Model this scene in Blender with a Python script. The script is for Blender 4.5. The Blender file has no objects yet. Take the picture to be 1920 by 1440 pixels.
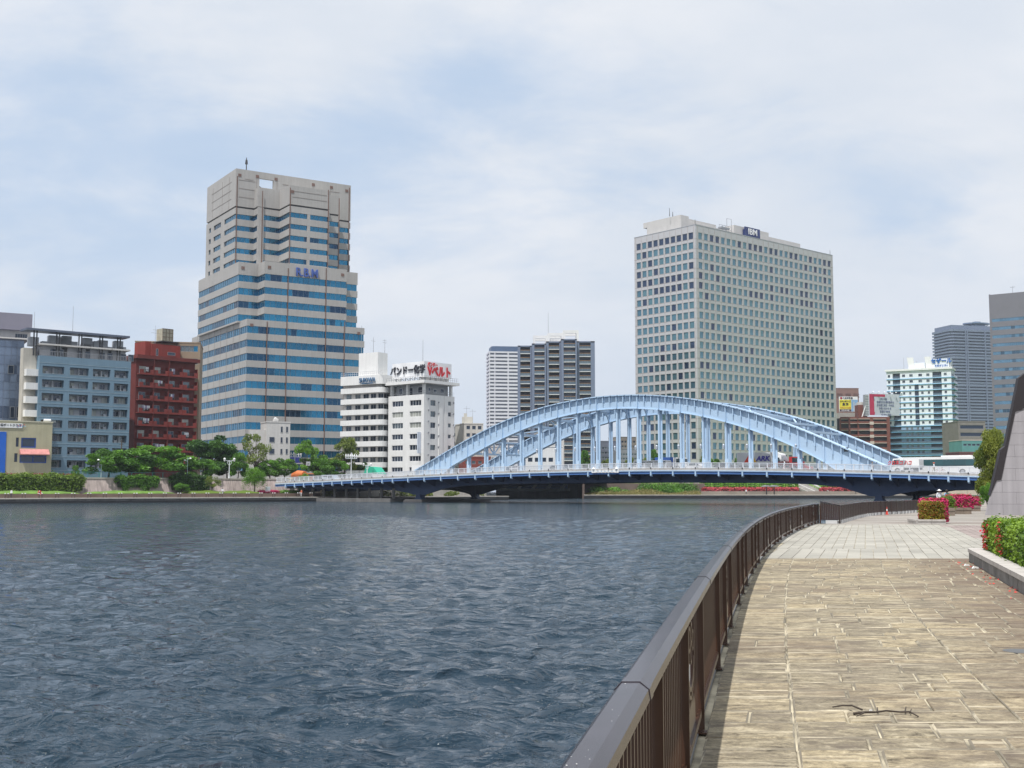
import bpy, math, random
import numpy as np
from mathutils import Vector, Matrix
random.seed(11); RS = np.random.RandomState(5)
S = bpy.context.scene; COL = S.collection
# ---------------------------------------------------------------- camera
F = 2205.0; TH = math.radians(5.12); CT, ST = math.cos(TH), math.sin(TH); EYE = 1.7
cd = bpy.data.cameras.new("camera"); cam = bpy.data.objects.new("camera", cd); COL.objects.link(cam)
cam.location = (0, 0, EYE); cam.rotation_euler = (math.radians(90) + TH, 0, 0)
cd.sensor_width = 36; cd.lens = 36 * F / 1920; cd.clip_start = 0.1; cd.clip_end = 6000
S.camera = cam
# ---------------------------------------------------------------- light
SUN_AZ = (-0.45, -0.89); SUN_EL = math.radians(66)
sd = bpy.data.lights.new("sun", 'SUN'); sun = bpy.data.objects.new("sun", sd); COL.objects.link(sun)
sd.energy = 4.7; sd.angle = math.radians(0.7); sd.color = (1.0, 0.975, 0.94)
_l = math.hypot(*SUN_AZ)
sv = Vector((SUN_AZ[0] / _l * math.cos(SUN_EL), SUN_AZ[1] / _l * math.cos(SUN_EL), math.sin(SUN_EL)))
sun.rotation_euler = sv.to_track_quat('Z', 'Y').to_euler(); sun.location = (0, 0, 60)
S.view_settings.view_transform = 'Standard'; S.view_settings.look = 'None'
S.view_settings.gamma = 1; S.view_settings.use_curve_mapping = False
S.view_settings.exposure = 0.12
S.cycles.max_bounces = 6; S.cycles.diffuse_bounces = 3; S.cycles.glossy_bounces = 3
S.cycles.transmission_bounces = 3; S.cycles.volume_bounces = 0; S.cycles.use_denoising = True
S.cycles.sample_clamp_direct = 5.0; S.cycles.sample_clamp_indirect = 4.0; S.cycles.caustics_reflective = False; S.cycles.caustics_refractive = False

def world():
    W = bpy.data.worlds.new("World"); S.world = W; W.use_nodes = True
    nt = W.node_tree; N = nt.nodes; L = nt.links
    bg = N["Background"]; bg.inputs[1].default_value = 0.1
    def n(t, **k):
        x = N.new(t)
        for a, b in k.items(): setattr(x, a, b)
        return x
    def math_(op, a, b=None, c=None, clamp=False):
        x = n("ShaderNodeMath", operation=op, use_clamp=clamp)
        for i, q in enumerate((a, b, c)):
            if q is None: continue
            if isinstance(q, (int, float)): x.inputs[i].default_value = q
            else: L.new(q, x.inputs[i])
        return x.outputs[0]
    sky = n("ShaderNodeTexSky", sky_type='NISHITA', sun_disc=False)
    sky.sun_elevation = SUN_EL; sky.sun_rotation = math.atan2(SUN_AZ[0], SUN_AZ[1])
    sky.dust_density = 1.5; sky.air_density = 1.0; sky.ozone_density = 1.5
    tc = n("ShaderNodeTexCoord"); sep = n("ShaderNodeSeparateXYZ"); L.new(tc.outputs["Generated"], sep.inputs[0])
    den = math_('ADD', math_('MAXIMUM', sep.outputs[2], 0.0), 0.34)
    px = math_('DIVIDE', sep.outputs[0], den); py = math_('DIVIDE', sep.outputs[1], den)
    comb = n("ShaderNodeCombineXYZ"); L.new(px, comb.inputs[0]); L.new(py, comb.inputs[1])
    def noise(scale, detail, rough, off, dist=0.0, sc=(1, 1, 1)):
        mp = n("ShaderNodeMapping"); mp.inputs['Location'].default_value = off; mp.inputs['Scale'].default_value = sc
        L.new(comb.outputs[0], mp.inputs[0])
        t = n("ShaderNodeTexNoise"); t.inputs['Scale'].default_value = scale; t.inputs['Detail'].default_value = detail
        t.inputs['Roughness'].default_value = rough; t.inputs['Distortion'].default_value = dist
        L.new(mp.outputs[0], t.inputs['Vector']); return t.outputs[0]
    big = noise(1.0, 6, 0.52, (3.1, 1.7, 0), 0.25, (1, 1.25, 1))
    fine = noise(3.6, 9, 0.58, (7.4, 2.2, 4), 0.3, (0.9, 1.2, 1))
    tone = noise(1.9, 8, 0.55, (1.4, 9.2, 8), 0.3, (0.9, 1.4, 1))
    cov = math_('ADD', math_('MULTIPLY', big, 0.62), math_('MULTIPLY', fine, 0.38))
    # openings where the blue shows through, by direction
    for (dx, dy, dz, r, s) in ((-0.085, 0.95, 0.315, 0.085, 0.11), (-0.33, 0.92, 0.235, 0.075, 0.05), (-0.08, 0.97, 0.20, 0.07, 0.045), (0.30, 0.93, 0.215, 0.07, 0.06), (-0.40, 0.90, 0.16, 0.06, 0.04), (0.02, 0.9, 0.42, 0.06, 0.03),
                               (0.10, 0.93, 0.37, 0.09, -0.06), (-0.25, 0.9, 0.33, 0.1, -0.05), (0.38, 0.9, 0.35, 0.12, -0.05)):
        v = Vector((dx, dy, dz)).normalized()
        sub = n("ShaderNodeVectorMath", operation='SUBTRACT'); L.new(tc.outputs["Generated"], sub.inputs[0]); sub.inputs[1].default_value = v
        ml = n("ShaderNodeVectorMath", operation='MULTIPLY'); L.new(sub.outputs[0], ml.inputs[0]); ml.inputs[1].default_value = (1, 1, 1.9)
        ln = n("ShaderNodeVectorMath", operation='LENGTH'); L.new(ml.outputs[0], ln.inputs[0])
        g = math_('MULTIPLY', math_('EXPONENT', math_('MULTIPLY', math_('POWER', math_('DIVIDE', ln.outputs[1], r), 2.0), -1.0)), s)
        cov = math_('SUBTRACT', cov, g)
    cr = n("ShaderNodeMapRange", interpolation_type='SMOOTHSTEP'); L.new(cov, cr.inputs[0])
    cr.inputs[1].default_value = 0.34; cr.inputs[2].default_value = 0.52; cr.inputs[3].default_value = 0.46; cr.inputs[4].default_value = 1.0
    tr = n("ShaderNodeMapRange", interpolation_type='SMOOTHSTEP'); L.new(math_('ADD', math_('MULTIPLY', tone, 0.7), math_('MULTIPLY', fine, 0.3)), tr.inputs[0])
    tr.inputs[1].default_value = 0.38; tr.inputs[2].default_value = 0.64
    cc = n("ShaderNodeMix", data_type='RGBA'); L.new(tr.outputs[0], cc.inputs[0])
    cc.inputs[6].default_value = (6.6, 7.15, 7.95, 1); cc.inputs[7].default_value = (7.8, 8.05, 8.5, 1)
    # clear sky: physical sky lifted by thin veil
    sk = n("ShaderNodeMix", data_type='RGBA'); sk.inputs[0].default_value = 0.72; L.new(sky.outputs[0], sk.inputs[6]); sk.inputs[7].default_value = (3.7, 5.7, 8.5, 1)
    m = n("ShaderNodeMix", data_type='RGBA'); L.new(cr.outputs[0], m.inputs[0]); L.new(sk.outputs[2], m.inputs[6]); L.new(cc.outputs[2], m.inputs[7])
    # towards the horizon one even pale blue-grey
    hz = n("ShaderNodeMapRange", interpolation_type='SMOOTHSTEP'); L.new(sep.outputs[2], hz.inputs[0])
    hz.inputs[1].default_value = 0.0; hz.inputs[2].default_value = 0.24; hz.inputs[3].default_value = 0.85; hz.inputs[4].default_value = 0.0
    m2 = n("ShaderNodeMix", data_type='RGBA'); L.new(hz.outputs[0], m2.inputs[0]); L.new(m.outputs[2], m2.inputs[6]); m2.inputs[7].default_value = (5.9, 6.65, 7.75, 1)
    L.new(m2.outputs[2], bg.inputs[0])
world()
# ---------------------------------------------------------------- photograph geometry -> places on the ground
def ray(px, py):
    x = (px - 960) / F; y = (720 - py) / F
    return Vector((x, CT - y * ST, ST + y * CT))
def gp(px, py, z=0.0):
    d = ray(px, py); t = (z - EYE) / d.z; return Vector((d.x * t, d.y * t, z))
def at(px, py, Y):
    d = ray(px, py); t = Y / d.y; return Vector((d.x * t, Y, EYE + d.z * t))
def zrow(py, X, Y):
    y = (720 - py) / F; return EYE + Y * (y * CT + ST) / (CT - y * ST)
def walk(P, d, px, z=EYE):
    """distance along d from P to where the vertical plane of image column px is met"""
    x = (px - 960) / F; zz = z - EYE
    return (x * (P[1] * CT + zz * ST) - P[0]) / (d[0] - x * d[1] * CT)
def V2(a): return (math.cos(a), math.sin(a))
# ---------------------------------------------------------------- mesh building
class MB:
    def __init__(s): s.v = []; s.f = []; s.m = []; s.r = []
    def face(s, pts, m=0, r=0.5):
        n = len(s.v); s.v.extend(tuple(p) for p in pts); s.f.append(tuple(range(n, n + len(pts)))); s.m.append(m); s.r.append(r)
    def box(s, x0, x1, y0, y1, z0, z1, m=0, r=0.5, skip=""):
        n = len(s.v)
        s.v += [(x0, y0, z0), (x1, y0, z0), (x1, y1, z0), (x0, y1, z0), (x0, y0, z1), (x1, y0, z1), (x1, y1, z1), (x0, y1, z1)]
        for k, q in (("b", (3, 2, 1, 0)), ("t", (4, 5, 6, 7)), ("f", (0, 1, 5, 4)), ("r", (1, 2, 6, 5)), ("k", (2, 3, 7, 6)), ("l", (3, 0, 4, 7))):
            if k in skip: continue
            s.f.append(tuple(n + i for i in q)); s.m.append(m); s.r.append(r)
    def obox(s, c, a, b, h, m=0, r=0.5):
        c = Vector(c); a = Vector(a); b = Vector(b); h = Vector(h); n = len(s.v)
        for k in (-1, 1):
            for (i, j) in ((-1, -1), (1, -1), (1, 1), (-1, 1)): s.v.append(tuple(c + a * i + b * j + h * k))
        for q in ((3, 2, 1, 0), (4, 5, 6, 7), (0, 1, 5, 4), (1, 2, 6, 5), (2, 3, 7, 6), (3, 0, 4, 7)):
            s.f.append(tuple(n + i for i in q)); s.m.append(m); s.r.append(r)
    def bar(s, p, q, w, h, up=(0, 0, 1), m=0, r=0.5):
        p = Vector(p); q = Vector(q); d = (q - p); L = d.length
        if L < 1e-6: return
        d /= L; u = Vector(up); sd_ = d.cross(u)
        if sd_.length < 1e-4: sd_ = d.cross(Vector((1, 0, 0)))
        sd_.normalize(); u = sd_.cross(d)
        s.obox((p + q) / 2, d * (L / 2), sd_ * (w / 2), u * (h / 2), m, r)
    def tube(s, p, q, r0, r1=None, n=8, m=0, cap=True, r=0.5):
        r1 = r0 if r1 is None else r1
        p = Vector(p); q = Vector(q); d = (q - p).normalized()
        a = d.orthogonal().normalized(); b = d.cross(a); k = len(s.v)
        for (c, rr) in ((p, r0), (q, r1)):
            for i in range(n):
                t = 2 * math.pi * i / n; s.v.append(tuple(c + a * (rr * math.cos(t)) + b * (rr * math.sin(t))))
        for i in range(n):
            j = (i + 1) % n; s.f.append((k + i, k + j, k + n + j, k + n + i)); s.m.append(m); s.r.append(r)
        if cap:
            s.f.append(tuple(k + n + i for i in range(n))); s.m.append(m); s.r.append(r)
            s.f.append(tuple(k + n - 1 - i for i in range(n))); s.m.append(m); s.r.append(r)
    def path(s, pts, r0, r1=None, n=6, m=0):
        r1 = r0 if r1 is None else r1; K = len(pts) - 1
        for i in range(K): s.tube(pts[i], pts[i + 1], r0 + (r1 - r0) * i / K, r0 + (r1 - r0) * (i + 1) / K, n, m)
    def prism(s, poly, z0, z1, m=0, caps=True, r=0.5, mtop=None):
        n = len(s.v); k = len(poly)
        for z in (z0, z1):
            for p in poly: s.v.append((p[0], p[1], z))
        for i in range(k):
            j = (i + 1) % k; s.f.append((n + i, n + j, n + k + j, n + k + i)); s.m.append(m); s.r.append(r)
        if caps:
            s.f.append(tuple(n + k + i for i in range(k))); s.m.append(m if mtop is None else mtop); s.r.append(r)
            s.f.append(tuple(n + k - 1 - i for i in range(k))); s.m.append(m); s.r.append(r)
    def extr(s, prof, axis0, axis1, o, ext, m=0, r=0.5):
        """closed 2-D profile (a,b) in axes axis0/axis1 at o, extruded by vector ext"""
        o = Vector(o); A = Vector(axis0); B = Vector(axis1); E_ = Vector(ext); n = len(s.v); k = len(prof)
        for e in (Vector((0, 0, 0)), E_):
            for (a, b) in prof: s.v.append(tuple(o + A * a + B * b + e))
        for i in range(k):
            j = (i + 1) % k; s.f.append((n + i, n + j, n + k + j, n + k + i)); s.m.append(m); s.r.append(r)
        s.f.append(tuple(n + k + i for i in range(k))); s.m.append(m); s.r.append(r)
        s.f.append(tuple(n + k - 1 - i for i in range(k))); s.m.append(m); s.r.append(r)
    def add(s, o):
        n = len(s.v); s.v += o.v; s.f += [tuple(n + i for i in f) for f in o.f]; s.m += o.m; s.r += o.r
    def mesh(s, name, mats, smooth=False):
        me = bpy.data.meshes.new(name); me.from_pydata(s.v, [], s.f)
        for q in (mats if isinstance(mats, (list, tuple)) else [mats]): me.materials.append(q)
        me.polygons.foreach_set("material_index", s.m)
        a = me.attributes.new("rnd", 'FLOAT', 'FACE'); a.data.foreach_set("value", s.r)
        if smooth: me.polygons.foreach_set("use_smooth", [True] * len(s.f))
        me.update(); return me
    def build(s, name, mats, parent=None, smooth=False, loc=None, rz=0.0, **kw):
        return link(name, s.mesh(name, mats, smooth), parent, loc, rz, **kw)
def link(name, me, parent=None, loc=None, rz=0.0, **kw):
    o = bpy.data.objects.new(name, me); COL.objects.link(o)
    if parent is not None: o.parent = parent
    if loc is not None: o.location = loc
    if rz: o.rotation_euler = (0, 0, rz)
    for k, v in kw.items(): o[k] = v
    return o
def thing(name, label, cat, loc=(0, 0, 0), rz=0.0, group=None):
    o = bpy.data.objects.new(name, None); COL.objects.link(o); o.empty_display_size = 0.3
    o.location = loc; o.rotation_euler = (0, 0, rz); o['label'] = label; o['category'] = cat
    if group: o['group'] = group
    return o
def copy_thing(root, label, loc=None, rz=None, scale=None, group=None):
    kids = {}
    for c in KIDS(root): kids.setdefault(c, None)
    r = root.copy(); COL.objects.link(r); r['label'] = label
    if loc is not None: r.location = loc
    if rz is not None: r.rotation_euler = (0, 0, rz)
    if scale is not None: r.scale = scale if hasattr(scale, '__len__') else (scale,) * 3
    if group: r['group'] = group
    for c in kids:
        k = c.copy(); COL.objects.link(k); k.parent = r
        for g in KIDS(c):
            h = g.copy(); COL.objects.link(h); h.parent = k
    return r
def KIDS(o): return list(o.children)
def np_mesh(name, verts, quads, mats, rnd=None, smooth=False):
    """fast mesh from arrays: verts (n,3), quads (m,4)"""
    me = bpy.data.meshes.new(name); n = len(verts); m = len(quads)
    me.vertices.add(n); me.vertices.foreach_set("co", np.asarray(verts, dtype=np.float32).ravel())
    me.loops.add(m * 4); me.loops.foreach_set("vertex_index", np.asarray(quads, dtype=np.int32).ravel())
    me.polygons.add(m); me.polygons.foreach_set("loop_start", np.arange(0, m * 4, 4, dtype=np.int32))
    if smooth: me.polygons.foreach_set("use_smooth", np.ones(m, dtype=bool))
    for q in (mats if isinstance(mats, (list, tuple)) else [mats]): me.materials.append(q)
    if rnd is not None:
        a = me.attributes.new("rnd", 'FLOAT', 'FACE'); a.data.foreach_set("value", np.asarray(rnd, dtype=np.float32))
    me.update(calc_edges=True); return me
# ---------------------------------------------------------------- materials
_M = {}
def nodes(name):
    m = bpy.data.materials.new(name); m.use_nodes = True
    nt = m.node_tree; return m, nt, nt.nodes, nt.links, nt.nodes["Principled BSDF"]
def mat(name, col, rough=0.7, metal=0.0, var=0.12, scale=0.35, streak=0.0, bump=0.0, bscale=6.0, rnd=0.0, spec=0.5, dirt=None, coat=0.0):
    if name in _M: return _M[name]
    m, nt, N, L, B = nodes(name)
    tc = N.new("ShaderNodeTexCoord")
    def noise(sc, det, mapping=(1, 1, 1), rough_=0.55):
        mp = N.new("ShaderNodeMapping"); mp.inputs['Scale'].default_value = mapping; L.new(tc.outputs['Object'], mp.inputs[0])
        t = N.new("ShaderNodeTexNoise"); t.inputs['Scale'].default_value = sc; t.inputs['Detail'].default_value = det; t.inputs['Roughness'].default_value = rough_
        L.new(mp.outputs[0], t.inputs['Vector']); return t.outputs[0]
    def rng(src, a, b, lo, hi):
        r = N.new("ShaderNodeMapRange"); L.new(src, r.inputs[0]); r.inputs[1].default_value = a; r.inputs[2].default_value = b; r.inputs[3].default_value = lo; r.inputs[4].default_value = hi; return r.outputs[0]
    def mul(a, b):
        x = N.new("ShaderNodeMath"); x.operation = 'MULTIPLY'; L.new(a, x.inputs[0]); L.new(b, x.inputs[1]); return x.outputs[0]
    f = rng(noise(scale, 6), 0.3, 0.7, 1 - var, 1 + var)
    if streak: f = mul(f, rng(noise(1.0, 4, (2.2, 2.2, 0.09), 0.6), 0.35, 0.7, 1.0, 1 - streak))
    if rnd:
        at_ = N.new("ShaderNodeAttribute"); at_.attribute_name = "rnd"; f = mul(f, rng(at_.outputs['Fac'], 0, 1, 1 - rnd, 1 + rnd))
        oi = N.new("ShaderNodeObjectInfo"); f = mul(f, rng(oi.outputs['Random'], 0, 1, 1 - rnd * .5, 1 + rnd * .5))
    vm = N.new("ShaderNodeVectorMath"); vm.operation = 'SCALE'; vm.inputs[0].default_value = col[:3]; L.new(f, vm.inputs['Scale'])
    src = vm.outputs[0]
    if dirt:
        mx = N.new("ShaderNodeMix"); mx.data_type = 'RGBA'; L.new(rng(noise(dirt[1], 8, (1, 1, 1), 0.65), dirt[2], dirt[2] + 0.12, 0, dirt[3]), mx.inputs[0])
        L.new(src, mx.inputs[6]); mx.inputs[7].default_value = (*dirt[0], 1); src = mx.outputs[2]
    L.new(src, B.inputs['Base Color'])
    B.inputs['Roughness'].default_value = rough; B.inputs['Metallic'].default_value = metal; B.inputs['Specular IOR Level'].default_value = spec
    B.inputs['Coat Weight'].default_value = coat
    if bump:
        bp = N.new("ShaderNodeBump"); bp.inputs['Strength'].default_value = bump; bp.inputs['Distance'].default_value = 0.02
        L.new(noise(bscale, 6), bp.inputs['Height']); L.new(bp.outputs[0], B.inputs['Normal'])
    _M[name] = m; return m
def glass(name, c0, c1, rough=0.08, metal=0.75, var=0.25, spec=0.8):
    """window glass: mirrors the sky with its own tint; rnd attribute darkens or lightens single panes"""
    if name in _M: return _M[name]
    m, nt, N, L, B = nodes(name)
    at_ = N.new("ShaderNodeAttribute"); at_.attribute_name = "rnd"; oi = N.new("ShaderNodeObjectInfo")
    ad = N.new("ShaderNodeMath"); ad.operation = 'ADD'; L.new(at_.outputs['Fac'], ad.inputs[0])
    ml = N.new("ShaderNodeMath"); ml.operation = 'MULTIPLY'; L.new(oi.outputs['Random'], ml.inputs[0]); ml.inputs[1].default_value = var; L.new(ml.outputs[0], ad.inputs[1])
    sb = N.new("ShaderNodeMath"); sb.operation = 'SUBTRACT'; sb.use_clamp = True; L.new(ad.outputs[0], sb.inputs[0]); sb.inputs[1].default_value = var / 2
    mx = N.new("ShaderNodeMix"); mx.data_type = 'RGBA'; L.new(sb.outputs[0], mx.inputs[0]); mx.inputs[6].default_value = (*c0, 1); mx.inputs[7].default_value = (*c1, 1)
    L.new(mx.outputs[2], B.inputs['Base Color']); B.inputs['Roughness'].default_value = rough; B.inputs['Metallic'].default_value = metal; B.inputs['Specular IOR Level'].default_value = spec
    _M[name] = m; return m
def leafmat(name, dark, light, flower=None, fth=0.0, trans=0.25):
    if name in _M: return _M[name]
    m, nt, N, L, B = nodes(name)
    at_ = N.new("ShaderNodeAttribute"); at_.attribute_name = "rnd"
    cr = N.new("ShaderNodeValToRGB"); L.new(at_.outputs['Fac'], cr.inputs[0]); e = cr.color_ramp.elements
    if flower:
        cr.color_ramp.interpolation = 'LINEAR'
        e[0].position = 0; e[0].color = (*dark, 1); e[1].position = max(0.02, fth - 0.02); e[1].color = (*light, 1)
        x = e.new(fth); x.color = (*flower[0], 1); x = e.new(1.0); x.color = (*flower[1], 1)
    else:
        e[0].color = (*dark, 1); e[1].color = (*light, 1)
    L.new(cr.outputs[0], B.inputs['Base Color']); B.inputs['Roughness'].default_value = 0.55; B.inputs['Specular IOR Level'].default_value = 0.35
    tr = N.new("ShaderNodeBsdfTranslucent"); ms = N.new("ShaderNodeMixShader"); ms.inputs[0].default_value = trans
    bc = N.new("ShaderNodeMix"); bc.data_type = 'RGBA'; bc.blend_type = 'MULTIPLY'; bc.inputs[0].default_value = 1; L.new(cr.outputs[0], bc.inputs[6]); bc.inputs[7].default_value = (1.5, 1.6, 0.7, 1)
    L.new((cr if flower else bc).outputs[0 if flower else 2], tr.inputs[0])
    L.new(B.outputs[0], ms.inputs[1]); L.new(tr.outputs[0], ms.inputs[2]); L.new(ms.outputs[0], N["Material Output"].inputs[0])
    _M[name] = m; return m
# ---------------------------------------------------------------- lettering
def text_mesh(body, size, bold=0.0, ext=0.03, xs=1.0, shear=0.0):
    c = bpy.data.curves.new("lettering", 'FONT'); c.body = body; c.size = size; c.offset = bold * size; c.extrude = ext; c.align_x = 'CENTER'; c.align_y = 'CENTER'; c.resolution_u = 2; c.shear = shear
    o = bpy.data.objects.new("lettering", c); COL.objects.link(o)
    dg = bpy.context.evaluated_depsgraph_get(); me = bpy.data.meshes.new_from_object(o.evaluated_get(dg))
    bpy.data.objects.remove(o); bpy.data.curves.remove(c)
    for v in me.vertices: v.co.x *= xs
    me.transform(Matrix.Rotation(math.pi / 2, 4, 'X')); return me
def text(body, size, parent, loc, rz, material, bold=0.0, ext=0.03, xs=1.0, name="lettering", shear=0.0):
    me = text_mesh(body, size, bold, ext, xs, shear); me.materials.clear(); me.materials.append(material); return link(name, me, parent, loc, rz)
# ---------------------------------------------------------------- buildings
class Face:
    """a wall plane in a building's own frame: origin, direction angle of +u; outward is to the right of +u"""
    def __init__(s, ox, oy, ang, W): s.o = (ox, oy); s.a = ang; s.W = W; s.ax = V2(ang); s.n = (s.ax[1], -s.ax[0])
    def P(s, u, z, out=0.0): return (s.o[0] + s.ax[0] * u + s.n[0] * out, s.o[1] + s.ax[1] * u + s.n[1] * out, z)
    def box(s, mb, u0, u1, z0, z1, o0, o1, m=0, r=0.5):
        c = Vector(s.P((u0 + u1) / 2, (z0 + z1) / 2, (o0 + o1) / 2))
        mb.obox(c, Vector((*s.ax, 0)) * (abs(u1 - u0) / 2), Vector((-s.n[0], -s.n[1], 0)) * (abs(o1 - o0) / 2), Vector((0, 0, abs(z1 - z0) / 2)), m, r)
def facade(mb, fc, z0, z1, holes, depth=0.25, m=0, mr=None, back=None, u0=0.0, u1=None):
    """wall sheet with real openings: reveals of the given depth, optional back wall material"""
    u1 = fc.W if u1 is None else u1
    us = sorted({round(x, 4) for x in [u0, u1] + [h[0] for h in holes] + [h[1] for h in holes] if u0 - 1e-6 <= x <= u1 + 1e-6})
    zs = sorted({round(x, 4) for x in [z0, z1] + [h[2] for h in holes] + [h[3] for h in holes] if z0 - 1e-6 <= x <= z1 + 1e-6})
    H = [(round(h[0], 4), round(h[1], 4), round(h[2], 4), round(h[3], 4)) for h in holes]
    mr = m if mr is None else mr
    for j in range(len(zs) - 1):
        row = [h for h in H if h[2] <= zs[j] + 1e-5 and h[3] >= zs[j + 1] - 1e-5]
        i = 0
        while i < len(us) - 1:
            def solid(k): return not any(h[0] <= us[k] + 1e-5 and h[1] >= us[k + 1] - 1e-5 for h in row)
            if not solid(i): i += 1; continue
            k = i
            while k + 1 < len(us) - 1 and solid(k + 1): k += 1
            mb.face([fc.P(us[i], zs[j]), fc.P(us[k + 1], zs[j]), fc.P(us[k + 1], zs[j + 1]), fc.P(us[i], zs[j + 1])], m)
            i = k + 1
    for (a, b, c, d) in H:
        D = -depth
        mb.face([fc.P(a, c), fc.P(a, c, D), fc.P(b, c, D), fc.P(b, c)][::-1], mr)
        mb.face([fc.P(a, d), fc.P(b, d), fc.P(b, d, D), fc.P(a, d, D)][::-1], mr)
        mb.face([fc.P(a, c), fc.P(a, d), fc.P(a, d, D), fc.P(a, c, D)][::-1], mr)
        mb.face([fc.P(b, c), fc.P(b, c, D), fc.P(b, d, D), fc.P(b, d)][::-1], mr)
        if back is not None: mb.face([fc.P(a, c, D), fc.P(b, c, D), fc.P(b, d, D), fc.P(a, d, D)], back)
_wm = {}
def window_mesh(w, h, gl, fr, nm=0, nt=0, fw=0.07, sill=0.0):
    key = (round(w, 2), round(h, 2), gl.name, fr.name, nm, nt, sill)
    if key in _wm: return _wm[key]
    b = MB()
    n = max(1, nm + 1)
    for i in range(n):
        b.face([(w * i / n, 0.02, 0), (w * (i + 1) / n, 0.02, 0), (w * (i + 1) / n, 0.02, h), (w * i / n, 0.02, h)], 0, 0.5 + 0.3 * math.sin(i * 2.1 + w * 7))
    b.box(0, w, -0.03, 0.05, 0, fw, 1); b.box(0, w, -0.03, 0.05, h - fw, h, 1)
    b.box(0, fw, -0.03, 0.05, fw, h - fw, 1); b.box(w - fw, w, -0.03, 0.05, fw, h - fw, 1)
    for i in range(1, n): b.box(w * i / n - fw / 2, w * i / n + fw / 2, -0.028, 0.048, fw, h - fw, 1)
    for i in range(1, nt + 1): b.box(fw, w - fw, -0.026, 0.046, h * i / (nt + 1) - fw / 2, h * i / (nt + 1) + fw / 2, 1)
    if sill: b.box(-0.1, w + 0.1, -sill, 0.06, -0.12, -0.001, 1)
    me = b.mesh("window", [gl, fr]); _wm[key] = me; return me
WINCOUNT = {}
def windows(parent, fc, rects, gls, fr, out=-0.15, nm=0, nt=0, pick=None, cap=300, name="window", sill=0.0, fw=0.07):
    """each rect a window part; past the cap the rest are one joined part"""
    rest = None
    for i, (a, b, c, d) in enumerate(rects):
        gl = gls[pick(i) if pick else RS.randint(len(gls))]
        me = window_mesh(b - a, d - c, gl, fr, nm, nt, fw, sill)
        k = WINCOUNT.get(parent.name, 0)
        if k < cap:
            WINCOUNT[parent.name] = k + 1
            link(name, me, parent, fc.P(a, c, out), fc.a)
        else:
            if rest is None: rest = []
            rest.append((me, Matrix.Translation(fc.P(a, c, out)) @ Matrix.Rotation(fc.a, 4, 'Z')))
    return rest or []
def join_rest(parent, rest, name="window"):
    if not rest: return
    mats = []; V = []; Fq = []; mi = []; rr = []
    for me, M4 in rest:
        off = len(V); V += [tuple(M4 @ v.co) for v in me.vertices]; idx = []
        for q in me.materials:
            if q not in mats: mats.append(q)
            idx.append(mats.index(q))
        at_ = me.attributes["rnd"].data; j = random.uniform(-.15, .15)
        for p in me.polygons:
            Fq.append(tuple(off + i for i in p.vertices)); mi.append(idx[p.material_index]); rr.append(at_[p.index].value + j)
    b = MB(); b.v = V; b.f = Fq; b.m = mi; b.r = rr
    b.build(name, mats, parent, kind="stuff")
def grid(fc, u0, u1, n, w, zc):
    """n openings of width w spread between u0 and u1 for each (z0,z1) in zc"""
    p = (u1 - u0) / n
    return [(u0 + p * (i + .5) - w / 2, u0 + p * (i + .5) + w / 2, a, b) for (a, b) in zc for i in range(n)]
def inset(poly, d):
    """offset a counter-clockwise polygon inwards by d"""
    out = []; k = len(poly)
    for i in range(k):
        p0 = Vector(poly[i - 1]); p1 = Vector(poly[i]); p2 = Vector(poly[(i + 1) % k])
        a = (p1 - p0).normalized(); b = (p2 - p1).normalized()
        na = Vector((-a.y, a.x)); nb = Vector((-b.y, b.x)); m = na + nb
        m = m / max(m.dot(na), 0.2); out.append(tuple(p1 + m * d))
    return out
def band(parent, poly, z0, z1, gl, fr, pane=1.5, ins=0.22, skip=(), dark=0.08, name="window_band", mull=0.08):
    """strip window round a footprint: each pane its own face with its own tint, thin mullions"""
    q = inset(poly, ins); b = MB()
    for i in range(len(q)):
        if i in skip: continue
        a = Vector(q[i]); c = Vector(q[(i + 1) % len(q)]); L = (c - a).length
        if L < 0.3: continue
        n = max(1, round(L / pane)); d = (c - a) / n; t = d.normalized(); nn = Vector((t.y, -t.x)); run = 0; base = 0.72 + random.uniform(-.12, .12)
        for k in range(n):
            if run <= 0 and random.random() < dark: run = random.randint(1, 5); lvl = random.uniform(0.0, 0.35)
            r = lvl if run > 0 else base + random.uniform(-.1, .1); run -= 1
            p = a + d * k; s = a + d * (k + 1)
            b.face([(p.x, p.y, z0), (s.x, s.y, z0), (s.x, s.y, z1), (p.x, p.y, z1)], 0, r)
            if mull: b.obox((p.x + nn.x * .02, p.y + nn.y * .02, (z0 + z1) / 2), (t.x * mull / 2, t.y * mull / 2, 0), (-nn.x * .05, -nn.y * .05, 0), (0, 0, (z1 - z0) / 2), 1)
    return b.build(name, [gl, fr], parent)
class Bld:
    """a building: base point, turned so that local +x runs along its right-hand face and +y into its depth"""
    def __init__(s, name, label, px, Y, ang, z0=3.6, py=900, cat="building", group=None):
        p = at(px, py, Y); s.x0, s.y0, s.z0 = p.x, Y, z0; s.a = math.radians(ang)
        s.e = thing(name, label, cat, (p.x, Y, z0), s.a, group)
        s.dx = V2(s.a); s.dy = (-s.dx[1], s.dx[0])
    def W(s, x, y): return (s.x0 + s.dx[0] * x + s.dy[0] * y, s.y0 + s.dx[1] * x + s.dy[1] * y)
    def X(s, px, y=0.0, z=20): p = s.W(0, y); return walk(p, s.dx, px, z)
    def Yd(s, px, x=0.0, z=20): p = s.W(x, 0); return walk(p, s.dy, px, z)
    def Z(s, py, x=0.0, y=0.0): p = s.W(x, y); return zrow(py, *p) - s.z0
    def front(s, W, x=0.0, y=0.0): return Face(x, y, 0.0, W)
    def left(s, D, x=0.0, y=0.0): return Face(x, y + D, -math.pi / 2, D)
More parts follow.
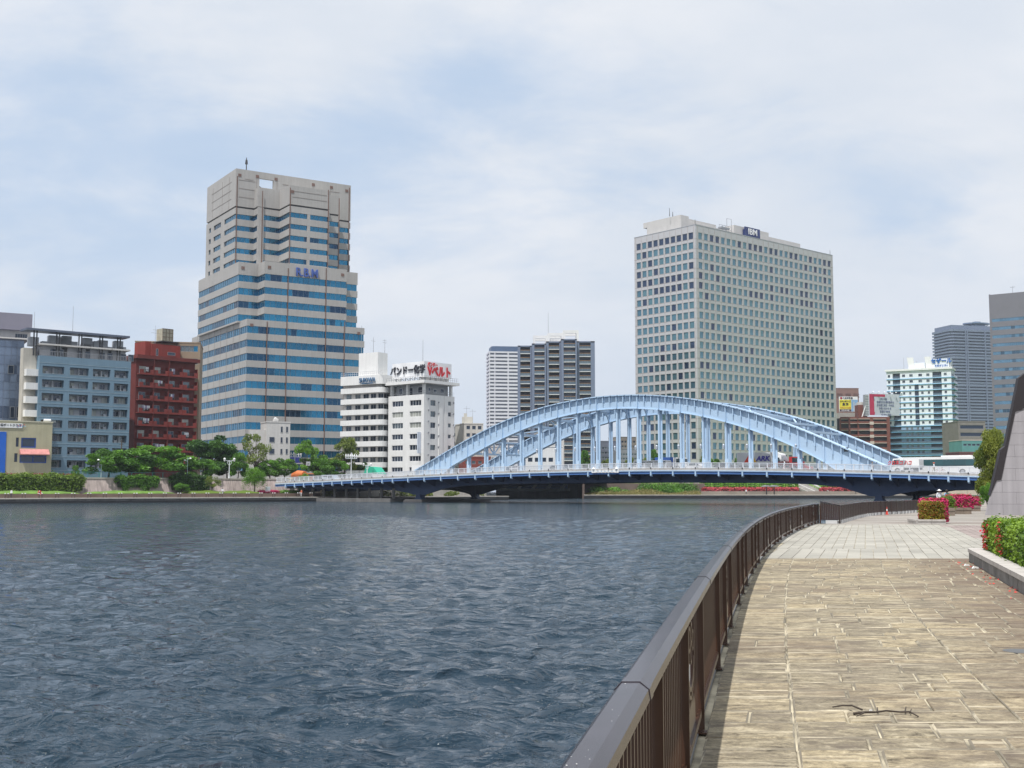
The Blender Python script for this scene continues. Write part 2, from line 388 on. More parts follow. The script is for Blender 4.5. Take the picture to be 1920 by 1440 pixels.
def antenna(b, x, y, z, h, m=0, r=0.06):
    b.tube((x, y, z), (x, y, z + h), r, r * .5, 5, m)
# ================================================================ materials shared
CONC = mat("concrete", (0.42, 0.40, 0.37), 0.85, var=0.15, streak=0.25, scale=0.5)
CONC_D = mat("dark_concrete", (0.16, 0.155, 0.15), 0.85, var=0.25, streak=0.3, scale=0.4)
WET = mat("wet_concrete", (0.022, 0.022, 0.024), 0.5, var=0.3, scale=0.8)
COPING = mat("coping", (0.5, 0.46, 0.4), 0.85, var=0.15, scale=1.0)
WHITE = mat("white_paint", (0.8, 0.8, 0.79), 0.5, var=0.05, streak=0.05)
DARKMETAL = mat("dark_metal", (0.03, 0.03, 0.035), 0.5)
GREYM = mat("grey_metal", (0.32, 0.33, 0.35), 0.45, 0.3)
ASPH = mat("asphalt", (0.06, 0.06, 0.062), 0.9)
EARTH = mat("earth", (0.12, 0.1, 0.07), 0.95, var=0.3, scale=0.6)
# ================================================================ water
WZ = -1.05
def water_material():
    m, nt, N, L, B = nodes("river_water")
    B.inputs['Base Color'].default_value = (0.018, 0.034, 0.042, 1); B.inputs['Roughness'].default_value = 0.07; B.inputs['IOR'].default_value = 1.333
    tc = N.new("ShaderNodeTexCoord")
    def nz(sc, det, mp_, w=0.6, dist=0.0, rid=False):
        mp = N.new("ShaderNodeMapping"); mp.inputs['Scale'].default_value = mp_; mp.inputs['Rotation'].default_value = (0, 0, 0.25); L.new(tc.outputs['Object'], mp.inputs[0])
        t = N.new("ShaderNodeTexNoise"); t.inputs['Scale'].default_value = sc; t.inputs['Detail'].default_value = det; t.inputs['Roughness'].default_value = w; t.inputs['Distortion'].default_value = dist
        if rid: t.noise_type = 'RIDGED_MULTIFRACTAL'; t.inputs['Lacunarity'].default_value = 2.1; t.inputs['Offset'].default_value = 1.0; t.inputs['Gain'].default_value = 1.6
        L.new(mp.outputs[0], t.inputs['Vector']); return t.outputs[0]
    a = nz(5.5, 4, (0.75, 1.0, 1), 0.62, 0.3); b = nz(0.9, 4, (0.6, 1.05, 1), 0.6, 0.5, True); c = nz(0.035, 3, (1, 1.3, 1), 0.5)
    # gusts: rougher and calmer patches of the surface
    g = N.new("ShaderNodeMapRange"); L.new(c, g.inputs[0]); g.inputs[1].default_value = 0.35; g.inputs[2].default_value = 0.65; g.inputs[3].default_value = 0.75; g.inputs[4].default_value = 1.35
    ml = N.new("ShaderNodeMath"); ml.operation = 'MULTIPLY'; L.new(a, ml.inputs[0]); L.new(g.outputs[0], ml.inputs[1])
    b1 = N.new("ShaderNodeBump"); b1.inputs['Strength'].default_value = 1.0; b1.inputs['Distance'].default_value = 0.05; L.new(ml.outputs[0], b1.inputs['Height'])
    b2 = N.new("ShaderNodeBump"); b2.inputs['Strength'].default_value = 1.0; b2.inputs['Distance'].default_value = 0.085; L.new(b, b2.inputs['Height']); L.new(b1.outputs[0], b2.inputs['Normal'])
    L.new(b2.outputs[0], B.inputs['Normal'])
    mx = N.new("ShaderNodeMix"); mx.data_type = 'RGBA'; L.new(c, mx.inputs[0]); mx.inputs[6].default_value = (0.010, 0.026, 0.049, 1); mx.inputs[7].default_value = (0.016, 0.035, 0.046, 1)
    L.new(mx.outputs[2], B.inputs['Base Color'])
    return m
def build_water():
    kr, ka = 0.0052, 0.0018
    r = 3.0 * np.exp(np.arange(0, int(math.log(900 / 3.0) / kr) + 1) * kr); r = np.append(r, [1200])
    th = np.concatenate([np.arange(-math.pi, -0.56, 0.12), np.arange(-0.56, 0.52, ka), np.arange(0.52, math.pi, 0.12)])
    nr, na = len(r), len(th)
    R, T = np.meshgrid(r, th, indexing='ij'); X = R * np.sin(T); Y = R * np.cos(T)
    Z = np.zeros_like(X); step = np.maximum(R * kr, R * ka); rs = np.random.RandomState(3)
    dense = ((T > -0.57) & (T < 0.53))
    for i in range(70):
        lam = 0.20 * (10.5 ** (i / 69.0)); k = 2 * math.pi / lam
        a = math.radians(90 + 14 + rs.normal(0, 42)); amp = 0.0064 * lam ** 0.36 * rs.uniform(0.6, 1.3)
        w = np.clip((lam / step - 2.0) / 2.0, 0, 1) * dense
        ph = k * (X * math.cos(a) + Y * math.sin(a)) + rs.uniform(0, 6.28) + 1.3 * np.sin(X * rs.uniform(.02, .3) / lam ** .5 + rs.uniform(0, 6)) + 1.1 * np.sin(Y * rs.uniform(.02, .25) / lam ** .5 + rs.uniform(0, 6))
        s = np.sin(ph); Z += amp * w * (2 * ((s + 1) / 2) ** 1.7 - 1)
    Z *= 0.8 + 0.35 * np.sin(X * .045 + 1.2 * np.sin(Y * .03)) * np.sin(Y * .055 + np.sin(X * .04))
    co = np.stack([X, Y, Z + WZ], -1).reshape(-1, 3)
    i = np.arange(nr - 1)[:, None] * na; j = np.arange(na - 1)[None, :]
    a = (i + j).ravel(); q = np.stack([a, a + na, a + na + 1, a + 1], -1)
    me = np_mesh("river", co, q[:, ::-1] if False else q, water_material(), smooth=True)
    me.flip_normals() if me.polygons[0].normal.z < 0 else None
    link("river", me, kind="structure")
build_water()
# ================================================================ railing line of the near promenade
BP = [gp(x, y) for x, y in ((1311.5, 1374), (1341, 1251), (1368, 1173), (1387, 1123.6), (1404, 1082.5), (1433.5, 1043), (1448.3, 1023), (1470, 1008), (1492, 996.3), (1512.7, 987.4), (1534.5, 980.5))]
_d0 = (BP[1] - BP[0]).normalized(); _sl = 0.208
BP = [Vector((BP[0].x - _sl * (BP[0].y + 2), -2, 0)), Vector((BP[0].x - _sl * (BP[0].y - 2.5), 2.5, 0))] + BP
def smooth(P, n=6):
    out = []
    for i in range(len(P) - 1):
        p0 = P[max(i - 1, 0)]; p1 = P[i]; p2 = P[i + 1]; p3 = P[min(i + 2, len(P) - 1)]
        for k in range(n):
            t = k / n; out.append(0.5 * ((2 * p1) + (p2 - p0) * t + (2 * p0 - 5 * p1 + 4 * p2 - p3) * t * t + (3 * p1 - p0 - 3 * p2 + p3) * t ** 3))
    out.append(P[-1]); return out
_Y = np.array([p.y for p in BP]); _X = np.array([p.x for p in BP])
_c = np.polyfit(_Y, _X, 4, w=np.array([1, 1] + [3] * (len(BP) - 2)))
def railX(Y): return float(np.polyval(_c, Y))
Y_END1 = BP[-1].y
R1 = [Vector((railX(y), y, 0)) for y in np.arange(-2, Y_END1, 0.5)] + [Vector((railX(Y_END1), Y_END1, 0))]
R2P = [gp(x, y) for x, y in ((1538.4, 981.5), (1574, 981.9), (1588, 977.5), (1617.6, 969.6), (1647.3, 965.6), (1689, 963.3), (1720.6, 960.7), (1790, 956.5))]
R2 = R2P[:2] + smooth(R2P[1:], 4)[1:]
class Curve:
    def __init__(s, pts):
        s.p = pts; s.s = [0.0]
        for a, b in zip(pts, pts[1:]): s.s.append(s.s[-1] + (b - a).length)
        s.L = s.s[-1]
    def at(s, t):
        t = min(max(t, 0), s.L); i = min(int(np.searchsorted(s.s, t, 'right')) - 1, len(s.p) - 2)
        return s.p[i].lerp(s.p[i + 1], (t - s.s[i]) / max(s.s[i + 1] - s.s[i], 1e-6))
    def tan(s, t): return (s.at(t + .05) - s.at(t - .05)).normalized()
    def near_y(s, y):
        return float(np.interp(y, [p.y for p in s.p], s.s))
C1 = Curve(R1); C2 = Curve(R2)
def sweep(mb, cv, prof, t0, t1, dt, zf=lambda t: 0.0, m=0):
    n = max(1, int((t1 - t0) / dt)); k0 = len(mb.v); K = len(prof)
    for i in range(n + 1):
        t = t0 + (t1 - t0) * i / n; p = cv.at(t); d = cv.tan(t); r = Vector((d.y, -d.x, 0))
        for (a, z) in prof: q = p + r * a; mb.v.append((q.x, q.y, z + zf(t)))
    for i in range(n):
        for j in range(K):
            a = k0 + i * K + j; b = k0 + i * K + (j + 1) % K; mb.f.append((a, b, b + K, a + K)); mb.m.append(m); mb.r.append(.5)
    mb.f.append(tuple(k0 + j for j in range(K))[::-1]); mb.f.append(tuple(k0 + n * K + j for j in range(K))); mb.m += [m, m]; mb.r += [.5, .5]
BRONZE = mat("bronze_paint", (0.055, 0.025, 0.014), 0.32, 0.0, var=0.12, scale=3, spec=0.6, rnd=0.12)
BRONZE_CAP = mat("bronze_cap", (0.026, 0.020, 0.026), 0.24, 0.0, var=0.25, scale=4, spec=0.45, coat=0.0, dirt=((0.2, 0.17, 0.15), 9.0, 0.66, 0.5))
RH = 1.0
def railing_near():
    t = thing("railing", "curved dark bronze railing with a wide polished handrail running along the water beside the paving", "railing", (0, 0, 0))
    b = MB(); prof = [(-.062, .952), (-.066, .985), (-.045, 1.012), (.03, 1.016), (.052, .998), (.058, .962), (.05, .946), (-.05, .946)]
    prof = [(-.064, .955), (-.068, .985), (-.040, 1.014), (.022, 1.016), (.054, .992), (.060, .958), (.048, .944), (-.05, .944)]
    sweep(b, C1, prof, 0, C1.L, 0.25); b.build("handrail", BRONZE_CAP, t)
    for tj in np.arange(1.2, C1.L, 5.2):
        b = MB(); sweep(b, C1, [(x * 1.05, .98 + (z - .98) * 1.08) for x, z in prof], tj, tj + .09, .09); b.build("joint_sleeve", BRONZE_CAP, t)
    d = bpy.data.objects[-1] if False else None
    b = MB(); sweep(b, C1, [(-.02, .12), (-.02, .165), (.028, .165), (.028, .12)], 0, C1.L, .5); b.build("bottom_rail", BRONZE, t)
    b = MB(); sweep(b, C1, [(-.015, .90), (-.015, .93), (.015, .93), (.015, .90)], 0, C1.L, .5); b.build("upper_rail", BRONZE, t)
    t8 = C1.near_y(BP[2].y); cyc = [("bars", 3.0), ("bars", 1.8), ("panel", 1.7)]
    bays = []; u = t8; k = 0
    while u < C1.L - .3:
        kind, L = cyc[k % 3]; e = min(u + L, C1.L - .05); bays.append((kind if e - u > 1.5 else "bars", u, e)); u = e; k += 1
    u = t8; k = 2
    while u > 0.3:
        kind, L = cyc[k % 3]; e = max(u - L, 0.02); bays.append((kind if u - e > 1.5 else "bars", e, u)); u = e; k -= 1
    bays.sort(key=lambda x: x[1])
    pb = MB(); pb.box(-.013, .013, -.045, .05, 0.012, .95)
    pb.box(-.05, .05, -.06, .06, 0, .012)
    pb.extr([(0.045, .012), (.1, .012), (.045, .12)], (0, 1, 0), (0, 0, 1), (-.006, 0, 0), (.012, 0, 0))
    for sx in (-.033, .033):
        for sy in (-.045, .085): pb.tube((sx, sy * .8, .012), (sx, sy * .8, .03), .009, .007, 6)
    pm = pb.mesh("post", BRONZE)
    bm = MB(); bm.box(-.011, .011, -.007, .007, .165, .905); bmesh_ = bm.mesh("baluster", BRONZE)
    nb = 0; rest = MB()
    for (kind, a, e) in bays:
        for tt in ((a, e) if (kind, a, e) == bays[-1] else (a,)):
            p = C1.at(tt); d = C1.tan(tt); link("post", pm, t, p, math.atan2(d.y, d.x))
        L = e - a
        if kind == "panel":
            w = .8; mid = (a + e) / 2; p = C1.at(mid); dd = C1.tan(mid); emblem(t, p, math.atan2(dd.y, dd.x), w); segs = [(a, mid - w / 2 - .03), (mid + w / 2 + .03, e)]
        else: segs = [(a, e)]
        for (q0, q1) in segs:
            n = int((q1 - q0) / .115)
            for i in range(1, n):
                tt = q0 + (q1 - q0) * i / n; p = C1.at(tt); dd = C1.tan(tt); an = math.atan2(dd.y, dd.x)
                if nb < 300 and p.y > 1: link("baluster", bmesh_, t, p, an); nb += 1
                else:
                    c, s_ = Vector((dd.x, dd.y, 0)), Vector((-dd.y, dd.x, 0)); rest.obox(p + Vector((0, 0, .535)), c * .011, s_ * .007, (0, 0, .37))
    rest.build("baluster", BRONZE, t, kind="stuff")
    # droppings and lichen flecks on the cap
    dp = MB()
    for i in range(34):
        tt = C1.near_y(random.choice([random.uniform(2.2, 3.2), random.uniform(2.2, 3.2), random.uniform(3.4, 4.6), random.uniform(2, 14)])); p = C1.at(tt); d = C1.tan(tt); r_ = Vector((d.y, -d.x, 0))
        q = p + r_ * random.uniform(-.04, .025); s_ = random.choice([.001, .0015, .002, .003]); z = 1.017
        dp.face([(q.x + s_ * math.cos(a) * random.uniform(.6, 1.6), q.y + s_ * math.sin(a) * random.uniform(.6, 1.9), z) for a in np.arange(0, 6.2, .9)])
    dp.build("bird_dropping", mat("dropping", (0.75, 0.74, 0.7), .8), t, kind="stuff")
def emblem(parent, p, rz, w):
    """cast panel: a boat on waves cut out of plate, between two uprights"""
    b = MB(); W2 = w / 2; Y0, Y1 = -.008, .008
    b.box(-W2, -W2 + .03, Y0, Y1, .165, .9); b.box(W2 - .03, W2, Y0, Y1, .165, .9)
    def ring(cx, cz, r0, r1, a0=0, a1=360, n=20, sz=1.0):
        for i in range(n):
            q = [math.radians(a0 + (a1 - a0) * (i + k) / n) for k in (0, 1)]
            o = [(cx + r * math.cos(a), cz + sz * r * math.sin(a)) for r, a in ((r0, q[0]), (r1, q[0]), (r1, q[1]), (r0, q[1]))]
            b.extr(o, (1, 0, 0), (0, 0, 1), (0, Y0, 0), (0, Y1 - Y0, 0))
    ring(-.12, .76, .06, .085); ring(.07, .78, .05, .075); ring(.22, .72, .05, .07); ring(-.24, .66, .045, .065); ring(0.02, .66, .05, .07)
    ring(0, .70, .29, .325, 200, 340, 20, .85); ring(0, .63, .29, .32, 205, 335, 20, .8)
    for i in range(9):
        x = -.26 + i * .065; b.box(x - .006, x + .006, Y0, Y1, .38 + .5 * x * x, .44 + .9 * x * x)
    pr = [(-W2 + .03, .165), (W2 - .03, .165), (W2 - .03, .30)] + [(x, .30 + (.07 if i % 2 else .0) + .03 * math.cos(x * 5)) for i, x in enumerate(np.linspace(W2 - .06, -W2 + .06, 13))] + [(-W2 + .03, .30)]
    b.extr(pr[::-1], (1, 0, 0), (0, 0, 1), (0, Y0, 0), (0, Y1 - Y0, 0))
    b.build("cast_panel", BRONZE, parent, loc=p, rz=rz)
railing_near()
def railing_far():
    t = thing("railing", "lower dark brown railing on small concrete blocks, beyond the end of the curved one", "railing", (0, 0, 0))
    DB = mat("brown_bars", (0.045, 0.028, 0.026), .4, spec=.4)
    j0 = R2P[1]; sj = C2.near_y(60) if False else (R2P[1] - R2P[0]).length
    zt = lambda s: .90 + .2 * max(0, 1 - s / sj)
    b = MB(); sweep(b, C2, [(-.04, -.02), (-.04, .02), (.04, .02), (.04, -.02)], 0, C2.L, .5, zt); b.build("handrail", BRONZE_CAP, t)
    b = MB(); sweep(b, C2, [(-.02, .18), (-.02, .22), (.02, .22), (.02, .18)], 0, C2.L, .5); b.build("bottom_rail", DB, t)
    s = 0; rest = MB(); pb = MB(); pb.box(-.03, .03, -.03, .03, .0, .89); pm = pb.mesh("post", BRONZE)
    bb = MB(); bb.box(-.28, .28, -.1, .12, 0, .16); bmm = bb.mesh("base_block", mat("foot_block", (.5, .5, .5), .8, rnd=.2))
    k = 0
    while s < C2.L:
        p = C2.at(s); d = C2.tan(s); rz = math.atan2(d.y, d.x); link("post", pm, t, p, rz); link("base_block", bmm, t, C2.at(s + .55) if s + .55 < C2.L else p, rz); s += 1.1
    s = .05
    while s < C2.L:
        p = C2.at(s); d = C2.tan(s); z1 = zt(s) - .03; rest.obox(p + Vector((0, 0, (.2 + z1) / 2)), Vector((d.x, d.y, 0)) * (.036 if s < sj else .028), Vector((-d.y, d.x, 0)) * .012, (0, 0, (z1 - .2) / 2)); s += .085
    rest.build("baluster", DB, t, kind="stuff")
    g = thing("traffic_cone", "small red and white cone at the foot of the low brown railing", "cone", tuple(C2.at(24.0) + Vector((0.1, -.15, 0)))); g.scale = (.6, .6, .75)
    b = MB(); b.box(-.18, .18, -.18, .18, 0, .03); b.build("base", mat("cone_red", (.6, .06, .04), .5), g)
    b = MB(); b.tube((0, 0, .03), (0, 0, .35), .13, .08, 12, 0); b.tube((0, 0, .351), (0, 0, .5), .08, .055, 12, 1); b.tube((0, 0, .501), (0, 0, .72), .055, .02, 12, 0); b.build("body", [mat("cone_red", (.6, .06, .04), .5), WHITE], g)
railing_far()
# ================================================================ near quay and promenade
EDGE = [p + Vector((-.28, 0, 0)) for p in R1] + [p + Vector((-.1, .3, 0)) for p in R2] + [Vector((75, 190, 0)), Vector((92, 250, 0)), Vector((110, 268, 0)), Vector((700, 290, 0))]
PLX = lambda Y: 10.8 + (Y - 28.0) * (10.8 - 8.1) / 9.4      # river side edge of the long planter
def slab_material():
    m, nt, N, L, B = nodes("sandstone_paving")
    tc = N.new("ShaderNodeTexCoord"); at_ = N.new("ShaderNodeAttribute"); at_.attribute_name = "rnd"
    off = N.new("ShaderNodeVectorMath"); off.operation = 'SCALE'; off.inputs[0].default_value = (37, 91, 13); L.new(at_.outputs['Fac'], off.inputs['Scale'])
    ad = N.new("ShaderNodeVectorMath"); L.new(tc.outputs['Object'], ad.inputs[0]); L.new(off.outputs[0], ad.inputs[1])
    def nz(src, sc, det, mp_, w=.6, dist=0.0):
        mp = N.new("ShaderNodeMapping"); mp.inputs['Scale'].default_value = mp_; L.new(src, mp.inputs[0])
        t = N.new("ShaderNodeTexNoise"); t.inputs['Scale'].default_value = sc; t.inputs['Detail'].default_value = det; t.inputs['Roughness'].default_value = w; t.inputs['Distortion'].default_value = dist
        L.new(mp.outputs[0], t.inputs['Vector']); return t.outputs[0]
    def ramp(src, st):
        r = N.new("ShaderNodeValToRGB"); L.new(src, r.inputs[0]); e = r.color_ramp.elements
        e[0].position, e[0].color = st[0][0], (*st[0][1], 1); e[1].position, e[1].color = st[-1][0], (*st[-1][1], 1)
        for p_, c_ in st[1:-1]: x = e.new(p_); x.color = (*c_, 1)
        return r.outputs[0]
    def mix(f, a, b, mode='MIX', k=None):
        x = N.new("ShaderNodeMix"); x.data_type = 'RGBA'; x.blend_type = mode
        if k is None: L.new(f, x.inputs[0])
        else: x.inputs[0].default_value = k
        for q, i in ((a, 6), (b, 7)):
            if isinstance(q, tuple): x.inputs[i].default_value = (*q, 1)
            else: L.new(q, x.inputs[i])
        return x.outputs[2]
    def mr(src, a, b, lo=0, hi=1):
        r = N.new("ShaderNodeMapRange"); L.new(src, r.inputs[0]); r.inputs[1].default_value = a; r.inputs[2].default_value = b; r.inputs[3].default_value = lo; r.inputs[4].default_value = hi; return r.outputs[0]
    grain = nz(ad.outputs[0], 3.4, 9, (.8, 1.9, 1), .74, 1.0)
    iso = nz(ad.outputs[0], 8.0, 9, (1, 1.15, 1), .75, .6); av = N.new("ShaderNodeMath"); av.operation = 'MULTIPLY_ADD'; L.new(grain, av.inputs[0]); av.inputs[1].default_value = .5
    hf = N.new("ShaderNodeMath"); hf.operation = 'MULTIPLY'; L.new(iso, hf.inputs[0]); hf.inputs[1].default_value = .5; L.new(hf.outputs[0], av.inputs[2]); grain = av.outputs[0]
    col = ramp(grain, [(.39, (.10, .083, .058)), (.455, (.235, .20, .14)), (.525, (.345, .295, .205)), (.60, (.52, .455, .33))])
    wn = N.new("ShaderNodeTexWhiteNoise"); wn.noise_dimensions = '1D'; L.new(at_.outputs['Fac'], wn.inputs['W'])
    col = mix(None, col, ramp(wn.outputs[0], [(0, (.66, .65, .65)), (.35, (.78, .77, .75)), (.7, (.90, .87, .82)), (1, (1.04, 1.0, .92))]), 'MULTIPLY', .95)
    speck = nz(tc.outputs['Object'], 34, 5, (1, 1, 1), .8)
    col = mix(None, col, ramp(speck, [(.3, (.5, .5, .5)), (.5, (1, 1, 1)), (.72, (1.35, 1.32, 1.25))]), 'MULTIPLY', .8)
    st = nz(tc.outputs['Object'], .33, 7, (1, 1.3, 1), .62); col = mix(mr(st, .50, .64, 0, .6), col, (.16, .115, .08))
    s2 = nz(tc.outputs['Object'], 1.9, 8, (.8, 1.6, 1), .7); col = mix(mr(s2, .50, .64, 0, .8), col, (.13, .105, .08)); s3 = nz(tc.outputs['Object'], 5.5, 6, (1, 1, 1), .7); col = mix(mr(s3, .62, .74, 0, .6), col, (.10, .085, .07))
    pale = nz(ad.outputs[0], 1.1, 6, (.6, 9, 1), .6, .5); col = mix(mr(pale, .56, .68, 0, .7), col, (.56, .49, .36))
    # soil washed out beside the planter
    sx = N.new("ShaderNodeSeparateXYZ"); L.new(tc.outputs['Object'], sx.inputs[0])
    ln = N.new("ShaderNodeMath"); ln.operation = 'MULTIPLY_ADD'; L.new(sx.outputs[1], ln.inputs[0]); ln.inputs[1].default_value = -.287; L.new(sx.outputs[0], ln.inputs[2])
    e2 = N.new("ShaderNodeMath"); L.new(ln.outputs[0], e2.inputs[0]); L.new(mr(nz(tc.outputs['Object'], .9, 5, (1, 1, 1)), .3, .7, -.6, .6), e2.inputs[1])
    col = mix(mr(e2.outputs[0], .7, 2.9, 0, .78), col, (.12, .082, .062))
    L.new(col, B.inputs['Base Color']); B.inputs['Roughness'].default_value = .82; B.inputs['Specular IOR Level'].default_value = .3
    h = N.new("ShaderNodeMath"); h.operation = 'MULTIPLY_ADD'; L.new(speck, h.inputs[0]); h.inputs[1].default_value = .3; L.new(grain, h.inputs[2])
    bp = N.new("ShaderNodeBump"); bp.inputs['Strength'].default_value = .7; bp.inputs['Distance'].default_value = .018; L.new(h.outputs[0], bp.inputs['Height']); L.new(bp.outputs[0], B.inputs['Normal'])
    return m
SLAB = slab_material()
MORTAR = mat("mortar", (0.40, 0.35, 0.25), .95, var=.45, scale=2.2, dirt=((.08, .07, .05), .8, .47, .85))
SMEAR = mat("mortar_smear", (.37, .325, .24), .9, var=.5, scale=3.5, dirt=((.19, .165, .125), 1.3, .40, .95))
TILE = mat("pale_tile", (0.325, 0.308, 0.265), .8, var=.16, scale=.5, rnd=.10)
TILE2 = mat("pink_tile", (0.27, 0.22, 0.2), .85, var=.15, scale=.5, rnd=.14)
def slab(b, x00, x10, x01, x11, y0, y1, g=.008, ch=.006, z=0.0, m=0, r=.5, me_=None):
    """quad slab: lower edge x00..x10 at y0, upper edge x01..x11 at y1, chamfered, small uneven tilt"""
    t = [random.uniform(-.0025, .0025) for _ in range(4)]; n = len(b.v); j = lambda: random.uniform(-.003, .003)
    gy = g * (1.7 if me_ is not None else 1)
    P = [(x00 + g + j(), y0 + gy + j()), (x10 - g + j(), y0 + gy + j()), (x11 - g + j(), y1 - gy + j()), (x01 + g + j(), y1 - gy + j())]
    cx = sum(p[0] for p in P) / 4; cy = (y0 + y1) / 2
    b.v += [(p[0], p[1], z - .03) for p in P] + [(p[0], p[1], z + t[i] - ch) for i, p in enumerate(P)]
    b.v += [(p[0] + math.copysign(ch, cx - p[0]), p[1] + math.copysign(ch, cy - p[1]), z + t[i]) for i, p in enumerate(P)]
    for i in range(4):
        k = (i + 1) % 4; b.f.append((n + i, n + k, n + 4 + k, n + 4 + i)); b.f.append((n + 4 + i, n + 4 + k, n + 8 + k, n + 8 + i)); b.m += [m, me_ if me_ is not None and random.random() < .8 else m]
    b.f.append((n + 8, n + 9, n + 10, n + 11)); b.m += [m]; b.r += [r] * 9
def promenade():
    b = MB()
    poly = [(p.x, p.y) for p in EDGE] + [(700, -60), (EDGE[0].x - 8, -60)]
    b.face([(x, y, -.014) for x, y in poly][::-1]); 
    root = b.build("promenade", MORTAR, kind="structure")
    if root.data.polygons[0].normal.z < 0: root.data.flip_normals()
    # quay wall under the edge
    w = MB(); EE = [Vector((EDGE[0].x - 8, -60, 0))] + EDGE
    for a, c in zip(EE, EE[1:]):
        w.face([(a.x, a.y, -2.5), (c.x, c.y, -2.5), (c.x, c.y, -.02), (a.x, a.y, -.02)])
    w.build("quay_wall", CONC_D, root)
    cb = MB(); cv = Curve([p + Vector((.12, 0, 0)) for p in EDGE[:len(R1)]]); sweep(cb, cv, [(-.13, -.2), (-.13, .005), (.16, .005), (.16, -.2)], 0, cv.L, .5); cb.build("coping", CONC_D, root)
    # joint lines that follow the railing
    def fit(pts, deg=2):
        q = [gp(x, y) for x, y in pts]; return np.polyfit([p.y for p in q], [p.x for p in q], deg)
    j1 = fit(((1491, 1040), (1473.6, 1120.5), (1470.8, 1151), (1475, 1195.5), (1480.5, 1290), (1496, 1401)), 3)
    j2 = fit(((1650, 1048), (1747, 1187), (1855, 1295), (1919, 1354)), 2)
    def JX(k, y):
        if k == 0: return railX(y) + .05
        if k == 1: return float(np.polyval(j1, max(y, 7.0))) + (min(y, 7.0) - 7.0) * .22
        g = float(np.polyval(j2, max(y, 8.0))) + (min(y, 8.0) - 8) * .24
        return g + (k - 2) * 1.75
    y = 4.0; YE = gp(960, 1047).y; cnt = 0; rest = MB(); ks = {}
    while y < YE - .05:
        h = random.uniform(.30, .58) if y < 15 else random.uniform(.42, .75)
        y1 = min(y + h, YE)
        if YE - y1 < .15: y1 = YE
        xmax = .452 * (y + .5) + 1.2
        for k in range(0, 6):
            xa, xb = JX(k, y), JX(k + 1, y)
            if xa > xmax: break
            off0 = 0.03 if k else 0.0
            W = xb - xa; parts = [0.0]; t = random.uniform(.28, .7)
            while t < W - .22: parts.append(t / W); t += random.choice([.28, .36, .42, .5, .58, .72]) * random.uniform(.9, 1.1)
            parts.append(1.0)
            for f0, f1 in zip(parts, parts[1:]):
                a0 = xa + W * f0; a1 = xa + W * f1; W1 = JX(k + 1, y1) - JX(k, y1); c0 = JX(k, y1) + W1 * f0; c1 = JX(k, y1) + W1 * f1
                lim = PLX(y) if y > 16 else 99
                if a0 > lim: continue
                r = random.random()
                if cnt < 300 and (y + y1) / 2 > 5.5:
                    sb = MB(); slab(sb, a0, a1, c0, c1, y, y1, g=random.uniform(.003, .009), ch=random.uniform(.008, .022), r=r, me_=1); sb.build("paving_stone", [SLAB, SMEAR], root); cnt += 1
                else: slab(rest, a0, a1, c0, c1, y, y1, g=random.uniform(.005, .012), ch=random.uniform(.006, .02), r=r, me_=1)
        y = y1
    rest.build("paving_stone", [SLAB, SMEAR], root, kind="stuff")
    # pale tiles, first one row of long ones
    pt = MB(); Y0 = YE; Y1 = gp(960, 1029).y; Y2 = gp(960, 983.6).y; dirx = .30
    x = railX(Y0) - 3
    while x < 16:
        xx = x - 0; slab(pt, xx, xx + .34, xx + (Y1 - Y0) * dirx * .5, xx + .34 + (Y1 - Y0) * dirx * .5, Y0, (Y0 + Y1) / 2, g=.008, m=0, r=random.random())
        slab(pt, xx + (Y1 - Y0) * dirx * .5, xx + .34 + (Y1 - Y0) * dirx * .5, xx + (Y1 - Y0) * dirx, xx + .34 + (Y1 - Y0) * dirx, (Y0 + Y1) / 2, Y1, g=.008, m=0, r=random.random()); x += .34
    w = .32
    yy = Y1
    while yy < Y2:
        x = railX(min(yy, Y_END1)) - .1 - ((railX(min(yy, Y_END1)) - (yy - Y1) * dirx) % w); hh = .62
        while x < 22 + (yy - Y1) * .2:
            pink = (x > 12.6 + (yy - 38) * .29 + 2.4) and 41 < yy < 56
            o = (w * .0); slab(pt, x + o, x + w + o, x + o + hh * dirx, x + w + o + hh * dirx, yy, yy + hh, g=.008, m=1 if pink else 0, r=random.random()); x += w
        yy += hh
    # trim whatever lies beyond the quay
    keep = MB()
    for f, m_, r_ in zip(pt.f, pt.m, pt.r):
        c = [pt.v[i] for i in f]; cx = sum(p[0] for p in c) / len(c); cy = sum(p[1] for p in c) / len(c)
        if cx > railX(min(cy, Y_END1)) + .1 and cy < Y2: keep.face(c, m_, r_)
    keep.build("paving_tile", [TILE, TILE2], root, kind="stuff")
    g = MB(); g.face([(railX(Y_END1) - .2, Y2, -.004), (120, Y2, -.004), (140, 250, -.004), (95, 250, -.004), (76, 190, -.004)] + [(p.x + .1, p.y + .2, -.004) for p in reversed(R2)])
    o = g.build("far_paving", mat("grey_paving", (.27, .245, .215), .85, var=.2, scale=.25, dirt=((.17, .13, .11), .12, .5, .6)), root)
    mh = MB(); p = gp(1912, 1221)
    mh.tube((p.x, p.y, -.01), (p.x, p.y, .004), .17, .17, 24); mh.build("drain_cover", mat("iron", (.1, .1, .1), .6), root)
promenade()
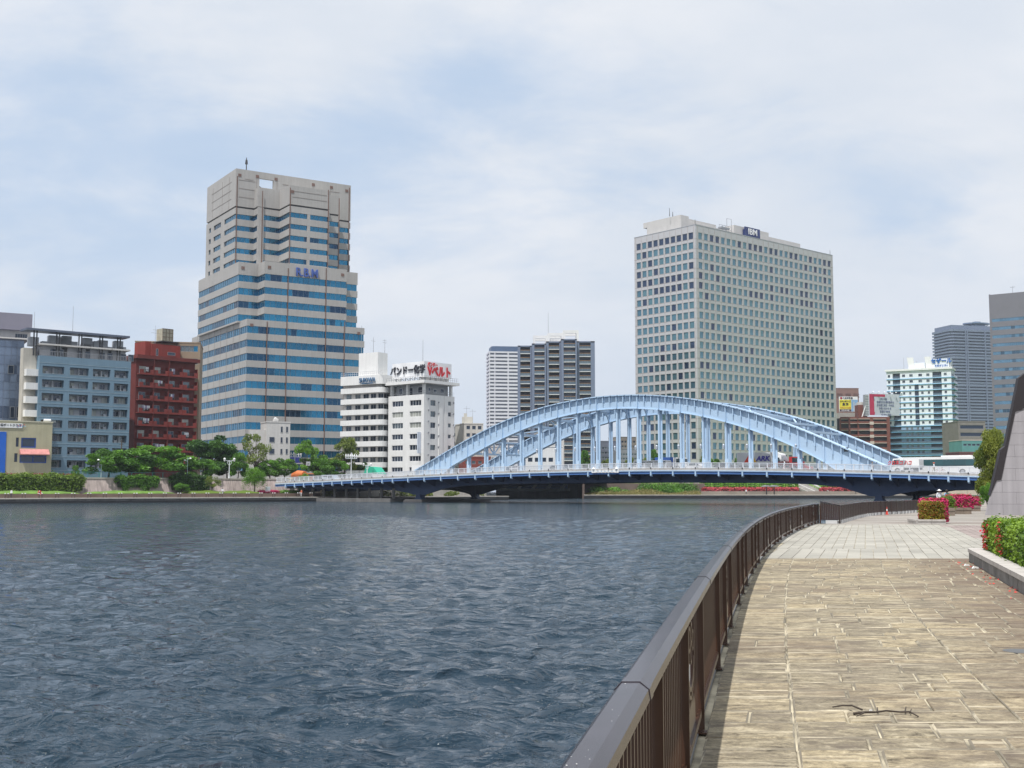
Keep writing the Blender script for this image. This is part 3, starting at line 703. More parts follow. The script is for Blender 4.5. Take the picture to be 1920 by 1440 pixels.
# fallen branch and small litter
def branch():
    SK = mat("bark_stick", (.05, .038, .03), .9)
    t = thing("fallen_branch", "thin crooked dead branch lying on the stone paving", "branch", tuple(gp(1660, 1338)))
    o = Vector(t.location); P = lambda x, y, z=.02: tuple(gp(x, y) - o + Vector((0, 0, z)))
    b = MB(); b.path([P(1600, 1341, .012), P(1622, 1343, .03), P(1640, 1341, .022), P(1662, 1340, .03), P(1688, 1340, .02), P(1706, 1342, .03), P(1722, 1346, .01)], .010, .005, 6); b.build("stem", SK, t)
    b = MB(); b.path([P(1561, 1328, .01), P(1580, 1330, .03), P(1598, 1333, .04), P(1617, 1336, .02)], .005, .008, 5); b.build("twig", SK, t)
    b = MB(); b.path([P(1622, 1343, .03), P(1606, 1346, .01)], .008, .003, 5); b.path([P(1697, 1340, .02), P(1699, 1333, .03)], .006, .004, 5); b.path([P(1646, 1340, .02), P(1645, 1334, .03)], .006, .004, 5); b.path([P(1706, 1342, .02), P(1709, 1337, .03)], .005, .003, 5); b.build("twig", SK, t)
branch()
def petals():
    b = MB()
    for i in range(60):
        y = random.uniform(18.5, 28); x = PLX(y) - abs(random.gauss(0.12, .18)); s = random.uniform(.012, .03); a = random.uniform(0, 6)
        b.face([(x + s * math.cos(a + k), y + s * math.sin(a + k), .006 + .004 * k) for k in (0, 1.6, 3.1, 4.7)], 0)
    b.build("fallen_petals", mat("petal", (.5, .03, .02), .7), kind="stuff", label="red petals scattered on the paving along the planter foot", category="petals")
petals()
def litter(px, py, s, lab):
    p = gp(px, py); b = MB(); b.extr([(-s, 0), (s, 0), (s * .7, s * .5), (-s * .5, s * .7)], (1, 0, 0), (0, 0, 1), (0, -s * .4, 0.002), (0, s * .9, 0)); b.build("paper_scrap", WHITE, loc=p, label=lab, category="litter")
litter(1813, 1061, .06, "white paper scrap on the paving nearest the planter corner")
litter(1829, 1066, .07, "white paper scrap on the paving against the planter foot")
litter(1633, 1333, .012, "tiny white scrap on the paving just above the fallen branch")
# ================================================================ towers and houses
BEIGE = mat("beige_panel", (0.385, 0.37, 0.352), .75, var=.06, streak=.12, scale=.15)
RUST = mat("rust_joint", (0.16, 0.085, 0.06), .8)
BLUEGL = glass("blue_glass", (0.012, 0.045, 0.10), (0.03, 0.23, 0.39), .12, .8)
MULL = mat("mullion", (0.10, 0.16, 0.22), .5)
TEALGL = glass("teal_glass", (0.08, 0.18, 0.24), (0.17, 0.34, 0.39), .12, .6)
DARKGL = glass("dark_glass", (0.012, 0.02, 0.045), (0.03, 0.05, 0.08), .1, .35)
MIDGL = glass("mid_glass", (0.06, 0.08, 0.1), (0.16, 0.2, 0.22), .15, .4)
CURT = glass("curtained_glass", (0.22, 0.23, 0.21), (0.42, 0.43, 0.38), .35, .1)
LGREY = mat("light_grey_wall", (0.56, 0.54, 0.52), .8, var=.05, streak=.1)
WWALL = mat("white_wall", (0.74, 0.735, 0.72), .7, var=.04, streak=.10)
ROOFG = mat("roof_grey", (0.33, 0.33, 0.33), .85)
FRAMEG = mat("window_frame_grey", (0.30, 0.31, 0.32), .5)

def tower_rbm():
    B = Bld("office_tower", "stepped beige office tower with blue strip windows and blue letters R.B.M", 457, 350, 32.4)
    e = B.e; zr = lambda r: B.Z(r)
    # lower tier
    xl, yl = B.X(684, 0, 60), B.Yd(361, 0, 60)
    low = [(0, 0), (xl, 0), (xl, yl), (0, yl)]
    def rings(poly, ztop, bands, zbot, name="wall", mb=None):
        b = MB() if mb is None else mb; z = zbot
        for (a, c) in sorted(bands): b.prism(poly, z, a); z = c
        b.prism(poly, z, ztop)
        core = inset(poly, .5); b.prism(core, zbot + .1, ztop - .3, 1)
        return b
    lowb = [(zr(t + 13.2), zr(t)) for t in (610.3, 636.2, 661.8, 687.7, 713.8, 739.6, 765.4, 791.2, 817, 843, 869)]
    zl = zr(597.6); b = rings(low, zl, lowb, 0)
    for (a, c) in lowb: band(e, low, a, c, BLUEGL, MULL, 1.75, skip=(1, 2))
    fr = B.front(xl)
    # mid tier
    y2 = 1.0; x1 = B.X(448, 6.4, 75); xs = B.X(497, y2, 75); xe = B.X(651, y2, 75); y1 = 6.4; yr = 4.2; xr = B.X(671, yr, 75); ym = B.Yd(373, x1, 75)
    mid = [(x1, y1), (xs, y1), (xs, y2), (xe, y2), (xe, yr), (xr, yr), (xr, ym), (x1, ym)]
    zm = B.Z(490.5, x1, y1); f_ = lambda r: B.Z(r, x1, y1)
    midb = [(f_(t + 12.4), f_(t)) for t in (514.3, 539.2, 563.8, 588.9)]
    rings(mid, zm, midb, zl - .4, mb=b)
    for (a, c) in midb: band(e, mid, a, c, BLUEGL, MULL, 1.75, skip=(5, 6))
    # upper tier, screen wall plane at y=ya with two bays stepping forward
    ya, yb, yc = 13.5, 10.4, 2.2
    X = lambda px, y: B.X(px, y, 95)
    x0 = X(442, ya); xb = X(477, ya); xbb = X(484, yb); xc = X(543, yc) ; xc0 = X(525, yb); xd = X(618.5, yc); ye_ = 7.2; xee = X(637, ye_); xend = X(657.5, ya); yu = B.Yd(388.5, x0, 100)
    up = [(x0, ya), (xb, ya), (xb, yb), (xc, yb), (xc, yc), (xd, yc), (xd, ye_), (xee, ye_), (xee, ya), (xend, ya), (xend, yu), (x0, yu)]
    g_ = lambda r: B.Z(r, x0, ya)
    upb = [(g_(t + 9.3), g_(t)) for t in (400.6, 422.2, 443.6, 464.9, 486.2)]
    zs = g_(385.8); zt = g_(315.6); zlow = B.Z(346.8, xc, yc)
    rings(up, zs - .55, upb, zm - .4, mb=b)
    for i, (a, c) in enumerate(upb): band(e, up, a, c, BLUEGL, MULL, 1.6, skip=(10,), ins=.3)
    b.prism(inset(up, .35), zs - .6, zs + .1, 2)
    b.prism(up, zs, zlow)                      # lower, zig-zag part of the crown
    # tall screen walls with the square opening
    hx0, hx1 = X(486, ya), X(512.5, ya); hz0, hz1 = B.Z(351, hx0, ya), B.Z(334.3, hx0, ya)
    for (p, q, z0, z1) in ((x0, hx0, zlow, zt), (hx1, xend, zlow, zt), (hx0, hx1, zlow, hz0), (hx0, hx1, hz1, zt)): b.box(p, q, ya, ya + .9, z0, z1)
    b.box(x0, x0 + .9, ya + .9, yu, zlow, zt); b.box(xend - .9, xend, ya + .9, yu, zlow, zt); b.box(x0 + .9, xend - .9, yu - .9, yu, zlow, zt - 6)
    b.bar((hx0 - 2, ya + 2, hz1 - 1.2), (hx1 + 2, ya + 9, hz1 - 2.4), .5, .9, m=2)
    # plinth blocks across the upper strips
    fy = Face(0, yc, 0, xd); fb = Face(0, yb, 0, xc); fl = B.left(yu - ya, x0, ya)
    for (a, c) in upb:
        fy.box(b, X(577, yc), X(582.5, yc), a - .05, c + .05, -.55, .0, 0)
    fb.box(b, X(484, yb), X(494.5, yb), zm - .2, zs - .3, -.4, .5, 0)
    for q in (X(399, 0) if False else None,): pass
    D = yu - ya
    for (u0, u1) in ((.0, .10), (.17, .27), (.52, .64)):
        for (a, c) in upb: fl.box(b, D * u0 + .01, D * u1, a - .04, c + .04, -.5, .004, 0)
    wall = b.build("wall", [BEIGE, mat("core_dark", (.03, .04, .05), .8), DARKMETAL], e)
    # shallow panel joints and rust coloured pipes
    for (px, lo, hi) in ((499.5, 603, 900), (536.5, 603, 900), (609.5, 603, 900), (644.8, 603, 900)):
        x = B.X(px, 0, 40); j = MB(); j.box(x - .11, x + .11, -.14, -.01, 0, B.Z(lo, x, 0)); j.build("expansion_strip", RUST, e)
    for px in (541, 612): x = B.X(px, y2, 75); j = MB(); j.box(x - .11, x + .11, y2 - .14, y2 - .01, zl, B.Z(503, x, y2)); j.build("expansion_strip", RUST, e)
    for (px, y, t) in ((444.5, ya, 330), (492.5, yb - .5, 358), (544.5, yc, 352), (616, yc, 356)):
        x = X(px, y); j = MB(); j.box(x - .11, x + .11, y - .15, y - .01, zm + .2, B.Z(t, x, y)); j.build("expansion_strip", RUST, e)
    for px in (636, 654.5): x = X(px, ya if px > 640 else ye_); yy = ya if px > 640 else ye_; j = MB(); j.box(x - .11, x + .11, yy - .15, yy - .01, zm + 1, B.Z(372 if px < 640 else 352, x, yy)); j.build("expansion_strip", RUST, e)
    jb = MB()
    GREYJ = mat("panel_joint", (0.24, .21, .19), .8)
    for i in range(1, 9):
        y = yl * i / 9; jb.box(-.05, -.005, y - .07, y + .07, 0, zl)
    for i in range(1, 8): y = ya + D * i / 8; 
    for z in (g_(336), g_(352), g_(368)): jb.box(x0 + 1, X(478, ya), ya - .05, ya - .005, z - .08, z + .08); jb.box(x0 - .05, x0 - .005, ya + 4, yu - 5, z - .08, z + .08)
    for z in (B.Z(368, xc, yc), B.Z(357, xc, yc)): jb.box(xc + 1, xd - 1, yc - .05, yc - .005, z - .08, z + .08)
    for f0 in (.22, .45, .78): jb.box(x0 - .05, x0 - .005, ya + D * f0 - .07, ya + D * f0 + .07, zs, zt - 1.5)
    for px in (481, 519, 587, 619): x = X(px, ya); jb.box(x - .07, x + .07, ya - .05, ya - .005, zlow, zt - 1)
    jb.box(x0 + 3, hx0 - 2, ya - .05, ya - .005, zt - 3.1, zt - 2.9); jb.box(hx1 + 3, xend - 4, ya - .05, ya - .005, zt - 3.1, zt - 2.9)
    jb.build("panel_joint", GREYJ, e, kind="stuff")
    # little reddish lamps near the top of the wall corners
    lm = MB()
    for (x, y, z) in ((x0 + 1.2, ya - .1, zt - 2), (X(482, ya), ya - .1, zt - 1.6), (X(517, ya), ya - .1, zt - 1.6), (X(587, ya), ya - .1, zt - 1.6), (X(621, ya), ya - .1, zt - 1.6), (xend - 1.5, ya - .1, zt - 2), (x1 + 1.4, y1 - .1, zm - 1.8), (xs + 1.5, y2 - .1, zm - 1.8), (xe - 1.5, y2 - .1, zm - 1.8), (1.5, -.1, zl - 1.8), (xl - 2, -.1, zl - 1.8), (X(543, yc) + 1, yc - .1, zlow - 2)):
        lm.box(x - .5, x + .5, y, y + .09, z - .45, z + .45)
    lm.build("vent", mat("vent_rust", (.17, .1, .08), .8), e, kind="stuff")
    ab = MB(); ab.tube((x0 + 4, ya + 2, zt - 1), (x0 + 4, ya + 2, zt + 4.5), .18, .12, 6); ab.tube((x0 + 4, ya + 2, zt + 2.4), (x0 + 4, ya + 2, zt + 3.8), .45, .3, 6); ab.build("antenna", DARKMETAL, e)
    p = (X(577.5, y2), y2 - .35, B.Z(512.5, X(577, y2), y2)); text("R.B.M", 3.7, e, p, 0, mat("sign_blue", (.05, .1, .35), .5), .015, .2, .85)
tower_rbm()
def tower_ibm():
    B = Bld("office_tower", "broad pale office tower with a square window grid and a dark IBM roof sign", 1310.5, 470, 40.9)
    e = B.e; W = B.X(1566, 0, 60); D = B.Yd(1191, 0, 60); H = B.Z(421.5)
    f = B.front(W); l = B.left(D); b = MB()
    r0 = B.Z(434.2); pitch = (B.Z(434.2) - B.Z(434.2 + 18.62 * 10)) / 10.0
    rows = [(r0 - pitch * i - 2.75, r0 - pitch * i) for i in range(24)]
    hf = grid(f, 1.2, W - 1.0, 26, 2.42, rows); hl = grid(l, .9, D - .9, 10, 2.45, rows)
    facade(b, f, 0, H, hf, .3); facade(b, l, 0, H, hl, .3)
    b.face([(0, 0, H), (W, 0, H), (W, D, H), (0, D, H)]); b.face([(W, 0, 0), (W, D, 0), (W, D, H), (W, 0, H)]); b.face([(W, D, 0), (0, D, 0), (0, D, H), (W, D, H)])
    IW = mat("ibm_wall", (0.465, 0.46, 0.475), .75, var=.04, streak=.06)
    b.box(-.06, W + .06, -.06, D + .06, H, H + .25, 1)
    b.build("wall", [IW, GREYM], e)
    jb = MB()
    for i in range(27): u = 1.2 + (W - 2.2) * i / 26; jb.box(u - .06, u + .06, -.035, -.004, 0, H - .3)
    for i in range(11): u = .9 + (D - 1.8) * i / 10; jb.box(-.035, -.004, u - .06, u + .06, 0, H - .3)
    for (a, c) in rows: jb.box(.1, W - .1, -.03, -.005, a - .12, a - .02)
    for (a, c) in rows: jb.box(-.03, -.005, .1, D - .1, a - .12, a - .02)
    jb.build("panel_joint", mat("ibm_joint", (0.33, .27, .24), .8), e, kind="stuff")
    gl = [TEALGL, mat_d, TEALGL2]
    rs = np.random.RandomState(9); nrow = len(rows)
    def lev(i, n):
        r = i // n; c = i % n
        p = .07 + (.35 if r in (0, 4, 5) else 0) + (.25 if (r * 7 + c // 3) % 11 == 3 else 0)
        return 1 if rs.rand() < p else (2 if rs.rand() < .35 else 0)
    rest = []
    rest += windows(e, l, hl, gl, FRAMEG, -.22, pick=lambda i: lev(i, 10), fw=.09, cap=150)
    rest += windows(e, f, hf, gl, FRAMEG, -.22, pick=lambda i: lev(i, 26), fw=.09)
    join_rest(e, rest)
    # roof plant
    rb = MB(); X = lambda px, y: B.X(px, y, 105)
    y = 6; zt = B.Z(402.5, X(1277, 9), 9)
    rb.box(X(1277, 9), X(1395, 9), 9, D - 6, H, H + 3.8); rb.box(X(1277, 9), X(1292, 9) , 9, D - 4, H + 3.8, zt); rb.box(X(1292, 9), X(1345, 9), 9.5, D - 6, H + 3.8, zt - .8)
    rb.box(X(1377, 7), X(1442, 7), 7, D - 8, H, B.Z(421.5, X(1377, 7), 7)); rb.box(X(1442, 7), X(1503, 7), 7.5, D - 8, H, B.Z(446.5, X(1442, 7), 7) + .8)
    rb.build("roof_plant", LGREY, e)
    s = MB(); xa, xb = X(1397, 5.5), X(1425, 5.5); za, zb = B.Z(441.5, xa, 5.5), B.Z(424.5, xa, 5.5); s.box(xa, xb, 5.3, 5.8, za, zb); s.box(xa + .5, xa + .8, 5.8, 8, H, zb - 1); s.box(xb - .8, xb - .5, 5.8, 8, H, zb - 1)
    s.build("sign_board", mat("navy_sign", (.015, .03, .13), .5), e)
    text("IBM", (zb - za) * .92, e, ((xa + xb) / 2, 5.2, (za + zb) / 2), 0, WHITE, .015, .06, 1.12)
    gb = MB(); cx = X(1357, 3); 
    for k in range(5): gb.box(cx - 4 + k * 2, cx - 3.9 + k * 2, 2, 2.1, H, H + 3.2)
    gb.box(cx - 4, cx + 4, 1.9, 2.1, H + 1.6, H + 1.75); gb.box(cx - 4, cx + 4, 1.9, 2.1, H + 3.1, H + 3.2); gb.box(cx - 2.5, cx + 3, 2, 4, H + 2.0, H + 2.6); gb.box(cx + 1, cx + 1.15, 2, 2.1, H, H + 6.5); gb.box(cx + 4, cx + 4.15, 2, 2.1, H, H + 6.5); gb.box(cx + 1, cx + 4.15, 2, 2.1, H + 6.4, H + 6.5)
    gb.build("gondola_frame", GREYM, e)
    a = MB(); antenna(a, .6, .6, H, 2.6, 0, .12); antenna(a, W - .8, .8, H, 2.6, 0, .12); antenna(a, X(1256, 14), 14, zt, 3.5, 0, .15); antenna(a, X(1262, 14), 14, zt, 2.2, 0, .2); a.build("lightning_rod", DARKMETAL, e)
mat_d = glass("navy_glass", (0.02, 0.04, 0.09), (0.05, 0.09, 0.17), .1, .5); TEALGL2 = glass("pale_teal_glass", (0.09, 0.19, 0.23), (0.19, 0.36, 0.38), .15, .55)
tower_ibm()

def balcony_hole_windows(e, f, holes, gls, depth, n=2, hw=1.4, sillz=.1, hh=1.9, frm=FRAMEG):
    R = []
    for (a, b, c, d) in holes:
        p = (b - a) / n
        for i in range(n):
            w = hw * random.uniform(.75, 1.25); u = a + p * (i + .5) + random.uniform(-.3, .3) - w / 2; R.append((u, u + w, c + sillz, c + sillz + hh))
    return R
def apt_blue():
    B = Bld("apartment_building", "blue-grey balcony apartment block with a long thin roof canopy", 66, 262, 39.4)
    e = B.e; W = B.X(242, 0, 15); H = B.Z(666); f = B.front(W); D = 14.0
    BL = mat("blue_grey_tile", (0.15, 0.24, 0.32), .7, var=.06, streak=.10); BK = mat("balcony_back", (0.42, .42, .44), .8, var=.05)
    b = MB(); z0s = [B.Z(y) for y in (691.5, 717, 742.5, 768, 793, 818.5, 843.5, 868.5, 894)]
    holes = []
    e4 = [(.035, .265), (.325, .53), (.575, .77), (.815, .975)]
    for zt in z0s:
        for (a, c) in e4: holes.append((W * a, W * c, zt - .9, zt + .78))
    holes = [h for h in holes if h[2] > .1]
    facade(b, f, 0, H, holes, 1.5, back=1)
    b.face([(W, 0, 0), (W, D, 0), (W, D, H), (W, 0, H)]); b.face([(0, 0, H), (W, 0, H), (W, D, H), (0, D, H)], 2); b.face([(W, D, 0), (0, D, 0), (0, D, H), (W, D, H)])
    b.face([(0, D, 0), (0, 0, 0), (0, 0, H), (0, D, H)])
    b.build("wall", [BL, BK, ROOFG], e)
    R = balcony_hole_windows(e, f, holes, None, 1.5, 2, 1.35, .12, 1.25)
    windows(e, f, R, [DARKGL, DARKGL, MIDGL, CURT], FRAMEG, -1.42, 1)
    dv = MB()
    for (a, c, z, z1) in holes:
        if random.random() < .8: f.box(dv, (a + c) / 2 - .03, (a + c) / 2 + .03, z, z1 - .3, -1.45, -.2)
        for q in (.2, .75):
            if random.random() < .5: f.box(dv, a + (c - a) * q, a + (c - a) * q + .7, z, z + .6, -1.3, -.9)
    dv.build("balcony_divider", BK, e, kind="stuff")
    rl = MB()
    for (a, c, z, z1) in holes: f.box(rl, a, c, z - .06, z - .0, -.12, .03)
    for zt in z0s: f.box(rl, 0, W, zt + 1.45, zt + 1.52, -.02, .04)
    rl.build("balcony_trim", mat("trim_blue", (.33, .42, .46), .6), e)
    # set back top floor with sheds and screens
    t = MB(); tb = MB()
    for (a, c) in e4:
        t.box(W * a, W * c, 2.2, D - 1, H, H + 2.5); tb.box(W * a - .6, W * c + .5, .5, 3.5, H + 2.5, H + 2.85, 0)
    rl2 = MB()
    for i in range(60): u = W * i / 59; rl2.box(u - .03, u + .03, .1, .16, H, H + 1.1)
    rl2.box(0, W, .08, .18, H + 1.05, H + 1.13); rl2.build("roof_railing", GREYM, e)
    t.build("penthouse", [BK], e); tb.build("penthouse_roof", LGREY, e)
    windows(e, Face(0, 2.2, 0, W), [(W * a + q, W * a + q + 1.3, H + .3, H + 1.9) for (a, c) in e4 for q in (2.2, 4.0)], [DARKGL], FRAMEG, .03, 0)
    gp_ = MB()
    for i in range(14):
        x = W * (i + .5) / 14 + random.uniform(-1, 1); gp_.box(x - 1, x + 1, 4, 6, H + 2.5, H + random.uniform(3.4, 5.5))
    gp_.build("roof_screen", mat("screen_grey", (.38, .4, .43), .6), e, kind="stuff")
    c = MB(); zc = B.Z(618, 0, 3)
    c.box(-2.8, W - .2, .6, 5.2, zc - .45, zc); c.build("canopy", mat("canopy_dark", (.10, .12, .17), .5), e)
    for q in (0.02, .26, .5, .73, .93):
        for k in (0, .03):
            p = MB(); x = W * (q + k) - 1.4; p.box(x - .12, x + .12, 1.2, 1.44, H, zc - .45); p.build("canopy_post", DARKMETAL, e)
    # white stair side
    s = MB(); ws = B.X(40, 1.5, 15); s.box(ws, -.01, 2.0, 4.2, 0, B.Z(652)); s.build("stair_wall", mat('stair_cream2', (.5, .47, .41), .8, streak=.2), e)
    for zt in z0s[:6]: s = MB(); s.box(-2.6, -.02, .4, 2.0, zt - 1.6, zt - .1); s.build("side_balcony", WWALL, e)
    a = MB(); antenna(a, W * .42, 5, zc, 6.5, 0, .06); antenna(a, W * .02, 6, zc, 4.5, 0, .06); a.build("lightning_rod", GREYM, e)
apt_blue()
def apt_red():
    B = Bld("apartment_building", "dark red apartment block with balconies and a water tank on its roof", 249, 288, 46)
    e = B.e; W = B.X(362.5, 0, 15); H = B.Z(672); f = B.front(W); D = 15
    RD = mat("red_render", (0.22, 0.026, 0.017), .75, var=.15, streak=.2); RD2 = mat("dark_red_render", (0.14, 0.02, .015), .8, var=.15)
    b = MB(); b.box(0, W, 0, D, 0, H, 0); b.box(-.5, W + .5, -1.6, D, H, H + .9, 0); 
    b.build("wall", [RD2], e)
    zs = [B.Z(y) for y in (692, 716, 740.5, 764.5, 788.5, 812.5, 836.5, 861)]
    for k, z in enumerate(zs):
        s = MB(); s.box(.2, W, -1.5, -.01, z - 1.3, z - 1.12)
        xs = [0.2] + [W * q for q in (.25, .5, .745)] + [W]
        for a, c in zip(xs, xs[1:]):
            w = c - a; s.box(a + .05, a + w * .27, -1.5, -1.38, z - 1.12, z - .02); s.box(a + w * .74, c, -1.5, -1.38, z - 1.12, z - .02); s.box(a + w * .27, a + w * .74, -1.5, -1.38, z - 1.12, z - .82)
            s.box(c - .1, c, -1.37, -.02, z - 1.12, z + 1.0)
        s.build("balcony", RD, e)
        r = MB()
        for a, c in zip(xs, xs[1:]):
            w = c - a
            for i in range(7): x = a + w * (.29 + .44 * i / 6); r.box(x - .02, x + .02, -1.46, -1.42, z - .82, z - .05)
            r.box(a + w * .27, a + w * .74, -1.47, -1.41, z - .08, z - .02)
        r.build("balcony_railing", DARKMETAL, e)
        R = []
        for a, c in zip(xs, xs[1:]): w = c - a; R.append((a + w * .16, a + w * .62, z - 1.0, z + .85))
        windows(e, f, R, [MIDGL, CURT, MIDGL, DARKGL], FRAMEG, .04, 1)
    lau = MB(); lm = [mat("cloth_white", (.7, .7, .72), .9), mat("cloth_violet", (.35, .3, .45), .9)]
    for (k, q, w) in ((3, .08, 2.4), (6, .31, 2.6), (0, .12, 1.2), (0, .56, 1.0), (1, .33, 1.5), (4, .10, 1.6), (5, .8, 1.3), (2, .55, 1.0)):
        z = zs[k]
        for i in range(int(w / .4)): x = W * q + i * .42; lau.box(x, x + .36, -1.2, -1.17, z - .15 - random.uniform(0, .5), z + .6, random.choice((0, 0, 1)))
    lau.build("laundry", lm, e, kind="stuff")
    ph = MB(); xa, xb = B.X(281, 4, 20), B.X(335, 4, 20); zt = B.Z(644, xa, 4); ph.box(xa, xb, 4, 11, H, zt); ph.box(B.X(269, 4.5, 20), xa, 4.5, 10, H, zt + .5); ph.build("penthouse", RD, e)
    windows(e, Face(0, 4, 0, W), [(xa + (xb - xa) * .55, xa + (xb - xa) * .82, zt - 2.6, zt - 1.8), (xa + 1.2, xa + 1.8, zt - 3, zt - 1.2)], [DARKGL], FRAMEG, .04)
    tk = MB(); xt = B.X(298, 6, 25); 
    for k in (0, 4.2):
        for j in (5.2, 8.6): tk.box(xt + k, xt + k + .15, j, j + .15, zt, zt + 1.0)
    tk.box(xt - .4, xt + 4.8, 4.9, 9.1, zt + .9, zt + 1.1); tk.build("tank_stand", DARKMETAL, e)
    tk = MB(); tk.box(xt, xt + 3.0, 5.1, 8.1, zt + 1.1, zt + 4.3)
    for i in range(4):
        tk.box(xt - .04, xt + 3.04, 5.0, 5.09, zt + 1.1 + i * 1.03, zt + 1.24 + i * 1.03, 1); tk.box(xt + i * .96, xt + .14 + i * .96, 4.97, 5.06, zt + 1.1, zt + 4.3, 1)
    tk.build("water_tank", [mat("tank", (.42, .40, .30), .6, var=.2, scale=1.5, streak=.3), mat("tank_frame", (.16, .13, .10), .7)], e)
    a = MB(); antenna(a, B.X(288, 6, 25), 6, zt, 5, 0, .06); a.box(B.X(288, 6, 25) - 1.1, B.X(288, 6, 25) + 1.1, 6, 6.05, zt + 3, zt + 3.07); a.box(B.X(288, 6, 25) - .7, B.X(288, 6, 25) + .7, 6, 6.05, zt + 3.8, zt + 3.87); a.build("antenna", GREYM, e)
    p = MB()
    for q in (.25, .5): p.box(W * q - .06, W * q + .06, -1.62, -1.52, 0, H)
    p.build("drain_pipe", RD2, e)
apt_red()
def simple_block(name, label, px0, px1, Y, ang, top, D, wallm, rows, ncol, ww, gls, zbase=3.6, frame=FRAMEG, side=True, topz=None, group=None, lrows=None, lcol=0, u0=.04, u1=.96, pxl=None, cat="building", wdep=.2, nm=0, trim=None):
    B = Bld(name, label, px0, Y, ang, zbase, cat=cat, group=group); e = B.e; H = B.Z(top); W = B.X(px1, 0, H / 2); f = B.front(W); b = MB()
    zc = [(B.Z(r1), B.Z(r0)) for (r0, r1) in rows]; zc = [q for q in zc if q[0] > .2]
    hs = grid(f, W * u0, W * u1, ncol, ww, zc) if ncol else []
    facade(b, f, 0, H, hs, wdep)
    if pxl is not None: D = B.Yd(pxl, 0, H / 2)
    l = B.left(D); hl = grid(l, D * .06, D * .94, lcol, ww, zc) if lcol else []
    facade(b, l, 0, H, hl, wdep)
    b.face([(0, 0, H), (W, 0, H), (W, D, H), (0, D, H)], 1); b.face([(W, 0, 0), (W, D, 0), (W, D, H), (W, 0, H)]); b.face([(W, D, 0), (0, D, 0), (0, D, H), (W, D, H)])
    b.box(-.08, W + .08, -.08, D + .08, H + .002, H + .3, 2)
    b.build("wall", [wallm, ROOFG, trim or wallm], e)
    r = windows(e, f, hs, gls, frame, -wdep + .08, nm) + windows(e, l, hl, gls, frame, -wdep + .08, nm); join_rest(e, r)
    return B, W, D, H
# brown office house behind the red block
def rows_px(y0, dy, h, n): return [(y0 + i * dy, y0 + i * dy + h) for i in range(n)]
simple_block("office_building", "tan office block with pale blue windows, behind the red apartment block", 246, 372, 300, 12, 641, 14, mat("tan_tile", (.26, .2, .14), .8), rows_px(646, 24, 11, 9), 14, 1.25, [MIDGL, BLUEGL])
# white little house
def white_house():
    B, W, D, H = simple_block("white_building", "small white four-storey building with few narrow windows in front of the stepped tower", 498, 543, 300, 26, 792, 9, LGREY, [], 0, 1, [DARKGL], pxl=487)
    f = B.front(W); R = []
    for (x0, x1, rr) in ((504, 514, ((819, 829), (841, 851))), (525, 529, ((799, 810), (819, 830), (841, 851))), (535, 539, ((799, 810), (819, 830), (841, 851)))):
        for (a, c) in rr: R.append((B.X(x0, 0, 8), B.X(x1, 0, 8), B.Z(c), B.Z(a)))
    windows(B.e, f, R, [DARKGL], FRAMEG, .05)
    b = MB(); b.box(B.X(467, 1, 8), -.02, 1, 2.5, 0, B.Z(806)); b.build("side_wing", LGREY, B.e)
    b = MB(); b.tube((3, 3, H), (3, 3, H + .8), .1, n=6); b.tube((3, 2.6, H + .8), (3, 3.1, H + 1.3), .75, .3, 12); b.build("dish_antenna", WHITE, B.e)
white_house()
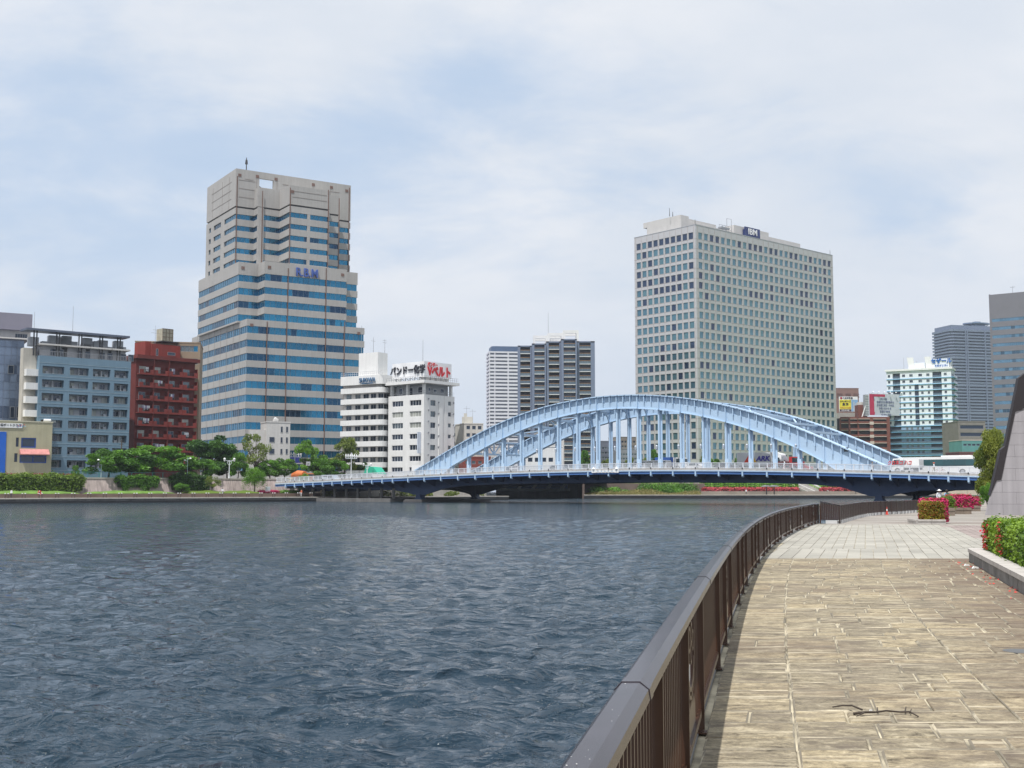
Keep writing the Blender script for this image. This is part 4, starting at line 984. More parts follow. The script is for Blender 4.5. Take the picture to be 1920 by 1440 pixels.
def shiowa():
    B = Bld("office_building", "white hotel-like block with curved balcony bands and the letters SHIOWA", 714, 325, 58)
    e = B.e; D = B.Yd(638, 0, 20); W = 9.0; f = B.front(W); l = B.left(D); zf = lambda r: B.Z(r)
    def rpoly(o):
        p = [(W, -o), (W, D), (-o, D), (-o, 1.8 - o)]
        r = 1.8; arc = [(-o + r - r * math.cos(a), -o + r - r * math.sin(a)) for a in np.linspace(0, math.pi / 2, 6)]
        return [(W, D), (-o, D)] + arc + [(W, -o)]
    b = MB(); b.prism(rpoly(-1.2), 0, zf(708), 1)
    b.build("wall", [LGREY, LGREY], e)
    tops = [725, 745.5, 766, 786, 806.5, 826.5, 846.5, 866.5, 886]
    for k, t in enumerate(tops):
        s = MB(); s.prism(rpoly(0.0), zf(t + 9.8), zf(t)); s.build("balcony", WWALL, e)
    s = MB(); s.prism(rpoly(.1), zf(719), zf(702)); s.build("parapet", WWALL, e)
    R = []
    li = Face(1.2, D, -math.pi / 2, D - 1.2)
    for t in tops:
        for q in (.08, .30, .50, .68, .86): R.append((D * q, D * q + 1.9, zf(t) + .0, zf(t) + 1.35))
    windows(e, li, [r for r in R if r[3] < zf(719) and r[2] > .1], [DARKGL, DARKGL, MIDGL], FRAMEG, .06, 1)
    windows(e, Face(0, 1.2, 0, W), [(x, x + 2.4, zf(t), zf(t) + 1.35) for t in tops for x in (2.4, 6.0)], [DARKGL, MIDGL], FRAMEG, .06, 1)
    r = MB()
    for i in range(22): u = i / 21 * D; r.box(.1, .16, u - .03, u + .03, zf(702), zf(694.5))
    for z in (zf(694.5), zf(698.5)): r.box(.08, .18, 0, D, z - .05, z + .03)
    r.build("roof_railing", mat("pale_rail", (.55, .55, .58), .6), e)
    t = MB(); y0 = B.Yd(711, 4, 30); x1 = B.X(741.5, 3, 30) 
    t.box(1.5, 5.8, 2.6, 9.5, zf(702) - .5, zf(658)); t.build("stair_tower", WWALL, e)
    a = MB()
    for (x, y, h) in ((2, 9, 8), (3, 5.5, 4.5), (5, 3, 4)): antenna(a, x, y, zf(658), h, 0, .08)
    for (x, y, z) in ((3, 5.5, 3.4), (5, 3, 3.0), (5, 3, 3.6)): a.box(x - .9, x + .9, y, y + .06, zf(658) + z, zf(658) + z + .07)
    a.build("antenna", GREYM, e)
    yy = B.Yd(689, -.1, 25); text("SHIOWA", 1.85, e, (-.35, yy, zf(711.5)), -math.pi / 2, mat("sign_steel_blue", (.05, .13, .25), .5), .0, .12, .8)
    text("SHIKISHI KAGAKU", .5, e, (-.35, yy, zf(717.3)), -math.pi / 2, mat("sign_steel_blue", (.05, .13, .25), .5), .01, .1, 1.0)
shiowa()
def bando():
    B = Bld("office_building", "white building with a big rooftop billboard lettered in black and red katakana", 794, 318, 50)
    e = B.e; Z = B.Z; D = B.Yd(728, 0, 20); W = B.X(852, 0, 20); H = Z(739); f = B.front(W); l = B.left(D); b = MB()
    rows = [(749, 759.5), (770, 780.5), (791, 801.5), (812.5, 822.5), (833.5, 843.5), (854.5, 864.5), (875.5, 885)]
    zc = [(Z(c), Z(a)) for a, c in rows]; zc = [q for q in zc if q[0] > .1]
    uy = lambda px: D - B.Yd(px, 0, 20); ux = lambda px: B.X(px, 0, 20)
    hl = [(uy(p), uy(q), a, c) for (a, c) in zc for (p, q) in ((735, 755.5), (768, 789.5))]
    hf = [(ux(p), ux(q), a - (0 if p < 830 else -.4), c) for (a, c) in zc for (p, q) in ((807, 816.5), (840, 845.5))]
    facade(b, l, 0, H, hl, .3); facade(b, f, 0, H, hf, .3)
    b.face([(0, 0, H), (W, 0, H), (W, D, H), (0, D, H)], 1); b.face([(W, 0, 0), (W, D, 0), (W, D, H), (W, 0, H)]); b.face([(W, D, 0), (0, D, 0), (0, D, H), (W, D, H)])
    b.build("wall", [WWALL, ROOFG], e)
    windows(e, l, hl, [DARKGL, CURT, MIDGL, DARKGL], WHITE, -.2, 3); windows(e, f, hf, [DARKGL, MIDGL], FRAMEG, -.2, 1)
    # recessed top storey, columns, slab
    z2 = Z(718); t = MB(); t.box(1.6, W - 1, 1.6, D - 1.5, H, z2); t.build("upper_wall", mat("upper_wall", (.3, .31, .33), .8), e)
    windows(e, Face(0, 1.6, 0, W), [(3.2, 4.2, H + 1, H + 2.1), (5.2, 6.6, H + .9, H + 1.8), (W - 4.2, W - 2.6, H + .9, H + 2.1)], [DARKGL], WHITE, .03)
    windows(e, Face(1.6, D, -math.pi / 2, D), [(2.6, 4.0, H + .5, H + 2.3), (D * .45, D * .58, H + .1, H + 2.2), (D * .72, D * .86, H + .5, H + 2.3)], [DARKGL], WHITE, .03)
    for (x, y) in ((.4, .4), (.4, D * .48), (.4, D - 1), (W - 1.1, .4)):
        c = MB(); c.box(x, x + .7, y, y + .7, H, z2); c.build("column", WWALL, e)
    c = MB(); c.box(-.9, W + 1.1, -.9, D + .6, z2, Z(712.5)); c.build("roof_slab", WWALL, e)
    r = MB()
    for z in (H + .5, H + 1.0): r.box(.05, W, .05, .1, z, z + .06); r.box(.05, .1, .1, D, z, z + .06)
    z3 = Z(712.5)
    for z in (z3 + .5, z3 + 1.1): r.box(-.7, W + .8, -.75, -.7, z, z + .06); r.box(-.75, -.7, -.7, D, z, z + .06)
    for i in range(16): r.box(-.75, -.7, D * i / 15 - .03, D * i / 15 + .03, z3, z3 + 1.1); r.box(W * i / 15 - .03, W * i / 15 + .03, -.75, -.7, z3, z3 + 1.1)
    r.build("railing", GREYM, e)
    q = MB()
    for i in range(4): x = 1.2 + i * 2.6; q.box(x, x + 2.1, 1.2, 2.6, z3 + .3, z3 + 2.0)
    q.build("roof_plant", LGREY, e)
    # billboard box on steel legs
    za, zb = Z(705.5), Z(676.5); x1 = B.X(846.5, .4, 30); y1 = B.Yd(735.5, .4, 30)
    s = MB(); s.box(.4, x1, .4, .8, za, zb); s.box(.4, .8, .81, y1, za, zb); s.build("billboard", mat("billboard_white", (.78, .78, .79), .6), e)
    g = MB()
    for i in range(7): yy = 1 + (y1 - 2) * i / 6; g.box(1, 1.2, yy, yy + .2, z3, za + 1); g.bar((1.1, yy, z3), (1.1, min(yy + 2.5, y1), za + .5), .12, .12)
    for i in range(5): xx = 1.5 + (x1 - 3) * i / 4; g.box(xx, xx + .2, 1, 1.2, z3, za + 1)
    g.build("billboard_frame", GREYM, e)
    BK = mat("letter_black", (.01, .01, .02), .6); RDL = mat("letter_red", (.55, .02, .03), .6)
    text("バンドー化学", 2.45, e, (.18, .4 + (y1 - .4) * .50, (za + zb) / 2 - .15), -math.pi / 2, BK, .03, .08, .93, shear=.0)
    text("Vベルト", 3.1, e, ((x1 + .4) / 2 + .5, .25, za + (zb - za) * .36), 0, RDL, .045, .08, .83)
    text("バンドー", 1.25, e, (3.6, .25, za + (zb - za) * .80), 0, RDL, .035, .08, .8)
    a = MB(); antenna(a, 1.5, 2, zb, 6.2, 0, .08); a.build("lightning_rod", GREYM, e)
    v = MB()
    for (a_, c) in zc:
        v.tube((ux(803), -.25, c + .3), (ux(803), -.02, c + .3), .22, .22, 8); v.tube((ux(822), -.25, c - .5), (ux(822), -.02, c - .5), .22, .22, 8); v.tube((ux(850), -.25, c - .3), (ux(850), -.02, c - .3), .22, .22, 8)
    v.build("vent_hood", GREYM, e, kind="stuff")
    v = MB(); v.box(ux(822), ux(829), -.25, -.02, 1, H - 2); v.box(ux(833), ux(839), -.12, -.02, 1, H); v.build("duct", WWALL, e)
    v = MB(); v.box(-1.3, -.1, 1.0, 1.25, Z(850), Z(810)); v.build("blade_sign", mat("blade_sign", (.55, .6, .68), .5), e)
bando()
def tower_balcony():
    B = Bld("apartment_tower", "dark grey apartment tower with stacked balconies and white roof frames, seen over the arch", 971, 467, 0)
    e = B.e; Z = B.Z; GB = mat("slate_pier", (.155, .19, .27), .7, var=.05); W = B.X(1116, 0, 30); D = 22
    ex = [(971, 997, 648), (997.5, 1024, 644.5), (1024.5, 1052, 640), (1052.5, 1082, 636), (1082.5, 1116.5, 639)]
    b = MB()
    for k, (p, q, t) in enumerate(ex):
        xa, xb = B.X(p, 0, 30), B.X(q, 0, 30); H = Z(t); yo = -(k % 2) * .8 + (1.2 if k == 4 else 0)
        b.box(xa, xa + 1.0, yo, D, 0, H); b.box(xb - (1.7 if k == 4 else .6), xb, yo, D, 0, H); b.box(xa + 1.0, xb - (1.7 if k == 4 else .6), 1.9 + yo, D, 0, H - .5); b.box(xa, xb, yo, 1.9 + yo, H - .5, H + .01)
        s = MB(); r = MB(); gl = MB(); z = H - 2.6 - .5; 
        while z > 0:
            xr = xb - (1.7 if k == 4 else .6)
            s.box(xa + 1.02, xr - .02, yo - .25, yo + 1.88, z - .22, z); r.box(xa + 1.02, xr - .02, yo - .2, yo - .12, z + 1.2, z + 1.3)
            gl.face([(xa + 1.03, yo - .1, z), (xr - .03, yo - .1, z), (xr - .03, yo - .1, z + 1.1), (xa + 1.03, yo - .1, z + 1.1)], 0, random.random())
            for i in range(1, 7): x = xa + 1 + (xr - xa - 1) * i / 7; gl.box(x - .05, x + .05, yo - .16, yo - .08, z, z + 1.15, 1)
            z -= 3.02
        s.build("balcony_slab", WWALL, e, kind="stuff"); r.build("handrail", mat("wood_rail", (.5, .27, .10), .6), e, kind="stuff"); gl.build("balcony_glass", [glass("balcony_glass", (.06, .09, .12), (.13, .18, .20), .2, .3), GB], e, kind="stuff")
    b.build("wall", [GB], e)
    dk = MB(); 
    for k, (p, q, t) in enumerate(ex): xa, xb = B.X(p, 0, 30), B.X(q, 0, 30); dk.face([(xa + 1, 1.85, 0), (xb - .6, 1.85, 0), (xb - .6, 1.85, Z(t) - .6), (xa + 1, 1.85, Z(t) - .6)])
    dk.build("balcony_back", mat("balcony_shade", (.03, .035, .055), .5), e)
    fr = MB(); zt = lambda r: Z(r)
    for (p, q, r0, r1, y) in ((1000, 1027, 648, 626, 5), (1027, 1057, 645, 622.5, 3), (1056, 1085, 642, 618, 2)):
        xa, xb = B.X(p, y, 60), B.X(q, y, 60)
        fr.box(xa, xa + .9, y, y + 9, zt(r0), zt(r1)); fr.box(xb - .9, xb, y, y + 9, zt(r0), zt(r1)); fr.box(xa + .9, xb - .9, y, y + 1, zt(r1) - 1.2, zt(r1)); fr.box(xa + .9, xb - .9, y + 8, y + 9, zt(r1) - 1.2, zt(r1))
    fr.box(B.X(1030, 8, 60), B.X(1080, 8, 60), 8, 9, zt(645), zt(631)); fr.build("roof_frame", WWALL, e)
    a = MB(); antenna(a, B.X(1028, 4, 60), 4, zt(625), 9, 0, .1); a.build("lightning_rod", GREYM, e)
tower_balcony()
def tower_white():
    B = Bld("apartment_tower", "distant white apartment tower with a rounded blue crown, left of the dark balcony tower", 917, 950, 8)
    e = B.e; Z = B.Z; W = 34; D = B.Yd(911.5, 0, 60); H = Z(658.5); b = MB(); n = 52; 
    VW = mat("violet_white", (.62, .61, .66), .8, var=.04)
    b.box(.5, W - .5, .5, D - .5, 0, H, 1)
    zz = H - 4.4
    for x0, x1 in ((-.0, .6), (4.2, 5.0), (15, 16), (25.5, 26.5), (33.4, 34)): b.box(x0, x1, -.3, .6, 0, H)
    b.box(-.02, W, -.02, D, H - 1.2, H)
    sl = MB(); z = H - 4.4; k = 0
    while z > 0: sl.box(-.2, W, -.2, D, z, z + 1.55); z -= 2.95
    b.build("wall", [VW, mat("far_dark", (.11, .12, .17), .5)], e); sl.build("balcony", VW, e, kind="stuff")
    c = MB(); P = [(2 + 3 * (1 - math.cos(a)), 3 * (1 - math.sin(a)) + 1) for a in np.linspace(0, math.pi / 2, 5)]
    c.prism([(2, D - 2)] + [(2 + 3 - 3 * math.cos(a), 1 + 3 - 3 * math.sin(a)) for a in np.linspace(0, math.pi / 2, 5)] + [(W, 1), (W, D - 2)], H, Z(648.5)); c.build("crown", mat("slate_blue", (.06, .10, .19), .5), e)
tower_white()
def condo():
    B = Bld("apartment_tower", "white and turquoise apartment tower with blue katakana sign and sea-blue lower floors", 1790, 557, 62)
    e = B.e; Z = B.Z; D = B.Yd(1665, 0, 30); W = 12; l = B.left(D); f = B.front(W); H = Z(691.5)
    u = lambda px: D - B.Yd(px, 0, 30); CY = mat("turquoise_trim", (.17, .42, .62), .6); CW = mat("condo_white", (.72, .76, .80), .7, var=.04); CB = mat("condo_blue", (.26, .40, .54), .7, var=.05)
    fl = [Z(705.0 + 11.25 * i) for i in range(20)]
    lo = 9
    b = MB(); holes = []; bays = ((1676.5, 1690.5), (1751.5, 1768.5)); bay3 = (1717, 1725); Wn = []
    for i, z in enumerate(fl):
        if z < .5: continue
        if i < lo:
            for (p, q) in bays: holes.append((u(p), u(q), z - .2, z + 2.35))
            if i >= 2: holes.append((u(bay3[0]), u(bay3[1]), z - .2, z + 2.35))
            cols = ((1667.5, 1672), (1694.5, 1700), (1708, 1714.5), (1725, 1732), (1740, 1746), (1773, 1778.5)) if i < 2 else ((1667.5, 1672), (1695.5, 1699.5), (1707, 1711), (1729.5, 1734), (1742, 1746), (1773.5, 1778))
            Wn += [(u(p), u(q), z + .55, z + 1.75) for p, q in cols]
        else:
            holes.append((u(1667), u(1690), z - .1, z + 2.2)); holes.append((u(1745), u(1785), z - .1, z + 2.2))
            Wn += [(u(p), u(p + 4.5), z + .6, z + 1.9) for p in (1699, 1708, 1719, 1728)]
    zsp = fl[lo - 1] - .6
    up = [h for h in holes if h[2] > zsp]; dn = [h for h in holes if h[2] <= zsp]
    facade(b, l, zsp, H, up, 1.4, back=2); facade(b, l, 0, zsp, dn, 1.4, m=1, back=2)
    b.box(.01, W, .01, .3, 0, H, 0)
    b.face([(0, 0, H), (W, 0, H), (W, D, H), (0, D, H)]); b.face([(W, 0, 0), (W, D, 0), (W, D, H), (W, 0, H)]); b.face([(W, D, 0), (0, D, 0), (0, D, H), (W, D, H)])
    b.build("wall", [CW, CB, mat("bay_shade", (.12, .14, .19), .6)], e)
    windows(e, l, Wn, [DARKGL, DARKGL, MIDGL], FRAMEG, .05, 1)
    t = MB(); g = MB()
    for i, z in enumerate(fl):
        if z < .3: continue
        l.box(t, 0, D, z - .62, z - .34, -.05, .3 if i < lo else 1.1)
        t.box(-.3, W, -1.3, 0, z - .62, z - .34); g.box(.2, W - .3, -1.25, -1.15, z - .34, z + .7)
        for (p, q) in (bays if i < lo else ((1667, 1690), (1745, 1785))): l.box(g, u(p) + .05, u(q) - .05, z - .2, z + .75, -.12, -.04)
        if i >= lo: l.box(g, 0.1, D - .1, z - .34, z + .55, .95, 1.02)
    t.build("floor_band", CY, e); g.build("balcony_glass", glass("bal_glass", (.07, .1, .13), (.16, .24, .28), .2, .4), e, kind="stuff")
    windows(e, f, [(x, x + 2.6, z - .1, z + 1.7) for z in fl if z > .5 for x in (1.5, 6.5)], [DARKGL, MIDGL], FRAMEG, .05, 1)
    r = MB(); r.box(-.6, W, -.6, D + .6, H, H + .9); r.build("roof_slab", WHITE, e)
    s = MB(); yy0, yy1 = B.Yd(1793, 1, 60), B.Yd(1748, 1, 60); zt = Z(671); s.box(1, 1.8, 0.2, yy1, H + .9, zt); s.box(1, 7, .2, 1, H + .9, zt); s.build("sign_board", CW, e)
    for px in (1704, 1737):
        p = MB(); y = B.Yd(px, 1, 60); p.extr([(0, 0), (2.8, 0), (2.0, 5.6), (-.8 + 0, 5.6)][::-1], (0, -1, 0), (0, 0, 1), (1, y, H + .9), (1.2, 0, 0)); p.build("roof_fin", WHITE, e)
    p = MB(); p.box(3, 9, B.Yd(1737, 1, 60) + 1, B.Yd(1704, 1, 60) - 2, H + .9, Z(676)); p.build("roof_house", CW, e)
    SB = mat("sign_royal", (.01, .12, .42), .5)
    yc = (yy1 + .2) / 2; text("セザール", 2.5, e, (.8, yc, H + .9 + (zt - H) * .60), -math.pi / 2, SB, .04, .12, .95)
    text("スカイリバー", 1.1, e, (.8, yc, H + .9 + (zt - H) * .17), -math.pi / 2, SB, .03, .12, .95)
    a = MB(); antenna(a, 5, D * .75, H, 7, 0, .1); antenna(a, 5, D * .55, H, 5, 0, .1); a.build("antenna", GREYM, e)
condo()
def tower_far_right():
    B = Bld("apartment_tower", "distant grey-blue apartment tower under a flat roof disc, behind the turquoise tower", 1791, 1130, 14)
    e = B.e; Z = B.Z; BL = mat("haze_blue_wall", (.15, .18, .26), .8, var=.04); W = B.X(1872, 0, 80); D = 30; H = Z(617.5)
    P = [(0, 3), (4, 0), (W - 4, 0), (W, 3), (W, D), (0, D)]
    b = MB(); b.prism(inset(P, 1.3), 0, H, 1); b.prism([(3, 3), (W - 3, 3), (W - 3, D), (3, D)], H, Z(608)); b.build("wall", [BL, mat("far_navy", (.05, .06, .10), .5)], e)
    s = MB(); z = H - 1.5
    k = 0
    while z > 0:
        s.prism(P, z, z + (1.5 if k % 9 else 2.2)); z -= 2.98; k += 1
    s.build("balcony", BL, e, kind="stuff")
    c = MB()
    for x in (W * .32, W * .36, W * .75): c.box(x, x + .8, -.7, 1.2, 0, H)
    for i in range(16): x = W * i / 15; c.box(x - .2, x + .2, -.1, .4, H, H + 2.5)
    c.build("pier", BL, e)
    d = MB(); cx = B.X(1836, 8, 150); d.prism([(cx + 14 * math.cos(a), 12 + 9 * math.sin(a)) for a in np.linspace(0, 2 * math.pi, 21)[:-1]], Z(603), Z(601)); d.box(cx - 6, cx + 6, 6, 18, Z(610), Z(604)); d.bar((cx - 5, 8, Z(610)), (cx - 10, 6, Z(603)), .6, .6); d.bar((cx + 5, 8, Z(610)), (cx + 11, 6, Z(603)), .6, .6); d.box(cx - 3, cx + 3, 9, 14, Z(601), Z(598)); d.build("roof_disc", mat("disc_blue", (.15, .2, .3), .6), e)
tower_far_right()
def office_right():
    B = Bld("office_building", "grey office building with thin blue window strips at the right picture edge", 1867, 560, -36)
    e = B.e; Z = B.Z; W = 60; D = 25; H = Z(553); GW = mat("mauve_grey", (.165, .16, .185), .75, var=.04); b = MB()
    rows = [(Z(604.2 + i * 15.45), Z(598.6 + i * 15.4)) for i in range(20)]; rows = [r for r in rows if r[0] > 1]
    f = B.front(W); hs = [(.9, W - 1, a, c) for a, c in rows]; facade(b, f, 0, H, hs, .2)
    b.face([(0, 0, H), (W, 0, H), (W, D, H), (0, D, H)]); b.face([(0, D, 0), (0, 0, 0), (0, 0, H), (0, D, H)]); b.box(-.1, .5, -.12, D, 0, H + .2)
    b.build("wall", [GW], e)
    for a, c in rows:
        s = MB(); n = 34; 
        for i in range(n): s.face([(.9 + (W - 1.9) * i / n, .14, a), (.9 + (W - 1.9) * (i + 1) / n, .14, a), (.9 + (W - 1.9) * (i + 1) / n, .14, c), (.9 + (W - 1.9) * i / n, .14, c)], 0, random.uniform(.6, 1) if random.random() < .8 else random.uniform(0, .4)); s.box(.9 + (W - 1.9) * i / n - .04, .9 + (W - 1.9) * i / n + .04, .06, .13, a, c, 1)
        s.build("window_band", [glass("steel_glass", (.05, .1, .15), (.16, .30, .42), .1, .7), MULL], e)
    a = MB(); antenna(a, 9, 8, H, 4.5, 0, .12); a.box(7.8, 10.2, 8, 8.1, H + 3.9, H + 4.1); a.build("antenna", GREYM, e)
office_right()
def brown_block():
    B = Bld("brick_building", "low brown brick apartment house right of the pale tower, white edges on its terraces", 1613, 560, 2)
    e = B.e; Z = B.Z; BR = mat("brown_brick", (.17, .055, .04), .8, var=.12); W = B.X(1668, 0, 15); H = Z(781.5); f = B.front(W); b = MB()
    zs = [Z(y) for y in (793.5, 806, 818, 830, 842, 854, 866)]
    b.box(0, W, 1.5, 14, 0, H, 1); b.box(B.X(1576, 0, 15), -.01, 2.5, 15, 0, Z(784), 1)
    sl = MB()
    for z in zs + [H - .9]:
        sl.box(-.2, W, -.3, 1.5, z - .25, z, 1); sl.box(-.1, W - .1, -.2, -.05, z + .001, z + .9, 0); sl.box(B.X(1576, 2, 15), -.25, .9, 2.5, z - .2, z, 1); sl.box(B.X(1576, 2, 15), -.25, .9, 1.05, z + .001, z + .9, 0)
    for q in (.42, .98): sl.box(W * q - .8, W * q + .8, -.45, -.31, 0, H, 0)
    for px in (1577, 1594, 1611): sl.box(B.X(px, 1, 15) - .4, B.X(px, 1, 15) + .4, .7, .89, 0, Z(784), 0)
    b.build("wall", [BR, mat("shade_brown", (.04, .03, .035), .6)], e); sl.build("terrace", [BR, mat("terrace_edge", (.5, .42, .38), .7)], e, kind="stuff")
    sq = MB()
    for z in zs: sq.box(W * .42 - 1, W * .42 + 1, -.62, -.46, z - .7, z + .7)
    sq.build("terrace_block", mat("terrace_edge", (.5, .42, .38), .7), e, kind="stuff")
    t = MB(); t.box(B.X(1610, 4, 30), B.X(1627, 4, 30), 4, 9, H, Z(758)); t.build("roof_house", BR, e)
    t = MB(); xa = B.X(1616, 5, 30); t.tube((xa, 6, Z(758)), (xa, 6, Z(752.5)), 1.8, 1.8, 12); t.build("water_tank", LGREY, e)
    # billboard red and white with lamps
    s = thing("billboard", "red and white rooftop billboard with rows of small lettering and lamps along its top", "billboard", tuple(Vector((*B.W(B.X(1634.5, 0, 30), 2), B.z0 + Z(780)))), math.radians(20))
    bw, bh = 20.0, 11.0
    x = MB(); x.box(.0, bw, .0, .5, .6, bh); x.build("board", mat("bill_grey", (.47, .49, .54), .6), s)
    x = MB(); RR = mat("bill_red", (.42, .02, .07), .6); x.box(.02, 2.6, -.06, -.01, .62, bh - .3); x.box(2.61, 9, -.06, -.01, bh - 1.4, bh - .3); x.tube((1.9, -.09, 1.6), (1.9, -.07, 1.6), 1.0, 1.0, 20); x.build("red_bar", RR, s)
    TX = mat("bill_text", (.12, .14, .25), .7)
    for k, tx in enumerate(("明日の街", "高層住宅の資料請求は", "東京都江東区・中央区", "お問い合わせ ●", "営業所 ●●●", "03-5566-7788")): text(tx, 1.25, s, (7.6 + .15 * len(tx) , -.08, bh - 2.6 - k * 1.5), 0, TX, .01, .02, .8)
    x = MB(); x.box(-2.2, -.4, .2, 2.0, .2, bh - .6)
    for i in range(9): x.box(-2.3, -.3, .1, .19, .3 + i * 1.2, .42 + i * 1.2, 1)
    x.build("end_frame", [GREYM, WHITE], s)
    for i in range(6):
        x = MB(); u = 1.5 + i * 3.3; x.tube((u, .2, bh), (u, -1.0, bh + .9), .06, .06, 5); x.tube((u, -1.0, bh + .65), (u, -1.0, bh + 1.1), .38, .15, 8, 1); x.build("lamp", [GREYM, WHITE], s)
    x = MB(); x.bar((-4.4, .3, -.6), (-1.2, .5, 7), .3, .3); x.build("brace", WHITE, s)
brown_block()
def pink_block():
    B = Bld("building", "pinkish brown windowless block with faint letters, touching the pale tower's right side", 1566, 600, 4)
    e = B.e; Z = B.Z; W = B.X(1612, 0, 30); H = Z(728.5); b = MB(); b.box(0, W, 0, 12, 0, H); b.box(-.1, W + .1, -.1, 12, H, H + .3); b.build("wall", mat("dusty_pink", (.24, .145, .125), .8, var=.05), e)
    text("湊 産 業", 2.6, e, (W * .58, -.1, Z(742)), 0, mat("faint_letters", (.17, .1, .09), .8), .02, .05, 1.3)
    s = thing("billboard", "yellow and white estate billboard with a red diamond, on the ledge below the faint letters", "billboard", tuple(Vector((*B.W(B.X(1576, -6, 20), -6), B.z0 + Z(773)))), math.radians(4)); w = 9.6; h = 7.6
    x = MB(); x.box(0, w, 0, .5, 0, h); x.build("board", WHITE, s)
    x = MB(); x.box(.1, 6.1, -.06, -.01, 1.2, 6.0, 0); x.build("yellow_panel", mat("bill_yellow", (.72, .62, .04), .6), s)
    x = MB(); x.box(6.2, w - .05, -.06, -.01, .1, 6.0); x.box(7.2, 7.9, -.1, -.065, .1, 5.0, 1); x.box(8.2, 9.0, -.1, -.065, .1, 4.2, 1); x.build("picture_panel", [mat("bill_sky", (.22, .4, .6), .6), mat("bill_tower", (.45, .5, .55), .6)], s)
    x = MB(); x.box(.1, 6.1, -.06, -.01, .1, 1.1); x.build("footer_panel", mat("bill_black", (.05, .02, .05), .6), s)
    x = MB(); x.extr([(0, -.75), (.75, 0), (0, .75), (-.75, 0)], (1, 0, 0), (0, 0, 1), (1.0, -.08, 6.85), (0, .06, 0)); x.build("diamond", mat("bill_crimson", (.35, .01, .03), .6), s)
    K = mat("letter_black", (.01, .01, .02), .6)
    text("住友不動産", 1.05, s, (4.4, -.1, 6.8), 0, K, .03, .02); text("シティタワーズ", .95, s, (3.1, -.12, 5.1), 0, K, .03, .02, .85); text("豊 洲", 1.35, s, (3.1, -.12, 3.6), 0, K, .04, .02)
    text("モデルルーム公開", .8, s, (3.1, -.12, 1.9), 0, mat("bill_orange", (.6, .2, .02), .6), .02, .02, .85); text("0120-301-802", .8, s, (3.1, -.12, .6), 0, WHITE, .02, .02, .9)
    g = MB()
    for k in range(5): g.box(.2 + k * 2.2, .35 + k * 2.2, .6, .75, -1.8, h - .5); g.bar((.3 + k * 2.2, .6, 0), (.3 + k * 2.2, 3.2, -1.8), .12, .12)
    g.build("frame", GREYM, s)
    b = MB(); b.box(B.X(1574, -8, 20), B.X(1613, -8, 20), -8, -.2, 0, B.Z(776)); b.build("ledge_building", mat("pale_ledge", (.36, .33, .3), .8), e)
pink_block()
# left edge buildings
def left_glass():
    B = Bld("office_building", "blue-grey glass-clad office block with a grey roof box at the left picture edge", 36, 275, 30)
    e = B.e; Z = B.Z; x0 = B.X(-160, 0, 10); H = Z(634); G = [glass("slate_glass", (.08, .11, .17), (.22, .28, .38), .2, .45), mat("slate_mullion", (.16, .18, .24), .6)]
    P = MB(); xs = np.linspace(x0, 0, 17); zs = [0] + [Z(y) for y in (868, 848, 826, 806, 785, 762.5, 748, 733, 717.5, 702, 686, 668, 652, 640)]
    for i in range(16):
        for j in range(len(zs) - 1):
            r = random.choice([.3, .55, .6, .7, .9, 1]) if j != 5 and not (j == 10 and i == 14) else 0.0
            P.face([(xs[i] + .05, -.05, zs[j] + .05), (xs[i + 1] - .05, -.05, zs[j] + .05), (xs[i + 1] - .05, -.05, zs[j + 1] - .05), (xs[i] + .05, -.05, zs[j + 1] - .05)], 0, r)
    P.build("glass_panel", G, e)
    b = MB(); b.box(x0, 0, 0, 14, 0, H); b.build("wall", G[1], e)
    for i in (14, 15):
        windows(e, Face(0, 0, 0, 1), [(xs[i] + .2, xs[i + 1] - .2, zs[5] + .1, zs[6] - .1)], [DARKGL], FRAMEG, .12)
    windows(e, Face(0, 0, 0, 1), [(xs[14] - .6, xs[15] - .7, zs[10], zs[11])], [DARKGL], FRAMEG, .12)
    b = MB(); b.box(x0, B.X(52, 2, 20), 2, 14, H, Z(619)); b.box(x0, B.X(56, -.5, 20), -.6, 2, Z(637), Z(634.5)); b.build("upper_storey", LGREY, e)
    windows(e, Face(0, 2, 0, 1), [(B.X(23, 2, 20), B.X(46, 2, 20), Z(633), Z(624.5))], [DARKGL], FRAMEG, .05, 4)
    b = MB(); b.box(x0, B.X(54.5, 1, 20), 1, 12, Z(617.5), Z(587.5)); b.box(x0, B.X(56, .6, 20), .6, 13, Z(619), Z(616.5)); b.build("roof_box", mat("mauve_box", (.22, .21, .26), .7, var=.05), e)
    # escape stair between the blocks
    s = MB()
    for k, y in enumerate((697, 729, 759)):
        z = Z(y); s.box(.2, 3.0, .5, 3.4, z - .15, z, 0); s.box(.2, 3.0, .5, .6, z, z + 1.3, 0); s.bar((.4, 1.6, z + .3), (2.6, 1.6, z + 3.6), .9, .2, m=1)
    s.build("escape_stair", [mat("stair_cream", (.45, .43, .38), .8), DARKMETAL], e)
left_glass()
